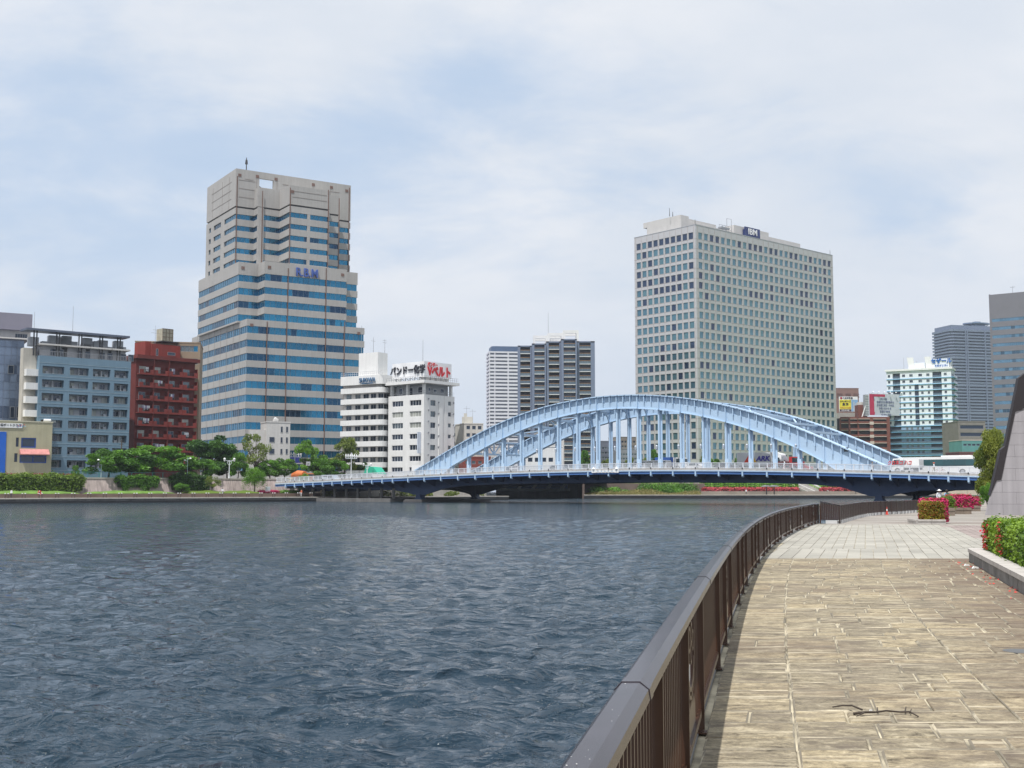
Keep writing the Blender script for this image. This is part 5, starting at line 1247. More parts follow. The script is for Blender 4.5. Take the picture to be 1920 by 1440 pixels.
def cream_house():
    B = Bld("low_building", "low cream building with blue-framed windows and a pink awning behind the hedge", 95, 262, 36.6, z0=3.2)
    e = B.e; Z = B.Z; x0 = B.X(-150, 0, 5); f = Face(x0, 0, 0, -x0); H = Z(793); b = MB(); u = lambda px: B.X(px, 0, 5) - x0
    CR = mat("cream_render", (.43, .40, .27), .85, var=.1, streak=.12, dirt=((.28, .27, .22), .7, .55, .5))
    Wd = [(u(37.5), u(65.5), Z(840.5), Z(822)), (u(35.5), u(86), Z(868.5), Z(854.5)), (u(27.5), u(33), Z(839), Z(822)), (u(25.5), u(31.5), Z(867), Z(851))]
    facade(b, f, 0, H, Wd, .35); b.face([(0, 0, 0), (0, 9, 0), (0, 9, H), (0, 0, H)]); b.face([(x0, 0, H), (0, 0, H), (0, 9, H), (x0, 9, H)]); b.box(x0, .12, -.1, .3, H, H + .25, 1)
    b.build("wall", [CR, mat("cream_cap", (.5, .47, .36), .8)], e)
    BF = mat("royal_blue", (.012, .06, .28), .45)
    windows(e, f, Wd[:1], [DARKGL], BF, -.12, 0, fw=.28); windows(e, f, Wd[1:2], [DARKGL], BF, -.12, 1, fw=.22); windows(e, f, Wd[2:], [DARKGL], DARKMETAL, -.12)
    s = MB(); xa, xb = B.X(35, 0, 5), B.X(89.5, 0, 5); s.extr([(0, Z(842.5)), (-1.1, Z(852)), (-1.1, Z(853.5)), (-.02, Z(852))], (0, 1, 0), (0, 0, 1), (xa, -.02, 0), (xb - xa, 0, 0)); s.build("awning", mat("faded_pink", (.52, .22, .2), .8, var=.2, scale=1.5), e)
    s = MB(); s.box(x0 + .5, B.X(9, 0, 5), -.12, -.01, 0, Z(812)); s.build("blue_panel", mat("bright_blue", (.008, .11, .5), .5), e)
    s = MB(); s.box(B.X(-40, 0, 5), B.X(38.5, 0, 5), -.14, -.01, Z(804.5), Z(796)); s.build("banner", WHITE, e)
    text("さくら橋ボートクラブ", .62, e, (B.X(8, 0, 5), -.17, Z(799.8)), 0, mat("letter_black", (.01, .01, .02), .6), .02, .01)
    s = MB(); xx = B.X(29, 0, 5)
    for k in range(9): s.box(xx + k * .19, xx + .14 + k * .19, -.17, -.145, Z(804) + .1 + (k * 37 % 5) * .12, Z(804) + .35 + (k * 37 % 5) * .12, k % 3)
    s.build("banner_mark", [mat("mk_blue", (.05, .12, .5), .6), mat("mk_red", (.6, .05, .12), .6), mat("mk_sky", (.2, .5, .7), .6)], e)
    s = MB(); s.box(0, 1.5, 3, 4.2, H + .3, H + 1.0); s.tube((B.X(85, 2, 10) - .6, 2, H + .6), (B.X(85, 2, 10) + .9, 2, H + .6), .35, .35, 10); s.build("roof_vent", WHITE, e)
cream_house()
# small houses seen between and through the arch
simple_block("building", "cream low house with a roof stair box and antennas left of the white tower", 871, 906, 330, 20, 795, 9, mat("cream_wall", (.55, .53, .48), .8, streak=.15), [(798, 805), (812, 819), (826, 834)], 3, 1.1, [DARKGL])
def small_roof():
    b = thing("roof_house", "small rooftop stair box with twin antennas on the cream house", "roof hut", tuple(at(878, 792, 334)))
    x = MB(); x.box(-1.8, 1.2, 0, 3, -.6, 1.6); x.box(-1.3, -.4, .2, 1.2, 1.6, 2.6); x.build("wall", mat("cream_wall", (.55, .53, .48), .8), b)
    a = MB(); antenna(a, -.5, 1, 1.6, 3.2, 0, .06); antenna(a, 1.2, 1, .8, 3.0, 0, .06); a.box(-1.4, .4, 1, 1.05, 4.0, 4.06); a.box(.4, 2.2, 1, 1.05, 3.2, 3.26); a.build("antenna", GREYM, b)
small_roof()
simple_block("building", "grey flat-roofed house behind the cream house, beside the white katakana building", 850, 872, 345, 10, 801, 8, mat("mid_grey_wall", (.3, .3, .31), .8), [(812, 818), (828, 834)], 3, 1.2, [DARKGL])
simple_block("building", "white house with a few dark windows seen under the arch's left end", 985, 1055, 330, 8, 838, 10, WWALL, [(858, 866)], 5, 1.3, [DARKGL])
simple_block("building", "taller white house with a slanting side seen behind the arch hangers", 1010, 1058, 345, 6, 812, 10, LGREY, [(838, 843)], 3, 1.2, [DARKGL])
simple_block("building", "dark red brick house low under the left arch leg", 868, 920, 320, 10, 858, 9, mat("dark_red_house", (.2, .045, .035), .8), [(864, 870)], 4, 1.0, [MIDGL])
simple_block("building", "pale drum-like house with lettering under the left arch leg", 920, 948, 325, 14, 838, 9, LGREY, [(858, 868)], 3, 1.0, [DARKGL])
simple_block("building", "dark grey stepped office block seen between the arch hangers", 1122, 1166, 440, 10, 828, 12, mat("slate_wall", (.12, .13, .17), .8), rows_px(838, 9, 4, 4), 8, .9, [MIDGL, DARKGL])
simple_block("building", "small blue-roofed grey house in front of the slate block between the hangers", 1155, 1196, 430, 5, 842, 10, mat("slate_wall2", (.2, .2, .23), .8), rows_px(850, 8, 4, 3), 7, .9, [MIDGL])
simple_block("building", "brownish building with roof terraces left of the pale tower's foot", 1158, 1205, 520, 14, 820, 12, mat("brown_grey", (.27, .23, .21), .8), rows_px(826, 9, 4, 5), 8, 1.0, [MIDGL, DARKGL])
simple_block("office_building", "striped grey-brown low building right of the turquoise tower", 1800, 1850, 440, 4, 791, 14, mat("grey_brown", (.2, .18, .17), .8), [(797, 804), (811, 818), (824, 828)], 1, 9.0, [DARKGL])
simple_block("building", "teal green low building below the striped one, beside the bus", 1806, 1850, 400, 4, 826, 10, mat("teal_wall", (.1, .26, .26), .8), [(832, 836)], 5, 1.2, [DARKGL], trim=mat("terrace_edge", (.5, .42, .38), .7))
simple_block("building", "low roof with a reddish fascia just above the bus", 1800, 1856, 330, 6, 849, 8, mat("maroon_fascia", (.17, .08, .07), .8), [(858, 864)], 8, .8, [MIDGL])
# ground of the city
# ================================================================ left bank, far bank, city ground
Bq0 = gp(0, 944.7, WZ); Bq1 = gp(620, 940.0, WZ); BT = (Bq1 - Bq0).normalized(); BN = Vector((-BT.y, BT.x, 0))
BANG = math.atan2(BT.y, BT.x)
def bk(t, off, z=0.0): return Bq0 + BT * t + BN * off + Vector((0, 0, z - WZ))
def tb(px, off=0.0, z=1.0): return walk(bk(0, off), BT, px, z)
TL = -160.0; TR = tb(953, 0, WZ); WALLOFF = 14.5; WTOP = 4.25; STREET = 3.6
T_ABUT = tb(545, WALLOFF, 2)
GRASS_M = mat("lawn", (.10, .19, .025), .95, var=.35, scale=.6, bump=.6, bscale=3)
def left_bank():
    r = MB(); W_ = lambda a, b: tuple(bk(a, b))
    r.face([tuple(bk(TL, 0, 0)), tuple(bk(TR, 0, 0)), tuple(bk(TR, 400, 0)), tuple(bk(TL, 400, 0))]); root = r.build("left_bank", mat("quay_paving", (.3, .28, .25), .85, var=.1), kind="structure")
    if root.data.polygons[0].normal.z < 0: root.data.flip_normals()
    q = MB(); a, b = bk(TL, -.25), bk(TR, -.25)
    def longbox(t0, t1, o0, o1, z0, z1, m=0, mb=None):
        c = bk((t0 + t1) / 2, (o0 + o1) / 2, (z0 + z1) / 2); mb.obox(c, BT * ((t1 - t0) / 2), BN * (abs(o1 - o0) / 2), (0, 0, (z1 - z0) / 2), m)
    w = MB(); longbox(TL, TR, -.2, 1.2, -2.5, -.62, 1, w); longbox(TL, TR, -.1, 1.2, -.619, -.2, 0, w); w.build("quay_wall", [CONC_D, WET], root)
    w = MB(); longbox(TL, TR, -.3, .6, -.199, .02, 0, w); w.build("coping", COPING, root)
    w = MB(); longbox(TL, T_ABUT + 4, 6.5, WALLOFF + .2, .01, .8, 0, w); w.build("low_terrace", mat("brown_step", (.17, .12, .095), .9, var=.2), root)
    w = MB(); longbox(TL, T_ABUT + 10, 6.9, WALLOFF, .804, .83, 0, w); w.build("planting_strip", EARTH, root)
    # posts in pairs with white caps, and a low chain rail
    g = MB(); 
    for sx in (-.28, .28): g.box(sx - .09, sx + .09, -.09, .09, 0, .82, 0); g.box(sx - .1, sx + .1, -.1, .1, .821, 1.0, 1)
    pm = g.mesh("post", [mat("post_brown", (.10, .07, .06), .8), WHITE]); k = 0
    pt = thing("quay_railing", "low double-post rail with white caps along the far left quay edge", "railing", tuple(bk(0, .9, 0)), BANG)
    t = tb(3, .9); sp = 6.9 if False else (tb(70, .9) - tb(38.5, .9))
    t = tb(-20, .9) ; posts = []
    while t < tb(745, .9): posts.append(t); t += (tb(104, .9) - tb(73, .9))
    for t in posts: link("post", pm, pt, (t, 0, 0))
    g = MB(); g.box(TL, posts[-1], .04, .1, .42, .48); g.box(TL, posts[-1], .04, .1, .72, .77); g.build("rail", mat("rail_brown", (.1, .07, .06), .7), pt)
    # retaining wall
    rw = thing("retaining_wall", "tall pale pinkish concrete flood wall behind the left quay", "wall", tuple(bk(0, WALLOFF, 0)), BANG)
    PINKC = mat("pink_concrete", (.47, .385, .36), .85, var=.14, streak=.45, scale=.25, dirt=((.25, .22, .2), .5, .56, .6))
    x = TL
    while x < T_ABUT:
        x1 = min(x + 9.0, T_ABUT); p = MB(); p.extr([(0, 0.8), (.9, WTOP - .3), (1.6, WTOP - .3), (1.6, .8)], (0, 1, 0), (0, 0, 1), (x + .03, 0, 0), (x1 - x - .06, 0, 0)); p.build("wall_panel", PINKC, rw); x = x1
    p = MB(); p.box(TL, T_ABUT, .75, 1.75, WTOP - .299, WTOP); p.build("coping", mat("wall_coping", (.42, .38, .34), .85), rw)
    # street level
    cg = MB(); cg.face([tuple(bk(TL, WALLOFF + 1.5, STREET)), tuple(bk(T_ABUT + 1, WALLOFF + 1.5, STREET)), tuple(bk(T_ABUT + 1, WALLOFF + 9, STREET)), tuple(bk(TR + 60, WALLOFF + 9, STREET)), (60, 1250, STREET), (-1150, 1250, STREET), (-1150, 200, STREET)])
    o = cg.build("street_ground", mat("street_ground", (.13, .13, .125), .9, var=.2), kind="structure")
    if o.data.polygons[0].normal.z < 0: o.data.flip_normals()
    # teal fence on the wall
    f = thing("fence", "thin teal green mesh fence on top of the far left flood wall", "fence", tuple(bk(0, WALLOFF + 1.2, WTOP)), BANG)
    TE = mat("teal_paint", (.05, .22, .22), .6); t0, t1 = tb(120, 16), tb(335, 16)
    pmm = MB(); pmm.box(-.05, .05, -.05, .05, 0, 1.2); pmm = pmm.mesh("post", TE); x = t0
    while x <= t1: link("post", pmm, f, (x, 0, 0)); x += 2.4
    g = MB(); g.box(t0, t1, -.02, .02, 1.12, 1.18); g.box(t0, t1, -.02, .02, .1, .15); x = t0
    g.build("rail", TE, f)
    g = MB()
    while x < t1: g.box(x - .015, x + .015, -.012, .012, .15, 1.12); x += .32
    g.build("wire_mesh", TE, f, kind="stuff")
    # abutment: wall under the bridge end with steps
    ab = MB(); longbox(T_ABUT, TR, WALLOFF + 1, WALLOFF + 9, 0, STREET - .1, 0, ab); ab.build("embankment_wall", mat("abut_dark", (.2, .19, .18), .85, streak=.3), label="long dark concrete bank wall under and beyond the bridge's left end", category="wall")
    st = thing("stairs", "narrow concrete stairway beside the bridge's left end", "stairs", tuple(bk(T_ABUT + 1, 12.5, 0)), BANG)
    for i in range(14):
        s = MB(); s.box(.2 + i * .32, .5 + i * .32, 0, 2.2, 0 if i == 13 else .0, 3.5 - i * .25); s.build("step", CONC, st)
    s = MB(); s.bar((0, -.05, 4.4), (4.8, -.05, 1.2), .07, .07, m=0)
    for i in range(7): s.box(.3 + i * .7, .35 + i * .7, -.08, -.02, 3.2 - i * .47, 4.2 - i * .47)
    s.build("handrail", mat("teal_paint", (.05, .22, .22), .6), st)
left_bank()
FARY = 357.0
def far_bank():
    r = MB(); xa = at(1095, 930, FARY).x; X2 = 900
    tx0 = at(900, 930, FARY + 8).x
    r.face([(xa, FARY, .02), (X2, FARY, .02), (X2, 420, .02), (xa, 420, .02)]); root = r.build("far_bank", mat("far_walk", (.36, .33, .29), .85), kind="structure")
    w = MB(); w.box(xa, X2, FARY - .3, FARY + 1, -2.5, -.45, 1); w.box(xa, X2, FARY - .2, FARY + 1, -.449, -.12, 0); w.box(xa, X2, FARY - .35, FARY + .9, -.119, .1, 2); w.build("quay_wall", [CONC_D, WET, COPING], root)
    # slope behind
    w = MB(); w.face([(xa, FARY + 14, .03), (X2, FARY + 14, .03), (X2, FARY + 30, 3.9), (xa, FARY + 30, 3.9)]); w.face([(xa, FARY + 30, 3.9), (X2, FARY + 30, 3.9), (X2, 1250, 3.9), (60, 1250, 3.9), (xa, 420, 3.9)])
    o = w.build("far_slope", GRASS_M, root)
    w = MB(); w.box(at(1314, 920, FARY + 13.5).x, X2, FARY + 13.5, FARY + 14.2, .02, 1.12); w.build('low_wall', mat('far_low_wall', (.22, .19, .16), .85, var=.15), root)
    w = MB(); w.box(xa - .5, xa + .2, FARY, FARY + 60, -2.5, 3.9); w.build("side_wall", mat("brown_wall", (.13, .095, .08), .85, var=.2), root)
    w = MB(); w.box(xa + .2, at(1312, 920, FARY + 26).x, FARY + 16, FARY + 16.8, .03, 3.6); w.build("back_wall", mat("brown_wall", (.13, .095, .08), .85, var=.2), root)
    # lock wall and the low white-ribbed footbridge over the side channel
    t = thing("channel_wall", "grey concrete wall of the side channel seen under the arch bridge", "wall", (0, 0, 0))
    a0, a1 = at(930, 930, FARY + 20).x, at(1064, 930, FARY + 20).x
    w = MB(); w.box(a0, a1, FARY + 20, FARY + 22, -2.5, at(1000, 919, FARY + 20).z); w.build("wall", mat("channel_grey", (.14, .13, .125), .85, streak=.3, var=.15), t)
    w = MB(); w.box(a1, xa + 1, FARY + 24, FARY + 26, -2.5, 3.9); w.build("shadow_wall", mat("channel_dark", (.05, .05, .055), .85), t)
    fb = thing("channel_bridge", "low white-ribbed bridge with blue panels across the side channel, under the arch bridge", "bridge", (0, FARY + 17, 0))
    z0, z1 = at(1000, 917.5, FARY + 17).z, at(1000, 905, FARY + 17).z
    w = MB(); w.box(a0, a1 + .5, 0, 8, z0 - .5, z0 + .3); w.build("beam", WWALL, fb)
    w = MB(); w.box(a0, a1, .6, .8, z0 + .3, z1); w.build("panel", mat("channel_blue", (.04, .1, .3), .6), fb)
    x = a0 + 2
    while x < a1:
        w = MB(); w.extr([(0, z0 + .3), (1.2, z0 + .3), (3.2, z1 + 1), (2.3, z1 + 1)], (1, 0, 0), (0, 0, 1), (x, .0, 0), (0, .55, 0)); w.build("rib", WHITE, fb); x += 4.6
far_bank()
# ================================================================ the arch bridge
BB = Bld("arch_bridge", "pale blue steel tied-arch road bridge with vertical hangers crossing the river", 765, 252, -36.6, z0=0.0, cat="bridge")
PS = 4.573
_ps = np.array([-46, -40.7, -22.4, -1.4, 18.3, 31, 45, 57, 68, 80.5, 92, 103, 116, 130, 160]); _pz = np.array([2.55, 2.71, 3.25, 3.9, 4.4, 4.68, 4.83, 4.87, 4.82, 4.62, 4.3, 3.9, 3.45, 2.95, 2.2]) + EYE
_pf = np.polyfit(_ps, _pz, 5)
def PT(s): return float(np.polyval(_pf, s))
def DK(s): return PT(s) - 1.32
TOPP = ((775, 882.5), (792.5, 873), (813.75, 860), (843.75, 843.75), (876, 823.7), (907.5, 806), (940, 791), (973.75, 777.5), (1007.5, 768), (1042.5, 757.5), (1078.75, 749), (1115, 743.7), (1152.5, 740.7), (1191, 738.7), (1231.6, 740.3), (1272.6, 745), (1314.5, 751), (1357.7, 758.8), (1402.5, 770), (1447.7, 784), (1494.7, 801), (1543.6, 821.5), (1593.3, 844.6), (1669, 876))
BOTP = ((840, 878), (880, 855), (907, 842), (940, 825), (976, 806.5), (1011, 794), (1045, 784), (1080, 776), (1119, 770.5), (1155, 767.7), (1192.5, 767), (1235, 768.7), (1275, 773), (1318, 782), (1361.5, 792), (1405, 805.5), (1450, 822), (1494.7, 840.8), (1532.8, 860), (1550.7, 870))
def _curve(pts, y, deg):
    q = []
    for px, py in pts:
        s = BB.X(px, y, 15); s = BB.X(px, y, BB.Z(py, s, y)); q.append((s, BB.Z(py, s, y)))
    return np.polyfit([a for a, _ in q], [b for _, b in q], deg), q
_tf, _tq = _curve(TOPP, 3.2, 6); _bf, _bq = _curve(BOTP, 3.45, 5)
S0, S1 = -1.0, 102.0
def AT(s): return float(np.polyval(_tf, s))
def AB(s): return max(AB0(s), PT(s) - 2.0)
def AB0(s):
    if s < 9: z9 = float(np.polyval(_bf, 9)); return z9 - (9 - s) * 0.80
    if s > 92.5: z9 = float(np.polyval(_bf, 92.5)); return z9 - (s - 92.5) * 0.86
    return float(np.polyval(_bf, s))
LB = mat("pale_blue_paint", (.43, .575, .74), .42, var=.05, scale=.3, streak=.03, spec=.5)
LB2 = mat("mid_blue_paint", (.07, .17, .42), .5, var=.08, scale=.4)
NAVY = mat("shaded_blue_paint", (.022, .048, .12), .55, var=.12, scale=.5)  # bridge blue below the deck, with the deck's shade put into the colour
PALE = mat("rail_white", (.68, .70, .74), .5, var=.05)
YN, YF, HW, FW = 3.9, 23.3, .42, .90
def zb(s): return float(np.interp(s, [-46, -20, -7, -3, -1.6, 1.6, 3, 7, 12, 25, 50, 75, 88, 94, 97.5, 99, 102, 103.5, 107, 120, 150], [1.9, 1.8, 1.5, .9, .55, .55, .9, 1.9, 2.45, 2.85, 3.05, 2.9, 2.6, 2.1, 1.0, .55, .55, .95, 1.5, 1.75, 1.9]))
def bridge():
    e = BB.e; SL, SR = -41.5, 140.0
    def strip(mb, ss, zt_, zb_, y0, y1, m=0):
        for a, b in zip(ss, ss[1:]):
            A, B_ = zt_(a), zt_(b); C_, D_ = zb_(a), zb_(b)
            mb.face([(a, y0, C_), (b, y0, D_), (b, y0, B_), (a, y0, A)], m); mb.face([(b, y1, D_), (a, y1, C_), (a, y1, A), (b, y1, B_)], m)
            mb.face([(a, y0, A), (b, y0, B_), (b, y1, B_), (a, y1, A)], m); mb.face([(a, y1, C_), (b, y1, D_), (b, y0, D_), (a, y0, C_)], m)
        for s in (ss[0], ss[-1]): mb.face([(s, y0, zb_(s)), (s, y0, zt_(s)), (s, y1, zt_(s)), (s, y1, zb_(s))], m)
    ss = list(np.linspace(S0, S1, 70)); sd = list(np.linspace(SL, SR, 90))
    for yc in (YN, YF):
        b = MB(); strip(b, ss, lambda s: AT(s) - .19, lambda s: AB(s) + .1, yc - HW, yc + HW); b.build("arch_rib", LB, e)
        # flange plates, one to a third of a panel with splices between
        n = 66
        for k in range(n):
            a, c = S0 + (S1 - S0) * k / n, S0 + (S1 - S0) * (k + 1) / n
            f = MB(); g = .03; strip(f, [a + g, c - g], AT, lambda s: AT(s) - .2, yc - FW, yc + FW); f.build("top_flange", LB, e)
        f = MB(); strip(f, ss, lambda s: AB(s) + .12, AB, yc - .62, yc + .62); f.build("bottom_flange", LB, e)
        sp = MB()
        for k in range(1, n):
            s = S0 + (S1 - S0) * k / n
            for sg in (-1,): sp.box(s - .07, s + .07, yc + sg * (FW + .03) - .03, yc + sg * (FW + .03) + .03, AT(s) - .24, AT(s) - .08)
        sp.build("splice_plate", mat("splice_dark", (.05, .08, .14), .6), e, kind="stuff")
        for i in range(1, 22):
            s = i * PS - .15; sg = -1
            if AT(s) < PT(s): continue
            b = MB()
            for sg in (-1, 1): y0, y1 = sorted((yc + sg * (HW + .002), yc + sg * (HW + .34))); b.box(s - .09, s + .09, y0, y1, AB(s) + .13, AT(s) - .21)
            b.build("stiffener", LB, e)
        b = MB()
        for i in range(0, 22):
            for q in (1 / 3., 2 / 3.):
                s = (i + q) * PS - .15; h = AT(s) - AB(s)
                if AT(s) < PT(s): continue
                y0, y1 = yc - HW - .40, yc - HW - .002; b.box(s - .08, s + .08, y0, y1, AT(s) - .22 - h * .42, AT(s) - .21)
        b.build("short_stiffener", LB, e, kind="stuff")
    for i in range(1, 22):
        s = i * PS - .15
        for yc in (YN, YF):
            z0, z1 = DK(s) - .1, AB(s)
            if z1 < z0 + 1.6: continue
            b = MB(); b.box(s - .32, s + .02, yc - .34, yc - .22, z0, z1); b.box(s - .32, s + .32, yc + .22, yc + .32, z0, z1); b.box(s - .10, s + .02, yc - .219, yc + .219, z0, z1)
            b.box(s - .34, s + .34, yc - .38, yc - .321, z0, z0 + 2.2); b.build("hanger", LB, e)
            if yc == YN and 3 < i < 20:
                l = MB(); z = z0 + 4.0; l.bar((s - .25, yc - .35, z - .3), (s - .55, yc - .45, z + .1), .05, .05); l.tube((s - .55, yc - .45, z), (s - .55, yc - .45, z + .6), .14, .22, 8); l.tube((s - .55, yc - .45, z + .6), (s - .55, yc - .45, z + .85), .24, .04, 8); l.build("lantern", mat("lantern_grey", (.42, .46, .52), .5), e)
    # bracing between the ribs
    X = LB
    for i in range(4, 19):
        s = i * PS - .15; z = AT(s) - .55
        b = MB(); b.box(s - .2, s + .2, YN + HW, YF - HW, z - .25, z + .25); b.build("cross_beam", X, e)
        if AB(s) > DK(s) + 4.5 and 6 <= i <= 17:
            for (yc, sg) in ((YN, 1), (YF, -1)):
                y0 = yc + sg * HW; r = min(3.4, AT(s) - AB(s) + .4); pts = [(s, y0 + sg * r * (1 - math.sin(t)), z - .2 - r * (1 - math.cos(t))) for t in np.linspace(0, math.pi / 2, 7)]
                b = MB()
                for p, q in zip(pts, pts[1:]): b.bar(p, q, .22, .22, up=(1, 0, 0))
                b.build("knee_brace", X, e)
    for i in range(4, 18):
        s, t = i * PS - .15, (i + 1) * PS - .15; ym = (YN + YF) / 2; z, zz = AT(s) - .5, AT(t) - .5
        for (p, q) in (((s, YN + HW, z), (t, ym, zz)), ((t, ym, zz), (s, YF - HW, z))) if i % 2 else (((s, ym, z), (t, YN + HW, zz)), ((s, ym, z), (t, YF - HW, zz))):
            b = MB(); b.bar(p, q, .3, .26); b.build("lateral_brace", X, e)
    for i, zz in ((3, 0), (19, 0), (18, 0)):     # portal frames
        s = i * PS; z1 = AT(s) - .4; z0 = z1 - 2.6
        for z in (z0, z1): b = MB(); b.box(s - .25, s + .25, YN + HW, YF - HW, z - .2, z + .2); b.build("portal_beam", X, e)
        n = 7
        for k in range(n):
            ya = YN + HW + (YF - YN - 2 * HW) * k / n; yb = YN + HW + (YF - YN - 2 * HW) * (k + 1) / n
            b = MB(); b.bar((s, ya, z0 if k % 2 else z1), (s, yb, z1 if k % 2 else z0), .22, .2); b.box(s - .12, s + .12, yb - .12, yb + .12, z0, z1) if k < n - 1 else None; b.build("portal_lattice", X, e)
    b = MB(); s = BB.X(1586, YN - HW, 10); z = BB.Z(843, s, YN - HW); b.box(s - .35, s + .35, YN - HW - .02, YN - HW + .05, z - .35, z + .35); b.build("hatch", DARKMETAL, e)
    # deck
    b = MB(); strip(b, sd, lambda s: DK(s) - .02, lambda s: DK(s) - .40, .3, 26.9); b.build("deck_slab", ASPH, e)
    b = MB(); strip(b, sd, lambda s: DK(s) + .13, lambda s: DK(s) - .018, .35, 4.9); b.build("sidewalk", CONC, e)
    b = MB(); strip(b, sd, lambda s: DK(s) + .13, lambda s: DK(s) - .018, 22.3, 26.9); b.build("sidewalk", CONC, e)
    for y0, y1, yr in ((-.02, .34, .13), (26.9, 27.2, 27.05)):
        b = MB(); strip(b, sd, lambda s: PT(s) - .98, lambda s: PT(s) - 1.40, y0, y1); b.build("curb", mat("curb_grey", (.46, .44, .42), .8, streak=.2), e)
        b = MB(); strip(b, sd, PT, lambda s: PT(s) - .10, yr - .07, yr + .07); b.build("top_rail", PALE, e)
        b = MB(); strip(b, sd, lambda s: PT(s) - .86, lambda s: PT(s) - .92, yr - .03, yr + .03); b.build("bottom_rail", PALE, e)
        pm = MB(); pm.box(-.075, .075, -.06, .06, -.98, -.1); pm = pm.mesh("railing_post", PALE); s = SL + .4
        bal = MB()
        while s < SR:
            link("railing_post", pm, e, (s, yr, PT(s))); s += PS / 3
        s = SL + .4
        while s < SR: bal.box(s - .022, s + .022, yr - .02, yr + .02, PT(s) - .92, PT(s) - .09); s += .16
        bal.build("baluster", PALE, e, kind="stuff")
    b = MB(); strip(b, sd, lambda s: PT(s) - 1.402, lambda s: PT(s) - 1.56, -.12, .3); b.build("edge_flange", LB, e)
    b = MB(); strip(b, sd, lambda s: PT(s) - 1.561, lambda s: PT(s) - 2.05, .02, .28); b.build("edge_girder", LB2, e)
    b = MB(); strip(b, sd, lambda s: PT(s) - 1.402, lambda s: PT(s) - 1.9, 26.9, 27.1); b.build("edge_girder", LB2, e)
    st = [-1 * (k * 3.05) - PS * .3 for k in range(1, 13)] + [i * PS for i in range(0, 23)] + [22 * PS + 3.05 * k for k in range(1, 13)]
    for s in st:
        z = PT(s) - 1.4; b = MB(); b.extr([(-.1, z - .16), (.35, z - .16), (.35, z - 1.15), (.12, z - 1.15), (-.1, z - .95)][::-1], (0, 1, 0), (0, 0, 1), (s - .14, 0, 0), (.28, 0, 0)); b.build("bracket_end", LB, e)
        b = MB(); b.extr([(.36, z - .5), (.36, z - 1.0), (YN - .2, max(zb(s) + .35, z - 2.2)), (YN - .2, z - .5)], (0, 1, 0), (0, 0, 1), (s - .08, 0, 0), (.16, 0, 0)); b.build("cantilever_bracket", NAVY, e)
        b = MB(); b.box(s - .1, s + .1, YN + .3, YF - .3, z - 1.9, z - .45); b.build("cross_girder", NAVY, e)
        b = MB(); b.box(s - .1, s + .1, -.06, -.021, PT(s) - 1.12, PT(s) - .84); b.build("drain_spout", DARKMETAL, e)
    for yc in (YN, YF):
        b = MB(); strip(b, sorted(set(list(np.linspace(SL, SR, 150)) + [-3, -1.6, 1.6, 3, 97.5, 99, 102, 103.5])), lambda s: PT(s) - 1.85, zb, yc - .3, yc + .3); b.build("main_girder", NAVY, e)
        for s in (0.0, 100.5):
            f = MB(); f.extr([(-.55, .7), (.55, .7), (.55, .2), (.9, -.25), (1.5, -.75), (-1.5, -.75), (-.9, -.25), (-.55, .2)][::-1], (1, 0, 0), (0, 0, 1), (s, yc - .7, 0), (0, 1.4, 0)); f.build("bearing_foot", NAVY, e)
    for s in (0.0, 100.5):
        f = MB(); arc = [(YN + 1 + (YF - YN - 2) * t, -.2 + 2.3 * math.sin(math.pi * t) ** .5) for t in np.linspace(0, 1, 15)]
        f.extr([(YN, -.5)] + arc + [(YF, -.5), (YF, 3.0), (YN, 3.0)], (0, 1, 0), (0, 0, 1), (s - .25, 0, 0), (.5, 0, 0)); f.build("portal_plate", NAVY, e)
        p = MB(); a_ = 2.6; P = [(s - a_, 1.5), (s, -1.2), (s + a_, 1.5), (s + a_, 25.5), (s, 28.4), (s - a_, 25.5)]; p.prism(P, -3, -.62); p.prism(inset(P, .3), -.62, -.45, 1); p.build("pier", [mat("pier_stone", (.09, .085, .085), .85, var=.2), CONC_D], e)
    # pile wall in the shade of the left side span
    b = MB(); b.box(-41, -6, 1.0, 26, -2.2, -.25); b.build("left_footing", CONC_D, e)
    for k in range(9):
        b = MB(); b.tube((-36 + k * 3.6, 3.4, -1.0), (-36 + k * 3.6, 3.4, 1.9), .35, .35, 8); b.build("pile", CONC_D, e)
    b = MB(); xa, xb = BB.X(1114, -.1, 5), BB.X(1157, -.1, 5); z = PT(xa) - 1.38
    for x in (xa, xb): b.box(x - .45, x + .45, -.3, -.13, z - .35, z + .35); b.tube((x, -.25, z + .35), (x, -.25, z + .75), .3, .05, 8)
    for k in range(6): x = xa + (xb - xa) * (k + .7) / 6.5; b.box(x - .25, x + .25, -.26, -.13, z - .28, z + (.25 if k % 2 else .1)); 
    b.box(xa, xb, -.22, -.14, z - .35, z - .22); b.build("name_ornament", WHITE, e)
    b = MB()
    for s0 in np.arange(SL, SR, 6.0):
        b.face([(s0, 13.5, DK(s0) - .012), (s0 + 3, 13.5, DK(s0 + 3) - .012), (s0 + 3, 13.65, DK(s0 + 3) - .012), (s0, 13.65, DK(s0) - .012)])
    b.build("lane_marking", WHITE, e, kind="stuff")
bridge()
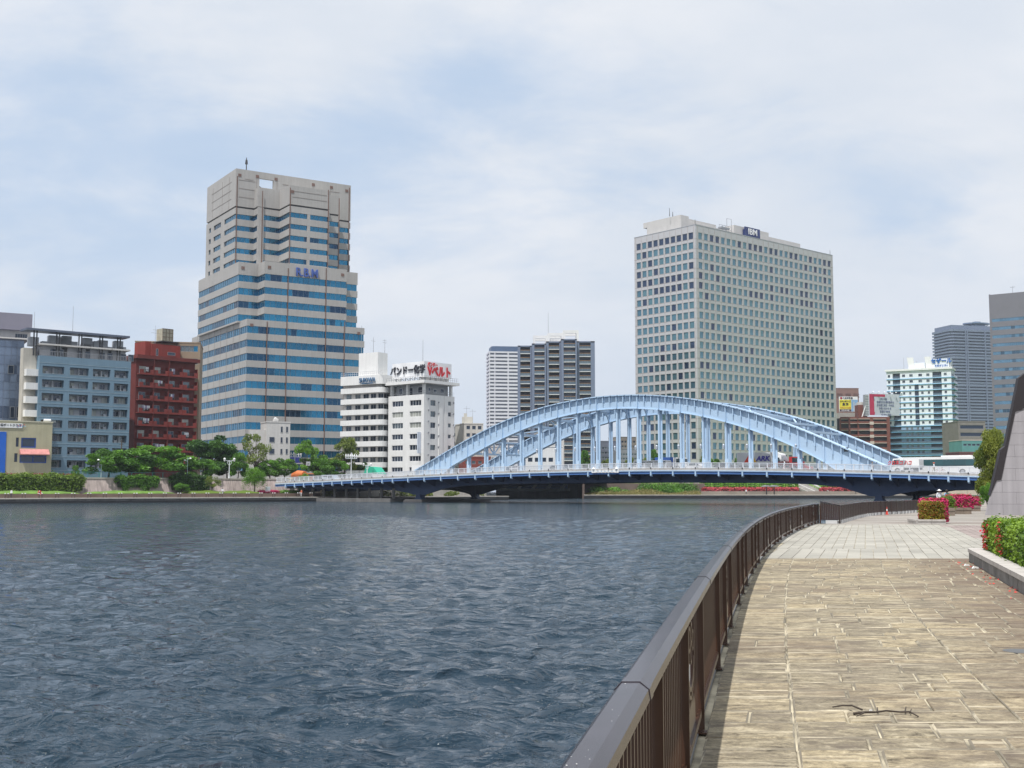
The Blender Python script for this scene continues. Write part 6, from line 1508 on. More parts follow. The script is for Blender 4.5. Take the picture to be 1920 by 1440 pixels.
# ---------------------------------------------------------------- traffic on the bridge
GLZ = glass("car_glass", (.02, .03, .04), (.06, .1, .11), .08, .3)
TYRE = mat("tyre", (.02, .02, .02), .9); RIM = mat("rim", (.4, .4, .42), .4, .6); REDL = mat("tail_red", (.4, .01, .01), .4); YELL = mat("lamp_clear", (.7, .7, .65), .3)
def on_bridge(s, y, dz=0.0):
    p = BB.W(s, y); return (p[0], p[1], DK(s) + dz)
def vehicle(name, label, cat, s, y, flip, prof, w, wheels, wr, body, cabin=None, windows_=(), lower=None, group=None):
    """side profile extruded over the width, glass set proud of the sides, wheels with rims, lamps front and rear"""
    t = thing(name, label, cat, on_bridge(s, y), BB.a + (math.pi if flip else 0), group)
    b = MB(); b.extr(prof, (1, 0, 0), (0, 0, 1), (0, w / 2, 0), (0, -w, 0)); b.build("body", body, t)
    for pr in windows_:
        g = MB(); g.extr(pr, (1, 0, 0), (0, 0, 1), (0, w / 2 + .012, 0), (0, -w - .024, 0)); g.build("side_window", GLZ, t)
    for x in wheels:
        for sy in (-1, 1):
            q = MB(); q.tube((x, sy * (w / 2 - .2), wr), (x, sy * (w / 2 + .02), wr), wr, wr, 16); o = q.build("wheel", TYRE, t)
            q = MB(); q.tube((x, sy * (w / 2 + .021), wr), (x, sy * (w / 2 + .03), wr), wr * .6, wr * .55, 12); q.build("rim", RIM, o)
    xs = [p[0] for p in prof]; x0, x1 = min(xs), max(xs)
    for sy in (-1, 1):
        q = MB(); q.box(x1 - .05, x1 + .02, sy * w * .38 - .15, sy * w * .38 + .15, wr * 1.9, wr * 1.9 + .16); q.build("headlight", YELL, t)
        q = MB(); q.box(x0 - .02, x0 + .05, sy * w * .4 - .1, sy * w * .4 + .1, wr * 2.0, wr * 2.0 + .2); q.build("tail_light", REDL, t)
    return t
CARP = [(-2.1, .25), (2.15, .25), (2.2, .65), (1.95, .85), (1.0, .98), (.35, 1.42), (-1.2, 1.45), (-1.95, 1.0), (-2.15, .85), (-2.15, .4)][::-1]
CARW = [[(.85, 1.0), (.32, 1.36), (-.35, 1.38), (-.35, 1.0)], [(-.42, 1.0), (-.42, 1.38), (-1.15, 1.39), (-1.7, 1.02)]]
def car(label, px, y, col, flip=False, k=1.0, z=20):
    s = BB.X(px, y, 7); m = mat("car_paint_%s" % "_".join(str(int(c * 99)) for c in col), col, .3, coat=.5, var=.02)
    return vehicle("car", label, "car", s, y, flip, [(a * k, b * k) for a, b in CARP], 1.75, (-1.3 * k, 1.35 * k), .32, m, windows_=[[(a * k, b * k) for a, b in w] for w in CARW], group="cars crossing the bridge")
VAN = [(-2.2, .3), (2.2, .3), (2.25, .9), (2.0, 1.2), (1.5, 1.85), (1.2, 1.98), (-2.15, 1.98), (-2.25, 1.8)][::-1]
def van(label, px, y, col, flip=False):
    s = BB.X(px, y, 7); m = mat("car_paint_%s" % "_".join(str(int(c * 99)) for c in col), col, .3, coat=.5, var=.02)
    return vehicle("van", label, "van", s, y, flip, VAN, 1.8, (-1.4, 1.4), .33, m, windows_=[[(1.75, 1.25), (1.4, 1.75), (.6, 1.78), (.6, 1.2)], [(.5, 1.2), (.5, 1.78), (-2.0, 1.78), (-2.0, 1.2)]], group="cars crossing the bridge")
van("white van beneath the arch, left one of the two white vans before the pale tower", 1211, 9, (.75, .75, .74)); van("white van beneath the arch, right one of the two, beside the blue truck", 1235, 9, (.75, .75, .74), True)
car("silver car showing only its roof between hangers near the arch middle", 1048, 9, (.5, .52, .54)); car("white car low behind the parapet right of the arch crown", 1300, 12, (.7, .7, .7), True); car("dark car behind the parapet under the right arch half", 1362, 9, (.04, .04, .05))
car("yellow car at the bridge's left end before the trees", 545, 9, (.7, .5, .03), k=1.05); car("grey car on the left approach right of the orange truck", 605, 9, (.2, .23, .26)); van("pale blue van on the left approach of the bridge", 620, 13, (.35, .42, .5))
car("red car at the foot of the right arch end", 1500, 12, (.45, .02, .02))
def truck(label, px, y, L, H, cabm, boxm, flip=False, decals=None, cat="truck"):
    s = BB.X(px, y, 7); t = thing("truck", label, cat, on_bridge(s, y), BB.a + (math.pi if flip else 0))
    b = MB(); b.box(-L / 2, L / 2 - 2.1, -1.2, 1.2, 1.0, H); b.build("cargo_box", boxm, t)
    b = MB(); b.box(-L / 2, L / 2 - .1, -.45, .45, .65, .95); b.build("chassis", DARKMETAL, t)
    b = MB(); b.extr([(L / 2 - 2.0, .6), (L / 2, .6), (L / 2, 1.5), (L / 2 - .3, 2.5), (L / 2 - 2.0, 2.55)], (1, 0, 0), (0, 0, 1), (0, -1.12, 0), (0, 2.24, 0)); c = b.build("cab", cabm, t)
    b = MB(); b.extr([(L / 2 - 1.4, 1.5), (L / 2 - .2, 1.5), (L / 2 - .42, 2.3), (L / 2 - 1.4, 2.35)], (1, 0, 0), (0, 0, 1), (0, -1.14, 0), (0, 2.28, 0)); b.build("side_window", GLZ, c)
    b = MB(); b.box(L / 2 - .15, L / 2 - .05, -.95, .95, 1.6, 2.3); b.build("windscreen", GLZ, c)
    for x in (-L / 2 + 1.2, L / 2 - 1.0):
        for sy in (-1, 1): q = MB(); q.tube((x, sy * .9, .48), (x, sy * 1.2, .48), .48, .48, 16); o = q.build("wheel", TYRE, t); q = MB(); q.tube((x, sy * 1.201, .48), (x, sy * 1.22, .48), .28, .25, 10); q.build("rim", RIM, o)
    return t, s
LG = mat("truck_grey", (.5, .51, .52), .5); RDm = mat("letter_red", (.55, .02, .03), .6)
t, s = truck("long grey truck with a flame mark and blue letters ARK on its side", 1428, 9, 8.6, 3.3, WHITE, LG)
FL = MB(); FL.extr([(-2.9, 1.5), (-.9, 1.5), (-1.9, 2.9)], (1, 0, 0), (0, 0, 1), (0, -1.24, 0), (0, .03, 0), 0); FL.extr([(-1.3, 1.5), (-.4, 1.5), (-.9, 2.3), (-1.5, 3.0)], (1, 0, 0), (0, 0, 1), (0, -1.26, 0), (0, .03, 0), 1); FL.build("flame_mark", [mat("fl_red", (.6, .05, .02), .6), mat("fl_yellow", (.7, .4, .03), .6)], t)
text("ARK", 1.2, t, (.8, -1.25, 2.15), 0, mat("letter_navy", (.03, .02, .25), .6), .04, .02, 1.1, shear=.2)
t, s = truck("small truck with a tilted white load and red cab behind the grey truck", 1478, 9, 5.2, 1.7, mat("cab_red", (.45, .03, .03), .4), mat("load_bed", (.3, .05, .04), .6))
b = MB(); b.extr([(-2.4, 1.72), (-.2, 1.72), (-1.0, 3.1), (-2.6, 3.5)], (1, 0, 0), (0, 0, 1), (0, -1.0, 0), (0, 2.0, 0)); b.build("load", WHITE, t)
t, s = truck("truck with a blue tarpaulin beyond the hangers before the pale tower's corner", 1259, 12, 6.0, 2.6, WHITE, mat("tarp_blue", (.03, .1, .35), .6))
t, s = truck("white box truck with a grey door and red slanted lettering in front of the bus", 1701, 7.5, 4.6, 2.35, WHITE, WHITE, True)
text("クロネコ ハコ", .8, t, (.9, 1.24, 1.75), math.pi, RDm, .03, .02, .8, shear=.2); b = MB(); b.box(-.2, 1.4, 1.201, 1.22, 1.5, 2.2); b.build("side_panel", GREYM, t)
t, s = truck("orange cement truck at the bridge's left end below the white lamp", 566, 9, 6.4, 1.2, mat("cab_orange", (.5, .14, .03), .4), mat("bed_grey", (.2, .2, .2), .6))
b = MB(); b.tube((-3.0, 0, 1.9), (-1.2, 0, 2.15), .7, 1.1, 14); b.tube((-1.2, 0, 2.15), (1.0, 0, 2.2), 1.1, .85, 14); b.build("drum", mat("drum_orange", (.55, .16, .05), .5), t)
def bus():
    s = BB.X(1762, 11.5, 6); t = thing("bus", "white coach with one long dark window band crossing the bridge's right end", "bus", on_bridge(s, 11.5), BB.a)
    t.scale = (1, 1, .93); L = 13.2; b = MB(); b.extr([(-L / 2, .35), (L / 2, .35), (L / 2 + .05, 1.2), (L / 2 - .25, 3.0), (L / 2 - .6, 3.15), (-L / 2 + .3, 3.15), (-L / 2, 2.9)], (1, 0, 0), (0, 0, 1), (0, -1.25, 0), (0, 2.5, 0)); b.build("body", WHITE, t)
    n = 7; BG = glass("bus_glass", (.02, .05, .06), (.05, .15, .16), .1, .3)
    for i in range(n):
        x0 = -L / 2 + .8 + i * 1.72; b = MB(); b.box(x0, x0 + 1.68, -1.27, 1.27, 1.55, 2.65); b.build("side_window", BG, t)
    b = MB(); b.box(-L / 2 + .7, L / 2 - .9, -1.262, 1.262, 1.5, 2.7); b.build("window_surround", DARKMETAL, t)
    b = MB(); b.box(L / 2 - .8, L / 2 - .2, -1.268, 1.268, 1.2, 2.8); b.build("door_window", BG, t)
    b = MB(); b.extr([(L / 2 + .07, 1.3), (L / 2 - .2, 2.85), (L / 2 - .3, 2.85), (L / 2, 1.3)], (1, 0, 0), (0, 0, 1), (0, -1.1, 0), (0, 2.2, 0)); b.build("windscreen", BG, t)
    b = MB(); b.box(.5, L / 2 - 1.3, -.9, .9, 3.151, 3.38); b.build("roof_unit", WHITE, t)
    for x in (-L / 2 + 2.6, L / 2 - 2.6):
        for sy in (-1, 1): q = MB(); q.tube((x, sy * 1.0, .5), (x, sy * 1.27, .5), .5, .5, 18); o = q.build("wheel", TYRE, t); q = MB(); q.tube((x, sy * 1.271, .5), (x, sy * 1.29, .5), .3, .28, 12); q.build("rim", RIM, o)
    for sy in (-1, 1): q = MB(); q.box(L / 2 + .0, L / 2 + .07, sy * .95 - .15, sy * .95 + .15, .7, .95); q.build("headlight", YELL, t)
bus()
# ================================================================ foliage
def leaves(P, size, rs, rnd=None, up=0.35, N=None, asp=0.6):
    """one small leaf-shaped quad per point; normals random, a little towards the sky or towards N"""
    n = len(P); d = rs.normal(0, 1, (n, 3)); d /= np.linalg.norm(d, axis=1)[:, None]
    d[:, 2] += up
    if N is not None: d += N * .55; d[:, 2] += .45
    d /= np.linalg.norm(d, axis=1)[:, None]
    a = rs.normal(0, 1, (n, 3)); a -= (a * d).sum(1)[:, None] * d; a /= np.linalg.norm(a, axis=1)[:, None]; b = np.cross(d, a)
    s = (size * rs.uniform(.6, 1.4, n))[:, None]
    V = np.stack([P - a * s, P - b * s * asp, P + a * s, P + b * s * asp], 1).reshape(-1, 3)
    Q = np.arange(n * 4).reshape(-1, 4); r = rs.uniform(0, 1, n) if rnd is None else np.clip(rnd + rs.uniform(-.22, .22, n), 0, 1)
    return V, Q, r
def crown_points(rs, n, blobs):
    """blobs: (cx,cy,cz,rx,rz). leaves crowd the outer shell of each clump"""
    w = np.array([b[3] ** 2 for b in blobs]); w = w / w.sum(); k = rs.choice(len(blobs), n, p=w); B_ = np.array(blobs)[k]
    d = rs.normal(0, 1, (n, 3)); d /= np.linalg.norm(d, axis=1)[:, None]; r = rs.uniform(.25, 1, n) ** .4 * (1 + rs.normal(0, .07, n))
    P = np.stack([B_[:, 0] + d[:, 0] * r * B_[:, 3], B_[:, 1] + d[:, 1] * r * B_[:, 3], B_[:, 2] + d[:, 2] * r * B_[:, 4]], 1)
    tone = rs.uniform(.1, .9, len(blobs))[k]; return P, tone
G_MID = leafmat("leaf_green", (.035, .10, .012), (.14, .30, .035)); G_DARK = leafmat("leaf_dark", (.018, .06, .012), (.07, .16, .025)); G_OLIVE = leafmat("leaf_olive", (.08, .115, .02), (.20, .25, .05)); G_BRIGHT = leafmat("leaf_bright", (.06, .16, .014), (.18, .35, .035))
BARK = mat("bark", (.085, .065, .05), .95, var=.3, scale=2)
def proto_tree(kind, seed, lm, n, leaf, trunk=.28, spread=1.0, airy=False, h=8.0, rad=4.0, weep=False, round_=False, low=.25):
    """tree mesh pair of nominal height h and radius rad"""
    rs = np.random.RandomState(seed); blobs = []; zt = h * low
    m = 26 if not round_ else 40
    for i in range(m):
        a = rs.uniform(0, 6.28); t = rs.uniform(0, 1); zz = zt + (h - zt) * (.12 + .72 * t)
        rr = rad * (math.sqrt(max(0.05, 1 - ((t - .40) / .72) ** 2))) * rs.uniform(.35, .78) * spread
        br = rad * rs.uniform(.22, .36) * (0.8 if airy else 1.0)
        blobs.append((math.cos(a) * rr, math.sin(a) * rr, zz, br, br * rs.uniform(.5, .75)))
    P, tone = crown_points(rs, n, blobs)
    if weep:
        P[:, 2] -= np.abs(rs.normal(0, 1, n)) * (np.hypot(P[:, 0], P[:, 1]) / rad) * h * .28
    V, Q, r = leaves(P, leaf, rs, tone, up=.35 if not weep else 0, asp=.55 if not weep else .25)
    crown = np_mesh("crown", V, Q, lm, r)
    t = MB(); top = Vector((rs.normal(0, .2), rs.normal(0, .2), h * .45)); R0 = .04 * rad + .05
    t.path([(0, 0, -.3), (rs.normal(0, .08), rs.normal(0, .08), zt * .6), tuple(top * .8), tuple(top)], R0, R0 * .55, 8)
    for i, b in enumerate(blobs[:18 if not airy else 26]):
        k = rs.uniform(.45, 1.0); s = top * k; e_ = Vector(b[:3]); mid = s.lerp(e_, .5) + Vector((0, 0, rs.uniform(-.1, .35))); t.path([tuple(s), tuple(mid), tuple(e_)], R0 * .35, R0 * .08, 5)
    return crown, t.mesh("trunk", BARK), h, rad
PROTO = {}
def proto(k):
    if k not in PROTO:
        PROTO[k] = {"cherry": lambda: proto_tree("t", 1, G_MID, 9000, .20, low=.2, spread=1.15), "cherry2": lambda: proto_tree("t", 2, G_MID, 9000, .20, low=.18, spread=1.2), "dark": lambda: proto_tree("t", 3, G_DARK, 10000, .20, low=.12, spread=1.0),
                    "airy": lambda: proto_tree("t", 4, G_OLIVE, 2400, .17, airy=True, low=.3), "olive": lambda: proto_tree("t", 5, G_OLIVE, 5500, .18, airy=True, low=.25), "bright": lambda: proto_tree("t", 6, G_BRIGHT, 5500, .18, airy=True, low=.2), "mid2": lambda: proto_tree("t", 7, G_MID, 6500, .22, low=.1),
                    "willow": lambda: proto_tree("t", 8, G_BRIGHT, 7000, .22, weep=True, low=.45), "round": lambda: proto_tree("t", 9, G_MID, 8000, .15, round_=True, low=.15, spread=.85),
                    "big_round": lambda: proto_tree("t", 10, leafmat("leaf_camellia", (.07, .11, .014), (.28, .31, .055)), 26000, .115, round_=True, low=.08, spread=.9)}[k]()
    return PROTO[k]
def tree(k, label, pos, H, W, rz=0.0, group=None, cat="tree", name=None):
    c, t, h, r = proto(k); o = thing(name or ("tree"), label, cat, tuple(pos), rz, group); o.scale = (W / (2 * r), W / (2 * r), H / h)
    link("crown", c, o); link("trunk", t, o); return o
def bank_tree(k, label, px, ptop, pbase, pw, off, base=STREET, rz=None, group=None, cat="tree", name=None):
    t = walk(bk(0, off), BT, px, 3); p = bk(t, off); p.z = base; zt = zrow(ptop, p.x, p.y); W = pw * p.y / F
    return tree(k, label, p, (zt - base) * 1.06, W * 1.22, random.uniform(0, 6) if rz is None else rz, group, cat, name)
TG = "trees along the left bank street"
for a in (("mid2", "small conical sapling standing before the blue-grey apartment block", 140, 872, 892, 14, 19), ("cherry", "spreading green tree in front of the blue-grey block, left of the largest cherry", 203, 843, 892, 74, 19), ("cherry2", "largest spreading green tree, in front of the dark red apartment block", 290, 832, 892, 112, 20),
          ("cherry", "low spreading green tree just right of the red block's foot", 378, 861, 892, 56, 19), ("dark", "tall dark green tree between the red block and the stepped tower", 396, 811, 890, 82, 27), ("dark", "dark tree low behind the white double-armed lamp", 425, 838, 892, 50, 26),
          ("airy", "sparse tree with visible branches before the small white building", 478, 812, 890, 52, 24), ("mid2", "green tree behind the white double-armed lamp by the flood wall", 446, 848, 892, 36, 22), ("cherry2", "low green tree under the sparse tree", 507, 860, 892, 46, 21), ("cherry", "low green tree before the small white building's foot", 533, 860, 892, 44, 22),
          ("bright", "light green tree right of the small white building", 573, 824, 890, 42, 30), ("mid2", "low green tree below the light green one, by the orange truck", 596, 858, 890, 40, 28), ("mid2", "narrow green tree between the light green and the yellow-green tree", 606, 852, 890, 30, 34), ("olive", "broad yellow-green tree in front of the curved white block", 646, 821, 888, 56, 34),
          ("cherry", "low yellowish tree under the broad yellow-green tree", 632, 862, 888, 40, 31), ("dark", "low dark bushy tree right of the broad yellow-green tree", 676, 864, 888, 36, 36), ("dark", "low dark bushy tree before the white katakana building", 722, 866, 888, 44, 40), ("mid2", "small tree between the two low dark trees by the bridge", 700, 868, 888, 30, 42), ("dark", "dark low tree at the far left of the street trees behind the cherry", 345, 862, 892, 30, 24)):
    bank_tree(*a, group=TG)
bank_tree("willow", "small weeping willow in front of the pale flood wall", 477, 877, 925, 42, 10.5, base=.8)
bank_tree("round", "small clipped round tree at the bridge's left end", 570, 887, 926, 25, 8.5, base=.1)
bank_tree("airy", "tiny thin tree with drooping branches before the flood wall, left of the willow", 398, 892, 925, 30, 10.5, base=.8)
bank_tree("round", "round bright green bush at the foot of the ivy-covered wall", 341, 906, 924, 30, 9.5, base=.7, cat="bush", name="bush")
for a in (("mid2", "small green tree on the bridge approach, low against the dark balcony tower", 1097, 840, 24, 330), ("olive", "low yellow-green tree seen between hangers left of the pale tower", 1138, 858, 26, 340), ("olive", "low yellow-green tree before the pale tower's left foot", 1180, 855, 30, 335), ("mid2", "pointed green tree between hangers before the pale tower", 1226, 838, 22, 335), ("olive", "yellowish tree low between hangers beneath the arch crown", 1210, 856, 24, 345),
          ("olive", "small tree right of the blue truck before the tower corner", 1318, 852, 18, 345), ("mid2", "green hedge-like tree low before the pale tower, left of the grey truck", 1340, 857, 34, 345), ("mid2", "green hedge-like tree just left of the grey truck", 1388, 855, 36, 345)):
    k, lab, px, pt, pw, Y = a; p = at(px, 880, Y); p.z = 4.6; tree(k, lab, p, zrow(pt, p.x, p.y) - 4.6, pw * Y / F, random.uniform(0, 6), "trees beyond the bridge")
def surf_points(rs, boxes, n, jit=.06):
    """points with normals over the outside of local boxes (x0,x1,y0,y1,z0,z1)"""
    out = []; nn = []; A = []
    for (x0, x1, y0, y1, z0, z1) in boxes: A.append([(x1 - x0) * (z1 - z0), (x1 - x0) * (z1 - z0) * .3, (y1 - y0) * (z1 - z0), (y1 - y0) * (z1 - z0), (x1 - x0) * (y1 - y0)])
    A = np.array(A); w = (A / A.sum()).ravel(); k = rs.choice(len(w), n, p=w)
    u = rs.uniform(0, 1, n); v = rs.uniform(0, 1, n); P = np.zeros((n, 3)); Nn = np.zeros((n, 3))
    bx = np.array(boxes)[k // 5]; f = k % 5
    X = bx[:, 0] + (bx[:, 1] - bx[:, 0]) * u; Y = bx[:, 2] + (bx[:, 3] - bx[:, 2]) * np.where(f == 4, v, u); Z = bx[:, 4] + (bx[:, 5] - bx[:, 4]) * v
    for q, (nx, ny, nz) in enumerate(((0, -1, 0), (0, 1, 0), (-1, 0, 0), (1, 0, 0), (0, 0, 1))):
        m = f == q
        P[m, 0] = X[m] if nx == 0 else bx[m, 0 if nx < 0 else 1]; P[m, 1] = Y[m] if ny == 0 else bx[m, 2 if ny < 0 else 3]; P[m, 2] = Z[m] if nz == 0 else bx[m, 5]; Nn[m] = (nx, ny, nz)
    P += Nn * (rs.normal(0, 1, n) * jit)[:, None] + rs.normal(0, jit * .4, (n, 3)); return P, Nn
def hedge(name, label, cat, pos, rz, boxes, n, leaf, lm, core=None, jit=.08, flowers=None, kind=None, group=None, ragged=0.0):
    t = thing(name, label, cat, pos, rz, group); rs = np.random.RandomState(len(label) * 7 + n % 97)
    c = MB(); s = jit * .8
    for (x0, x1, y0, y1, z0, z1) in boxes: c.box(x0 + s + ragged * .6, x1 - s - ragged * .6, y0 + s, y1 - s, z0 + (z1 - z0) * ragged * .75, z1 - s)
    c.build("branches", core or mat("hedge_core", (.02, .03, .012), .95), t)
    P, N_ = surf_points(rs, boxes, n, jit)
    if ragged:
        bx = boxes[0]; q = (P[:, 2] - bx[4]) / (bx[5] - bx[4]); e_ = np.minimum(P[:, 0] - bx[0], bx[1] - P[:, 0])
        lim = ragged * (.5 + .5 * np.sin(P[:, 0] * 1.9 + 1.5 * np.sin(P[:, 0] * .7))) + .5 * np.clip(1 - e_ / 1.3, 0, 1) + rs.normal(0, .06, len(P))
        k_ = q > lim; P, N_ = P[k_], N_[k_]; P[:, 2] += .16 * np.sin(P[:, 0] * 1.1 + 2) * (P[:, 2] > bx[5] - .5) - .35 * np.clip(1 - np.minimum(P[:, 0] - bx[0], bx[1] - P[:, 0]) / .9, 0, 1) * (P[:, 2] > bx[5] - .9)
    # rounded, uneven outline
    bump = .5 * np.sin(P[:, 0] * 1.7 / max(leaf * 8, .3)) * np.sin(P[:, 1] * 1.3 / max(leaf * 8, .3) + 1); P[:, 2] += bump * jit * .7
    tone = .5 + .35 * np.sin(P[:, 0] * 2.1 + 3 * np.sin(P[:, 2] * 2)) * np.sin(P[:, 1] * 1.9 + 1)
    V, Q, r = leaves(P, leaf, rs, tone, N=N_); link("foliage", np_mesh("foliage", V, Q, lm, r), t)
    if flowers:
        m, k, fb, fs = flowers; P, N_ = surf_points(rs, fb, k, jit * .6); P += N_ * jit * .35; V, Q, r = leaves(P, fs, rs, None, N=N_ * 1.5, asp=.85); link("flowers", np_mesh("flowers", V, Q, m, r), t)
    return t
FLQ = leafmat('azalea_coral', (.42, .045, .07), (.62, .12, .15), trans=.15); FLR = leafmat("azalea_red", (.42, .015, .03), (.65, .05, .07), trans=.15); FLP = leafmat("azalea_pink", (.45, .012, .10), (.72, .06, .22), trans=.15); FLM = leafmat("azalea_magenta", (.38, .01, .09), (.62, .04, .18), trans=.15)
# ---- left bank greenery
LBP = lambda px, off: tb(px, off)
def lb_hedge(name, label, cat, px0, px1, off0, off1, z0, z1, n, leaf, lm, **k):
    a, b = LBP(px0, off0), LBP(px1, off0); return hedge(name, label, cat, tuple(bk(a, off0, z0)), BANG, [(0, b - a, 0, off1 - off0, 0, z1 - z0)], n, leaf, lm, **k)
G_HEDGE = leafmat("leaf_hedge", (.055, .11, .014), (.20, .29, .04))
lb_hedge("hedge", "long yellow-green hedge hanging over the flood wall at the far left", "hedge", -60, 158, 12.4, 14.3, 1.0, 4.5, 17000, .17, G_HEDGE, jit=.25, ragged=.16)
lb_hedge("ivy", "dark ivy curtain hanging on the flood wall between two bare stretches", "ivy", 219, 298, 14.2, 15.3, 1.1, 4.5, 10000, .14, G_MID, jit=.16, ragged=.42)
lb_hedge("ivy", "dense dark green ivy on the flood wall behind the round bush", "ivy", 322, 396, 13.8, 15.3, .9, 4.7, 10000, .14, G_DARK, jit=.22, ragged=.25)
lb_hedge("planting", "low red-brown azalea strip along the foot of the cream building", "planting", -40, 140, 18, 19, STREET, 4.9, 2500, .14, leafmat("dull_red", (.16, .02, .02), (.28, .04, .05)), jit=.1)
lb_hedge("planting", "pink azaleas on the terrace beside the framed notice board", "planting", 488, 523, 8.5, 10, .8, 1.35, 1400, .1, FLM, jit=.1)
lb_hedge("planting", "low green ground shrubs on the terrace next to the stairs", "planting", 530, 560, 8, 10, .4, 1.3, 1500, .12, G_BRIGHT, jit=.12)
for (a, b, lab) in ((-40, 152, "low grassy mound under the long hedge at the far left"), (168, 330, "low grassy mound under the ivy curtain"), (352, 430, "low shrubby strip right of the round bush"), (425, 490, "low shrub strip behind the seated figure near the willow")):
    t0, t1 = LBP(a, 8), LBP(b, 8); m = MB(); n = 22
    pr = [(t, off, .8 + hh) for off, hh in ((7.2, .05), (8.2, .42), (10.0, .6), (12.0, .45)) for t in ()]
    O = thing("mound", lab, "planting", tuple(bk(t0, 0, 0)), BANG)
    for i in range(n):
        for (o0, h0), (o1, h1) in zip(((7.1, .0), (8.2, .4), (10.0, .62)), ((8.2, .4), (10.0, .62), (12.3, .4))):
            q = lambda t, h: .82 + h * math.sin(math.pi * min(max(t / (t1 - t0), 0), 1)) ** .35 * (1 + .12 * math.sin(t * 1.3))
            x0, x1 = (t1 - t0) * i / n, (t1 - t0) * (i + 1) / n; m.face([(x0, o0, q(x0, h0)), (x1, o0, q(x1, h0)), (x1, o1, q(x1, h1)), (x0, o1, q(x0, h1))])
    m.build("turf", GRASS_M if "grassy" in lab else G_HEDGE, O, True)
def vines():
    t = thing("bare_vines", "bare brown climbing stems on the flood wall between the two ivy curtains", "vines", tuple(bk(LBP(296, 15), 15.0, .8)), BANG); b = MB(); rs = random.Random(4)
    for i in range(26):
        x = rs.uniform(0, 3.4); p = [(x, .0, 0)]
        for k in range(6): x += rs.uniform(-.3, .3); p.append((x, .0 + k * .10, (k + 1) * .56))
        b.path(p, .06, .02, 4)
    b.build("stem", BARK, t, kind="stuff")
vines()
# ---- far bank greenery
def fb_box(name, label, cat, px0, px1, Y, dy, z0, z1, n, leaf, lm, **k):
    a, b = at(px0, 918, Y).x, at(px1, 918, Y).x; return hedge(name, label, cat, (a, Y, z0), 0, [(0, b - a, 0, dy, 0, z1 - z0)], n, leaf, lm, **k)
segs = ((1318, 1497), (1540, 1632), (1650, 1830))
words_ = ("left of the stone stairs", "right of the stone stairs", "beyond the right bridge pier")
for (a, b), w in zip(segs, words_):
    L = (b - a); fb_box("azalea_row", "row of pink azaleas on the far bank " + w, "flower bed", a, b, 371.5, 2.2, 1.1, 2.05, L * 24, .2, FLQ, jit=.15)
    for k, (yy, z0, z1) in enumerate(((375.0, 1.5, 2.75), (379.0, 2.3, 3.4), (383.0, 3.0, 4.2))):
        fb_box("hedge", "%s clipped hedge terrace on the far bank %s" % (("lowest", "middle", "topmost")[k], w), "hedge", a, b, yy, 2.4, z0, z1, L * 14, .24, G_BRIGHT, jit=.12)
def wild():
    t = thing("wild_grass", "tall wild grass and green bushes on the far bank left of the azaleas", "grass", (0, 0, 0)); rs = np.random.RandomState(6)
    a, b = at(1100, 918, 362).x, at(1314, 918, 362).x; n = 9000; X = rs.uniform(a, b, n); Y = rs.uniform(360, 370, n); h = (1.2 + .8 * np.sin(X * .35) * np.sin(X * .13 + 2)) * rs.uniform(.3, 1.1, n) ** .7
    P = np.stack([X, Y, .1 + h * rs.uniform(.0, 1, n)], 1); V, Q, r = leaves(P, .38, rs, None, up=0, asp=.12); link("blades", np_mesh("blades", V, Q, leafmat("dry_grass", (.10, .11, .03), (.34, .28, .12)), r), t)
    bl = [(rs.uniform(a + 2, b - 2), rs.uniform(364, 371), rs.uniform(.6, 1.6), rs.uniform(1.2, 2.4), rs.uniform(.7, 1.4)) for _ in range(26)] + [(a + (b - a) * q, 371, 1.8, 3.4, 1.9) for q in (.55, .62, .70, .78, .86, .93)]
    P, tone = crown_points(rs, 9000, bl); P[:, 2] = np.maximum(P[:, 2], .1); V, Q, r = leaves(P, .26, rs, tone); link("bushes", np_mesh("bushes", V, Q, G_MID, r), t); t["kind"] = "stuff"
wild()
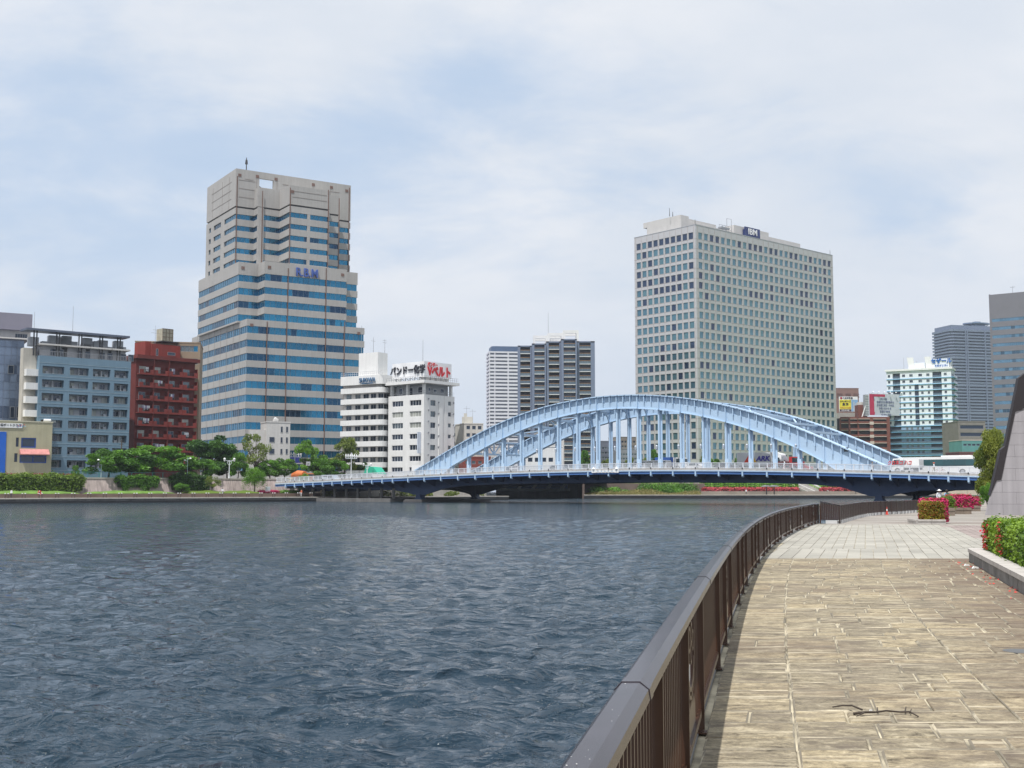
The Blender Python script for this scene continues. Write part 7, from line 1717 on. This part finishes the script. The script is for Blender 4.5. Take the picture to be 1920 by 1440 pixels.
def far_things():
    for (px, lab) in ((1325, "narrow ramp with pale side walls on the far bank beside the wild bushes"), (1519, "broad grey stone stairway with white handrails on the far bank")):
        Y = 371; x = at(px, 918, Y).x; t = thing("stairs", lab, "stairs", (x, Y, 0)); w = 1.6 if px == 1325 else 3.6; sl = -.8 if px == 1325 else -.5
        for i in range(12): b = MB(); b.box(-w + i * sl * .9 + 3, w + i * sl * .9 + 3, i * 1.25, i * 1.25 + 1.24, .03, .35 + i * .33); b.build("step", CONC, t)
        for sx in (-1, 1):
            b = MB(); b.bar((sx * w + 3, 0, .8), (sx * w + 11 * sl * .9 + 3, 14, 4.6), .35, .5); b.build("side_wall", CONC, t)
            if px == 1519: b = MB(); b.bar((sx * w * .6 + 3.5, -.3, 1.2), (sx * w * .6 + 11 * sl * .9 + 3.5, 14, 5.0), .12, .12); b.build("handrail", WHITE, t)
    for k, px in enumerate((1437, 1451.5)):
        Y = 367; x = at(px, 918, Y).x; t = thing("shelter", ("left" if k == 0 else "right") + " one of two joined flat umbrella shelters on the far quay", "shelter", (x, Y, 0), group="umbrella shelters on the far quay")
        b = MB(); b.box(-.14, .14, -.14, .14, 0, 2.6); b.build("post", DARKMETAL, t)
        b = MB(); b.extr([(-1.3, 2.5), (1.3, 2.5), (.3, 3.1), (-.3, 3.1)] if False else [(-1.35, 2.55), (1.35, 2.55), (1.3, 2.68), (.2, 3.0), (-.2, 3.0), (-1.3, 2.68)], (1, 0, 0), (0, 0, 1), (0, -1.3, 0), (0, 2.6, 0)); b.build("roof", GREYM, t)
    ol = thing("excavation_pile", "low stone edging with planting at the left pier beyond the bridge", "planting", tuple(bk(TR - 6, 6, 0))); rs = np.random.RandomState(2)
    P, tone = crown_points(rs, 2500, [(rs.uniform(-46, 4), rs.uniform(-2, 2), rs.uniform(.3, 1.0), rs.uniform(.6, 1.4), rs.uniform(.5, 1.3)) for _ in range(16)]); V, Q, r = leaves(P, .22, rs, tone); link("shrubs", np_mesh("shrubs", V, Q, G_OLIVE, r), ol); ol.rotation_euler = (0, 0, BANG); ol["kind"] = "stuff"
    ol.name = "bank_planting"
far_things()
def pale_bank_wall():
    t = thing("bank_wall", "pale sunlit bank wall seen through the openings between the bridge's left feet", "wall", tuple(bk(0, 9.0, 0)), BANG)
    a, b = tb(800, 9), TR; x = a
    while x < b: x1 = min(x + 7, b); m = MB(); m.box(x + .03, x1 - .03, 0, .6, .05, 3.0); m.build("wall_panel", CONC, t); x = x1
    t = thing("bank_wall", "beige bank wall on the far right seen under the bridge's right end", "wall", (0, 362, 0)); x = at(1770, 918, 362).x
    for k in range(10): m = MB(); m.box(x + k * 9 + .04, x + k * 9 + 8.96, 5, 6, .05, 3.4); m.build("wall_panel", mat("beige_wall", (.42, .38, .3), .85, var=.1), t)
pale_bank_wall()
# ================================================================ lamps
LW = mat("lamp_white", (.72, .74, .76), .4); LT = mat("lamp_teal", (.30, .42, .42), .5)
def lamp_ring(label, p, H, group=None):
    t = thing("street_lamp", label, "street lamp", tuple(p), BANG)
    b = MB(); b.tube((0, 0, 0), (0, 0, H * .92), .13, .09, 8); b.tube((0, 0, 0), (0, 0, .6), .22, .2, 8); b.build("pole", LW, t)
    b = MB(); zc = H * .80; r = H * .11
    for i in range(14): a0, a1 = [6.2832 * (i + k) / 14 for k in (0, 1)]; b.bar((r * math.cos(a0), 0, zc + r * math.sin(a0)), (r * math.cos(a1), 0, zc + r * math.sin(a1)), .09, .09, up=(0, 1, 0))
    b.build("ring", LW, t)
    for sx in (-1, 1):
        b = MB(); b.path([(sx * .1, 0, H * .86), (sx * H * .12, 0, H * .88), (sx * H * .26, 0, H * .95)], .08, .06, 6); b.build("arm", LW, t)
        b = MB(); b.tube((sx * H * .27, 0, H * .86), (sx * H * .27, 0, H * 1.0), .16, .30, 10); b.tube((sx * H * .27, 0, H * 1.0), (sx * H * .27, 0, H * 1.04), .30, .08, 10); b.build("lantern", WHITE, t)
def lamp_multi(label, p, H):
    t = thing("street_lamp", label, "street lamp", tuple(p), BANG); b = MB(); b.tube((0, 0, 0), (0, 0, H), .13, .08, 8); b.tube((0, 0, 0), (0, 0, .8), .24, .2, 8); b.build("pole", LW, t)
    for z, w in ((H * .77, H * .25), (H * .85, H * .25)): b = MB(); b.box(-w, w, -.08, .08, z - .07, z + .07); b.build("crossbar", LW, t)
    for i in range(6):
        x = -H * .24 + H * .48 * i / 5; b = MB(); b.tube((x, 0, H * .77), (x, 0, H * .88), .10, .20, 8); b.tube((x, 0, H * .88), (x, 0, H * .95), .20, .03, 8); b.build("lantern", WHITE, t)
def lamp_street(label, p, H):
    t = thing("street_lamp", label, "street lamp", tuple(p), BANG + .5); b = MB(); b.tube((0, 0, 0), (0, 0, H), .10, .06, 8); b.build("pole", LT, t)
    for sx, z in ((-1, H * .86), (1, H * .97)):
        b = MB(); b.path([(0, 0, z - .5), (sx * .5, 0, z), (sx * .9, 0, z)], .05, .04, 6); b.build("arm", LT, t); b = MB(); b.tube((sx * 1.0, 0, z - .12), (sx * 1.0, 0, z + .12), .28, .12, 10); b.build("lamp_head", WHITE, t)
def bank_pos(px, off, z): t = walk(bk(0, off), BT, px, z); p = bk(t, off); p.z = z; return p
p = bank_pos(429.5, 15.4, 4.25); lamp_ring("white ornamental lamp with a ring and two upturned arms on the flood wall", p, zrow(860, p.x, p.y) - 4.25)
p = Vector(on_bridge(-6, 26)); p = Vector((*BB.W(BB.X(688.5, 24, 8), 24), DK(-10))); lamp_ring("white ornamental ring lamp behind the bridge parapet near the green tent", p, zrow(869.5, p.x, p.y) - p.z)
p = Vector((*BB.W(BB.X(552.5, 24, 8), 24), 4.2)); lamp_multi("tall white lamp with a comb of lanterns above the orange truck", p, zrow(844, p.x, p.y) - 4.2)
p = Vector((*BB.W(BB.X(658.5, 26, 8), 26), 4.4)); lamp_multi("tall white lamp with a comb of lanterns before the yellow-green tree", p, zrow(848.5, p.x, p.y) - 4.4)
p = bank_pos(189.5, 15.4, 4.25); lamp_street("thin teal two-headed lamp before the blue-grey apartment block", p, zrow(856.5, p.x, p.y) - 4.25)
p = bank_pos(351, 15.4, 4.25); lamp_street("thin teal two-headed lamp at the right foot of the red block", p, zrow(857.5, p.x, p.y) - 4.25)
def utility_pole():
    p = bank_pos(226, 19, STREET); t = thing("utility_pole", "brown utility pole in front of the blue-grey block's right end", "pole", tuple(p)); b = MB(); h = zrow(825, p.x, p.y) - STREET; b.tube((0, 0, 0), (0, 0, h), .16, .12, 8); b.build("pole", BARK, t); b = MB(); b.box(-.5, .5, -.05, .05, h - 1, h - .9); b.build("crossarm", DARKMETAL, t)
utility_pole()
# ================================================================ small things on the left bank
def notice():
    p = bank_pos(502, 8.6, .8); t = thing("notice_board", "white framed notice board on two legs beside the willow", "sign", tuple(p), BANG)
    b = MB(); b.box(-.62, -.54, -.04, .04, 0, 1.5); b.box(.54, .62, -.04, .04, 0, 1.5); b.build("leg", WHITE, t); b = MB(); b.box(-.62, .62, -.06, .06, .35, 1.55); b.build("frame", WHITE, t); b = MB(); b.box(-.52, .52, -.08, -.061, .45, 1.45); b.build("panel", mat("notice", (.5, .55, .58), .5), t)
notice()
def tent():
    p = BB.W(BB.X(703, 27.5, 8), 27.5); t = thing("tent", "green tent roof showing above the bridge parapet", "tent", (p[0], p[1], 4.6), BB.a); TM = mat("tent_green", (.03, .38, .25), .6); b = MB(); b.extr([(-2.4, 1.1), (2.6, .9), (.9, 2.6), (-1.6, 2.8)], (1, 0, 0), (0, 0, 1), (0, -1.5, 0), (0, 3, 0)); b.build("roof", TM, t)
    for x in (-2.1, 2.2):
        for y in (-1.3, 1.3): b = MB(); b.box(x - .04, x + .04, y - .04, y + .04, 0, 1.15); b.build("post", GREYM, t)
    p = BB.W(BB.X(676, 29, 8), 29); t = thing("site_fence", "grey panel fence behind the parapet left of the green tent", "fence", (p[0], p[1], 4.2), BB.a)
    for k in range(6): b = MB(); b.box(-5 + k * 1.5, -5 + k * 1.5 + 1.46, 0, .06, 0, 2.3); b.build("panel", mat("fence_grey", (.27, .29, .29), .7), t)
    p = BB.W(BB.X(781, 20, 8), 20); t = thing("sign_board", "white road sign board standing left of the arch foot", "sign", (p[0], p[1], DK(0)), BB.a); b = MB(); b.box(-1.5, 1.5, -.06, .06, 1.2, 3.0); b.build("board", WHITE, t)
    for x in (-1.2, 1.2): b = MB(); b.box(x - .05, x + .05, -.05, .05, 0, 1.19); b.build("leg", GREYM, t)
    p = bank_pos(572, 40, 4); t = thing("shop_sign", "small dark blue sign panel over the street by the white comb lamp", "sign", tuple(p), .3); zb_ = zrow(868, p.x, p.y) - p.z
    b = MB(); b.box(-4.6, -1.2, 0, .3, zb_, zb_ + 1.8); b.build("panel", mat("shop_navy", (.02, .03, .2), .5), t); b = MB(); b.box(-3.0, -2.9, .1, .2, 0, zb_); b.build("post", DARKMETAL, t)
    p = bank_pos(577.5, 26, 4); t = thing("road_sign", "small grey square sign with a cross mark above the street", "sign", tuple(p), .2); z = zrow(873, p.x, p.y) - p.z; b = MB(); b.box(-.5, .5, 0, .06, z, z + 1.0); b.build("panel", mat("sg", (.5, .5, .52), .6), t); b = MB(); b.bar((-.3, -.01, z + .2), (.3, -.01, z + .8), .02, .12, up=(0, 1, 0)); b.bar((-.3, -.02, z + .8), (.3, -.02, z + .2), .02, .12, up=(0, 1, 0)); b.build("cross_mark", DARKMETAL, t); b = MB(); b.box(-.04, .04, .06, .12, 0, z); b.build("post", DARKMETAL, t)
tent()
def ring_buoy(px, lab):
    p = bank_pos(px, 2.2, .02); t = thing("life_ring", lab, "life ring", tuple(p), BANG); b = MB(); n = 16
    for i in range(n): a0, a1 = [6.2832 * (i + k) / n for k in (0, 1)]; b.tube((.32 * math.cos(a0), 0, 1.0 + .32 * math.sin(a0)), (.32 * math.cos(a1), 0, 1.0 + .32 * math.sin(a1)), .09, .09, 8, 1 if i % 4 == 0 else 0, cap=False)
    b.build("ring", [mat("ring_orange", (.65, .09, .03), .6), WHITE], t); b = MB(); b.box(-.04, .04, .1, .16, 0, 1.3); b.box(-.25, .25, .1, .13, .5, 1.45); b.build("stand", mat("ring_stand", (.5, .08, .05), .6), t)
ring_buoy(74, "orange life ring on a stand on the far left quay"); ring_buoy(803, "red life ring on a stand seen between the bridge's left feet")
# ================================================================ people
SKIN = mat("skin", (.45, .27, .19), .6); HAIR = mat("hair", (.02, .015, .012), .7)
def body_mesh(name, J, E_, R, zones):
    me = bpy.data.meshes.new(name); me.from_pydata(J, E_, []); o = bpy.data.objects.new(name, me); COL.objects.link(o)
    md = o.modifiers.new("s", 'SKIN'); md.use_smooth_shade = True; sk = me.skin_vertices[0].data if me.skin_vertices else None
    if sk is None:
        bpy.context.view_layer.objects.active = o; o.select_set(True); bpy.ops.mesh.customdata_skin_add(); sk = me.skin_vertices[0].data
    for i, r in enumerate(R): sk[i].radius = (r, r) if not isinstance(r, tuple) else r; sk[i].use_root = (i == 0)
    o.modifiers.new("u", 'SUBSURF').levels = 1
    dg = bpy.context.evaluated_depsgraph_get(); out = bpy.data.meshes.new_from_object(o.evaluated_get(dg)); bpy.data.objects.remove(o)
    out.materials.clear()
    for m in (zones["skin"], zones["shirt"], zones["legs"], zones["shoe"]): out.materials.append(m)
    for p in out.polygons:
        c = p.center; p.material_index = zones["f"](c); p.use_smooth = True
    return out
def person(label, pos, rz, pose, shirt, legs, hair=HAIR, hat=None, pack=None, scale=1.0, group=None):
    # pelvis, chest, neck, head low, head top, L/R shoulder elbow wrist hand, L/R hip knee ankle toe
    if pose in ("walk", "stand"):
        st = .22 if pose == "walk" else .03
        J = [(0, 0, .93), (0, 0, 1.15), (0, 0, 1.40), (0, .01, 1.48), (0, .02, 1.56), (0, .02, 1.66)]
        J += [(-.17, 0, 1.38), (-.22, -.02 - st * .3, 1.12), (-.21, .05 - st, .90), (-.20, .08 - st, .80), (.17, 0, 1.38), (.22, -.02 + st * .3, 1.12), (.21, .05 + st, .90), (.20, .08 + st, .80)]
        J += [(-.09, 0, .90), (-.10, .06 + st * .5, .50), (-.10, st, .09), (-.10, .14 + st, .04), (.09, 0, .90), (.10, .05 - st * .3, .50), (.10, -st, .10), (.10, .13 - st, .04)]
    else:
        J = [(0, 0, .50), (0, -.02, .72), (0, 0, .95), (0, .03, 1.03), (0, .05, 1.10), (0, .05, 1.20)]
        J += [(-.17, 0, .93), (-.22, .08, .70), (-.16, .28, .62), (-.12, .36, .60), (.17, 0, .93), (.22, .08, .70), (.16, .28, .62), (.12, .36, .60)]
        J += [(-.09, .05, .48), (-.11, .45, .50), (-.11, .46, .09), (-.11, .60, .04), (.09, .05, .48), (.11, .45, .50), (.11, .48, .09), (.11, .62, .04)]
    E_ = [(0, 1), (1, 2), (2, 3), (3, 4), (4, 5), (2, 6), (6, 7), (7, 8), (8, 9), (2, 10), (10, 11), (11, 12), (12, 13), (0, 14), (14, 15), (15, 16), (16, 17), (0, 18), (18, 19), (19, 20), (20, 21)]
    R = [(.15, .11), (.15, .11), (.12, .08), .05, .085, .08, .06, .045, .032, .04, .06, .045, .032, .04, .085, .06, .04, .035, .085, .06, .04, .035]
    sit = pose == "sit"
    def f(c):
        zt = c.z
        if sit: return 0 if zt > .985 else 1 if (zt > .56 and not (c.y > .3 and abs(c.x) < .3)) else (0 if (c.y > .27 and zt > .56) else (3 if zt < .1 else 2))
        if zt > 1.43: return 0
        if zt < .10: return 3
        if abs(c.x) > .155 and zt < .98: return 0
        return 1 if zt > .93 else 2
    me = body_mesh("person", J, E_, R, dict(skin=SKIN, shirt=shirt, legs=legs, shoe=DARKMETAL, f=f))
    o = link("person", me, None, pos, rz); o.scale = (scale,) * 3; o["label"] = label; o["category"] = "person"
    if group: o["group"] = group
    hz = 1.62 if not sit else 1.16; hy = .0 if not sit else .03
    b = MB(); k0 = 0
    for i in range(5):
        a0, a1 = math.pi * .5 * i / 5, math.pi * .5 * (i + 1) / 5
        b.tube((0, hy, hz - .03 + .125 * math.sin(a0)), (0, hy, hz - .03 + .125 * math.sin(a1)), .118 * math.cos(a0), max(.118 * math.cos(a1), .002), 12, cap=False)
    if hat is None: b.box(-.1, .1, hy - .12, hy - .04, hz - .14, hz - .02)
    else: b.tube((0, hy, hz - .03), (0, hy, hz), .2, .19, 14)
    b.build("hair" if hat is None else "hat", hat or hair, o)
    if pack: b = MB(); b.extr([(-.15, -.32), (.15, -.32), (.16, .05), (.1, .14), (-.1, .14), (-.16, .05)], (1, 0, 0), (0, 0, 1), (0, -.26 if not sit else -.24, (1.25 if not sit else .82)), (0, .15, 0)); b.build("backpack", pack, o)
    return o
SW = mat("shirt_white", (.7, .72, .75), .8); SB = mat("shirt_blue", (.25, .4, .6), .8); SR = mat("shirt_orange", (.55, .13, .05), .8); SG = mat("shirt_grey", (.25, .26, .28), .8); TD = mat("trousers_dark", (.03, .035, .05), .8); TB_ = mat("trousers_beige", (.4, .35, .27), .8); NP = mat("pack_navy", (.02, .04, .12), .7)
q = gp(1766, 962); 
pr = gp(1776, 957.5); person("person in a white shirt with a dark blue backpack behind the clipped shrubs", (pr.x, pr.y, 0), 0.1, "walk", SB, TD, pack=NP, scale=.99)
pr = gp(1765.5, 957); person("person with white hat and pale shirt left of the one with the backpack", (pr.x, pr.y + .4, 0), -.1, "walk", SW, TB_, hat=WHITE, scale=1.0)
s = BB.X(1751, 2.2, 6); p = on_bridge(s, 2.2, .14); person("pedestrian in a white shirt and orange cap crossing the bridge before the bus", p, BB.a + math.pi / 2, "walk", SW, TB_, hat=mat("cap_orange", (.6, .12, .05), .7), scale=1.05)
s = BB.X(1635.5, 2.4, 6); p = on_bridge(s, 2.4, .14); person("pedestrian in dark clothes on the bridge in front of the right arch end", p, BB.a - math.pi / 2, "walk", SG, TD, scale=1.02)
s = BB.X(1471, 2.4, 6); p = on_bridge(s, 2.4, .14); person("pedestrian in white with an orange bag below the tilted white load", p, BB.a + math.pi / 2, "walk", SW, SR, scale=1.02)
p = bank_pos(21, 5.2, .02); person("person in white standing on the quay at the far left below the hedge", tuple(p), 3.0, "stand", SW, TD)
p = bank_pos(417, 7.6, .8); person("person in pale grey sitting on the terrace edge left of the willow", tuple(p - Vector((0, 0, .0))), 3.6, "sit", SW, SG)
p = bank_pos(565, 3.5, .02); person("person in orange and white leaning at the quay left of the bridge", tuple(p), 2.6, "walk", SR, SW)
p = bank_pos(602, 3.0, .02); person("person in beige standing in the shade under the bridge's left span", tuple(p), 2.6, "stand", TB_, TB_)
for px, lab in ((1399, "person in white on the far quay left of the umbrella shelters"), (1604, "person in white on the far quay near the right bridge pier")):
    x = at(px, 918, 360).x; person(lab, (x, 360, .12), 3.1, "stand", SW, TD)
def bicycle(label, s, y):
    t = thing("bicycle", label, "bicycle", on_bridge(s, y, .14), BB.a); n = 16
    for cx in (-.52, .52):
        b = MB()
        for i in range(n): a0, a1 = [6.2832 * (i + k) / n for k in (0, 1)]; b.bar((cx + .33 * math.cos(a0), 0, .34 + .33 * math.sin(a0)), (cx + .33 * math.cos(a1), 0, .34 + .33 * math.sin(a1)), .04, .04, up=(0, 1, 0))
        for i in range(4): a0 = math.pi * i / 4; b.bar((cx - .3 * math.cos(a0), 0, .34 - .3 * math.sin(a0)), (cx + .3 * math.cos(a0), 0, .34 + .3 * math.sin(a0)), .012, .012)
        b.build("wheel", TYRE, t)
    b = MB()
    for p_, q_ in (((-.52, 0, .34), (-.12, 0, .32)), ((-.12, 0, .32), (-.22, 0, .82)), ((-.22, 0, .72), (.36, 0, .80)), ((-.12, 0, .32), (.38, 0, .72)), ((-.52, 0, .34), (-.2, 0, .72)), ((.52, 0, .34), (.34, 0, .95))): b.bar(p_, q_, .035, .035)
    b.build("frame", mat("bike_red", (.4, .03, .03), .4), t); b = MB(); b.box(-.34, -.08, -.07, .07, .84, .9); b.build("saddle", DARKMETAL, t); b = MB(); b.box(.26, .4, -.26, .26, .96, 1.0); b.build("handlebar", GREYM, t)
bicycle("red bicycle parked on the bridge pavement right of the pedestrian with the orange cap", BB.X(1762, 1.8, 6), 1.8)
bicycle("bicycle on the bridge pavement in front of the grey flame-marked truck", BB.X(1440, 1.8, 6), 1.8)
# ================================================================ right side of the promenade
GRAN = mat("granite", (.46, .43, .40), .8, var=.12, scale=3, streak=.12, rnd=.08); GRAN_D = mat("dark_granite", (.24, .235, .225), .85, var=.3, streak=.35, scale=2, rnd=.12)
def long_planter():
    d = (Vector((PLX(14), 14, 0)) - Vector((PLX(28.0), 28.0, 0))).normalized(); rz = math.atan2(d.y, d.x)
    P1 = gp(1808, 1053); P1.x = PLX(P1.y)
    t = thing("planter", "long low granite planter wall running along the right side of the paving", "planter", tuple(P1), rz)      # +x towards the camera, +y away from the river
    L = 26.4; u = 0
    while u < L:
        b = MB(); b.box(u + .008, u + 1.192, 0, .16, 0, .22); b.build("stone_block", GRAN_D, t)
        b = MB(); b.box(u + .006, u + 1.194, -.035, .30, .222, .31); b.build("cap_stone", GRAN, t); u += 1.2
    for k in range(7):
        b = MB(); b.box(-.16, -.004, 1.2 * k, 1.2 * k + 1.19, 0, .22); b.build("stone_block", GRAN_D, t); b = MB(); b.box(-.2, .0, 1.2 * k, 1.2 * k + 1.19, .222, .31); b.build("cap_stone", GRAN, t)
    b = MB(); b.box(.0, L, .301, 8.4, 0, .2); b.build("soil", EARTH, t)
    HL = leafmat("leaf_boxhedge", (.05, .11, .010), (.21, .32, .035))
    h = hedge("hedge", "bright green clipped azalea hedge with a few red blossoms in the long planter", "hedge", tuple(P1), rz, [(.25, 26.2, .34, 5.0, .21, .98)], 90000, .034, HL, jit=.045,
              flowers=(FLR, 420, [(.22, 1.1, .30, .9, .35, .88), (2.9, 3.6, .32, .38, .35, .95)], .035))
long_planter()
def box_planter(label, a, b_, w, h, slab_m, n=4, rz=None):
    """stone box planter from a to b_ (front edge), depth w away"""
    d = (b_ - a); L = d.length; t = thing("planter", label, "planter", tuple(a), math.atan2(d.y, d.x)); k = max(1, round(L / .62)); s = L / k
    for i in range(k):
        for y0 in (0, w - .18): q = MB(); q.box(i * s + .01, (i + 1) * s - .01, y0, y0 + .18, 0, h * .6); q.box(i * s + .01, (i + 1) * s - .01, y0 - .03, y0 + .21, h * .6 + .005, h); q.build("stone_block", slab_m, t)
    m = max(1, round((w - .36) / .7)); s2 = (w - .44) / m
    for i in range(m):
        for x0 in (0, L - .18): q = MB(); q.box(x0, x0 + .18, .2 + i * s2, .2 + (i + 1) * s2 - .02, 0, h * .6); q.box(x0 - .02, x0 + .2, .215 + i * s2, .2 + (i + 1) * s2 - .02, h * .6 + .005, h); q.build("stone_block", slab_m, t)
    q = MB(); q.box(.19, L - .19, .22, w - .22, 0, h * .7); q.build("soil", EARTH, t); return t
WOODY = mat("brown_stone", (.22, .175, .14), .85, var=.2, scale=2, rnd=.12)
def px_shrub(label, px0, px1, Y, z0, z1, dep, n, leaf, lm, jit, flowers=None, nf=0):
    xa, xb = at(px0, 918, Y).x, at(px1, 918, Y).x; W = xb - xa
    return hedge("shrub", label, "shrub", (xa, Y, z0), 0, [(0, W, 0, dep, 0, z1 - z0)], n, leaf, lm, jit=jit, flowers=(flowers, nf, [(0, W, 0, dep, -.05, z1 - z0)], .042) if flowers else None)
MIX = leafmat("leaf_autumn", (.12, .11, .012), (.32, .27, .03)); ORG = leafmat("leaf_orange", (.20, .07, .015), (.34, .10, .03))
a, b_ = gp(1720.5, 983), gp(1774, 983); box_planter("low pale stone box planter with a clipped two-tone shrub", a, b_, 1.5, .23, GRAN)
px_shrub("clipped yellow-green shrub with orange tips in the pale box planter", 1731, 1767, a.y + .25, .18, zrow(944, 20, a.y + .3), .6, 7000, .034, MIX, .05, ORG, 1300)
px_shrub("pink flowering azalea cap right behind the two-tone shrub", 1732, 1775, a.y + 1.2, .15, zrow(937.5, 20, a.y + 1.2), .7, 3500, .04, G_MID, .05, FLP, 9000)
a, b_ = gp(1775, 967), gp(1791, 967); box_planter("brown stone planter behind the two-tone shrub, holding a green bush", a, b_, 1.6, .50, WOODY)
px_shrub("rounded green bush between the pink azaleas", 1774.5, 1787, 78, .4, zrow(934.5, 28, 78), 1.2, 6000, .045, G_HEDGE, .07)
a, b_ = gp(1793, 964), gp(1822, 964); box_planter("brown stone planter heaped with the largest crimson azalea", a, b_, 1.6, .45, WOODY)
px_shrub("largest crimson azalea mound overflowing its brown planter", 1784, 1822, 82, .42, zrow(931.5, 31, 82), 1.3, 3000, .045, G_MID, .09, FLP, 15000)
a, b_ = gp(1824, 958.5), gp(1839, 958.5); box_planter("small brown stone planter at the foot of the bright green bush", a, b_, 1.6, .42, WOODY)
px_shrub("smaller crimson azalea right of the largest one", 1820, 1837, 94, .4, zrow(934.5, 36, 94), 1.3, 1500, .045, G_MID, .08, FLP, 6000)
Pt = gp(1859, 958); tree("big_round", "dense round camellia-like tree left of the sloping stone wall", (at(1862, 950, 96).x, 96, 0), zrow(792, at(1862, 950, 96).x, 96), 78 * 96 / F, .6)
tree("round", "bright yellow-green bush at the foot of the sloping stone wall", (at(1851, 950, 88).x, 88, 0), zrow(902, at(1851, 950, 88).x, 88), 34 * 88 / F, 1.2, cat="bush", name="bush")
def levee_wall():
    """battered granite-clad end of the flood wall with a dark coping slab along its slope"""
    Y = 78.0; K = lambda px, py: (at(px, py, Y).x, at(px, py, Y).z)
    t = thing("stone_wall", "tall sloping grey granite wall with a dark coping at the right picture edge", "wall", (0, Y, 0)); GW = mat("wall_granite", (.37, .35, .365), .8, var=.08, scale=.5, streak=.22, rnd=.05, dirt=((.22, .2, .2), .3, .58, .4))
    base, A_, Bk, Bk2, top, tr = K(1847.5, 967), K(1856.7, 929), K(1868, 900.5), K(1876, 899), K(1903, 771), K(1922, 763)
    def left(z):
        pts = [(base[1], base[0]), (A_[1], A_[0]), (Bk[1], Bk[0]), (Bk[1] + .02, Bk2[0]), (top[1], top[0]), (99, top[0] + 12)]
        return float(np.interp(z, [p[0] for p in pts], [p[1] for p in pts]))
    z = -.05; hrow = .78; XR = top[0] + 16; row = 0; ztop = top[1]
    def topz(x): return ztop + (x - top[0]) * (tr[1] - top[1]) / (tr[0] - top[0])
    core = MB(); core.extr([(left(-.05) + .1, -.05), (XR, -.05), (XR, topz(XR) - .1), (left(ztop) + .1, ztop - .05), (left(Bk[1] + .05) + .15, Bk[1] + .05), (left(Bk[1]) + .15, Bk[1] - .05)], (1, 0, 0), (0, 0, 1), (0, .06, 0), (0, .3, 0)); core.build("wall_core", DARKMETAL, t)
    while z < topz(XR) - .1:
        z1 = z + hrow; x = left(z + .01); off = (row % 2) * .9; xs = [x]; q = math.ceil((x - off + .5) / 1.8) * 1.8 + off
        while q < XR: xs.append(q); q += 1.8
        xs.append(XR)
        for a, b in zip(xs, xs[1:]):
            xa0, xa1 = (a, a) if a != xs[0] else (left(z + .01), left(z1 - .01)); g = .006
            def cz(x, zz): return min(zz, topz(x))
            if topz(b) <= z + .05: continue
            if z < Bk[1] < z1 and a == xs[0]: xa1 = left(z1)
            m = MB(); m.extr([(xa0 + g, z + g), (b - g, z + g), (b - g, cz(b, z1) - g), (min(xa1, b - 2 * g) + g, cz(max(xa1, a), z1) - g)], (1, 0, 0), (0, 0, 1), (0, random.uniform(-.003, .003), 0), (0, .12, 0)); m.build("granite_slab", GW, t)
        z = z1; row += 1
    DC = mat("dark_coping", (.02, .015, .017), .5)
    o1 = [K(1856.2, 929), K(1876, 843), K(1884.5, 836.5), K(1909.5, 709), K(1922, 699)]; inn = [K(1922, 764.5), K(1903, 772.5), K(1877, 899.5), K(1868.5, 901)]
    m = MB(); m.extr([*o1[:1], *[(x, z_) for x, z_ in inn[::-1]][0:1], *[(x, z_) for x, z_ in inn[::-1]][1:], o1[4], o1[3], o1[2], o1[1]], (1, 0, 0), (0, 0, 1), (0, -.05, 0), (0, .4, 0)); m.build("coping_slab", DC, t)
    m = MB(); m.extr([o1[4], inn[0], (XR, inn[0][1] + (XR - inn[0][0]) * .35), (XR, o1[4][1] + 6)], (1, 0, 0), (0, 0, 1), (0, -.049, 0), (0, .39, 0)); m.build("coping_slab", DC, t)
levee_wall()
# ================================================================ air
def haze():
    b = MB(); b.box(-1250, 1250, -1230, 1290, -4.2, 178); o = b.build("haze", mat("haze_tmp", (1, 1, 1)), kind="stuff")
    m = bpy.data.materials.new("haze"); m.use_nodes = True; nt = m.node_tree; nt.nodes.remove(nt.nodes["Principled BSDF"])
    v = nt.nodes.new("ShaderNodeVolumePrincipled"); v.inputs['Color'].default_value = (.80, .88, 1, 1); v.inputs['Density'].default_value = 0.00011; v.inputs['Anisotropy'].default_value = .2
    nt.links.new(v.outputs[0], nt.nodes["Material Output"].inputs['Volume']); o.data.materials.clear(); o.data.materials.append(m)
HAZE = True
if HAZE: haze()
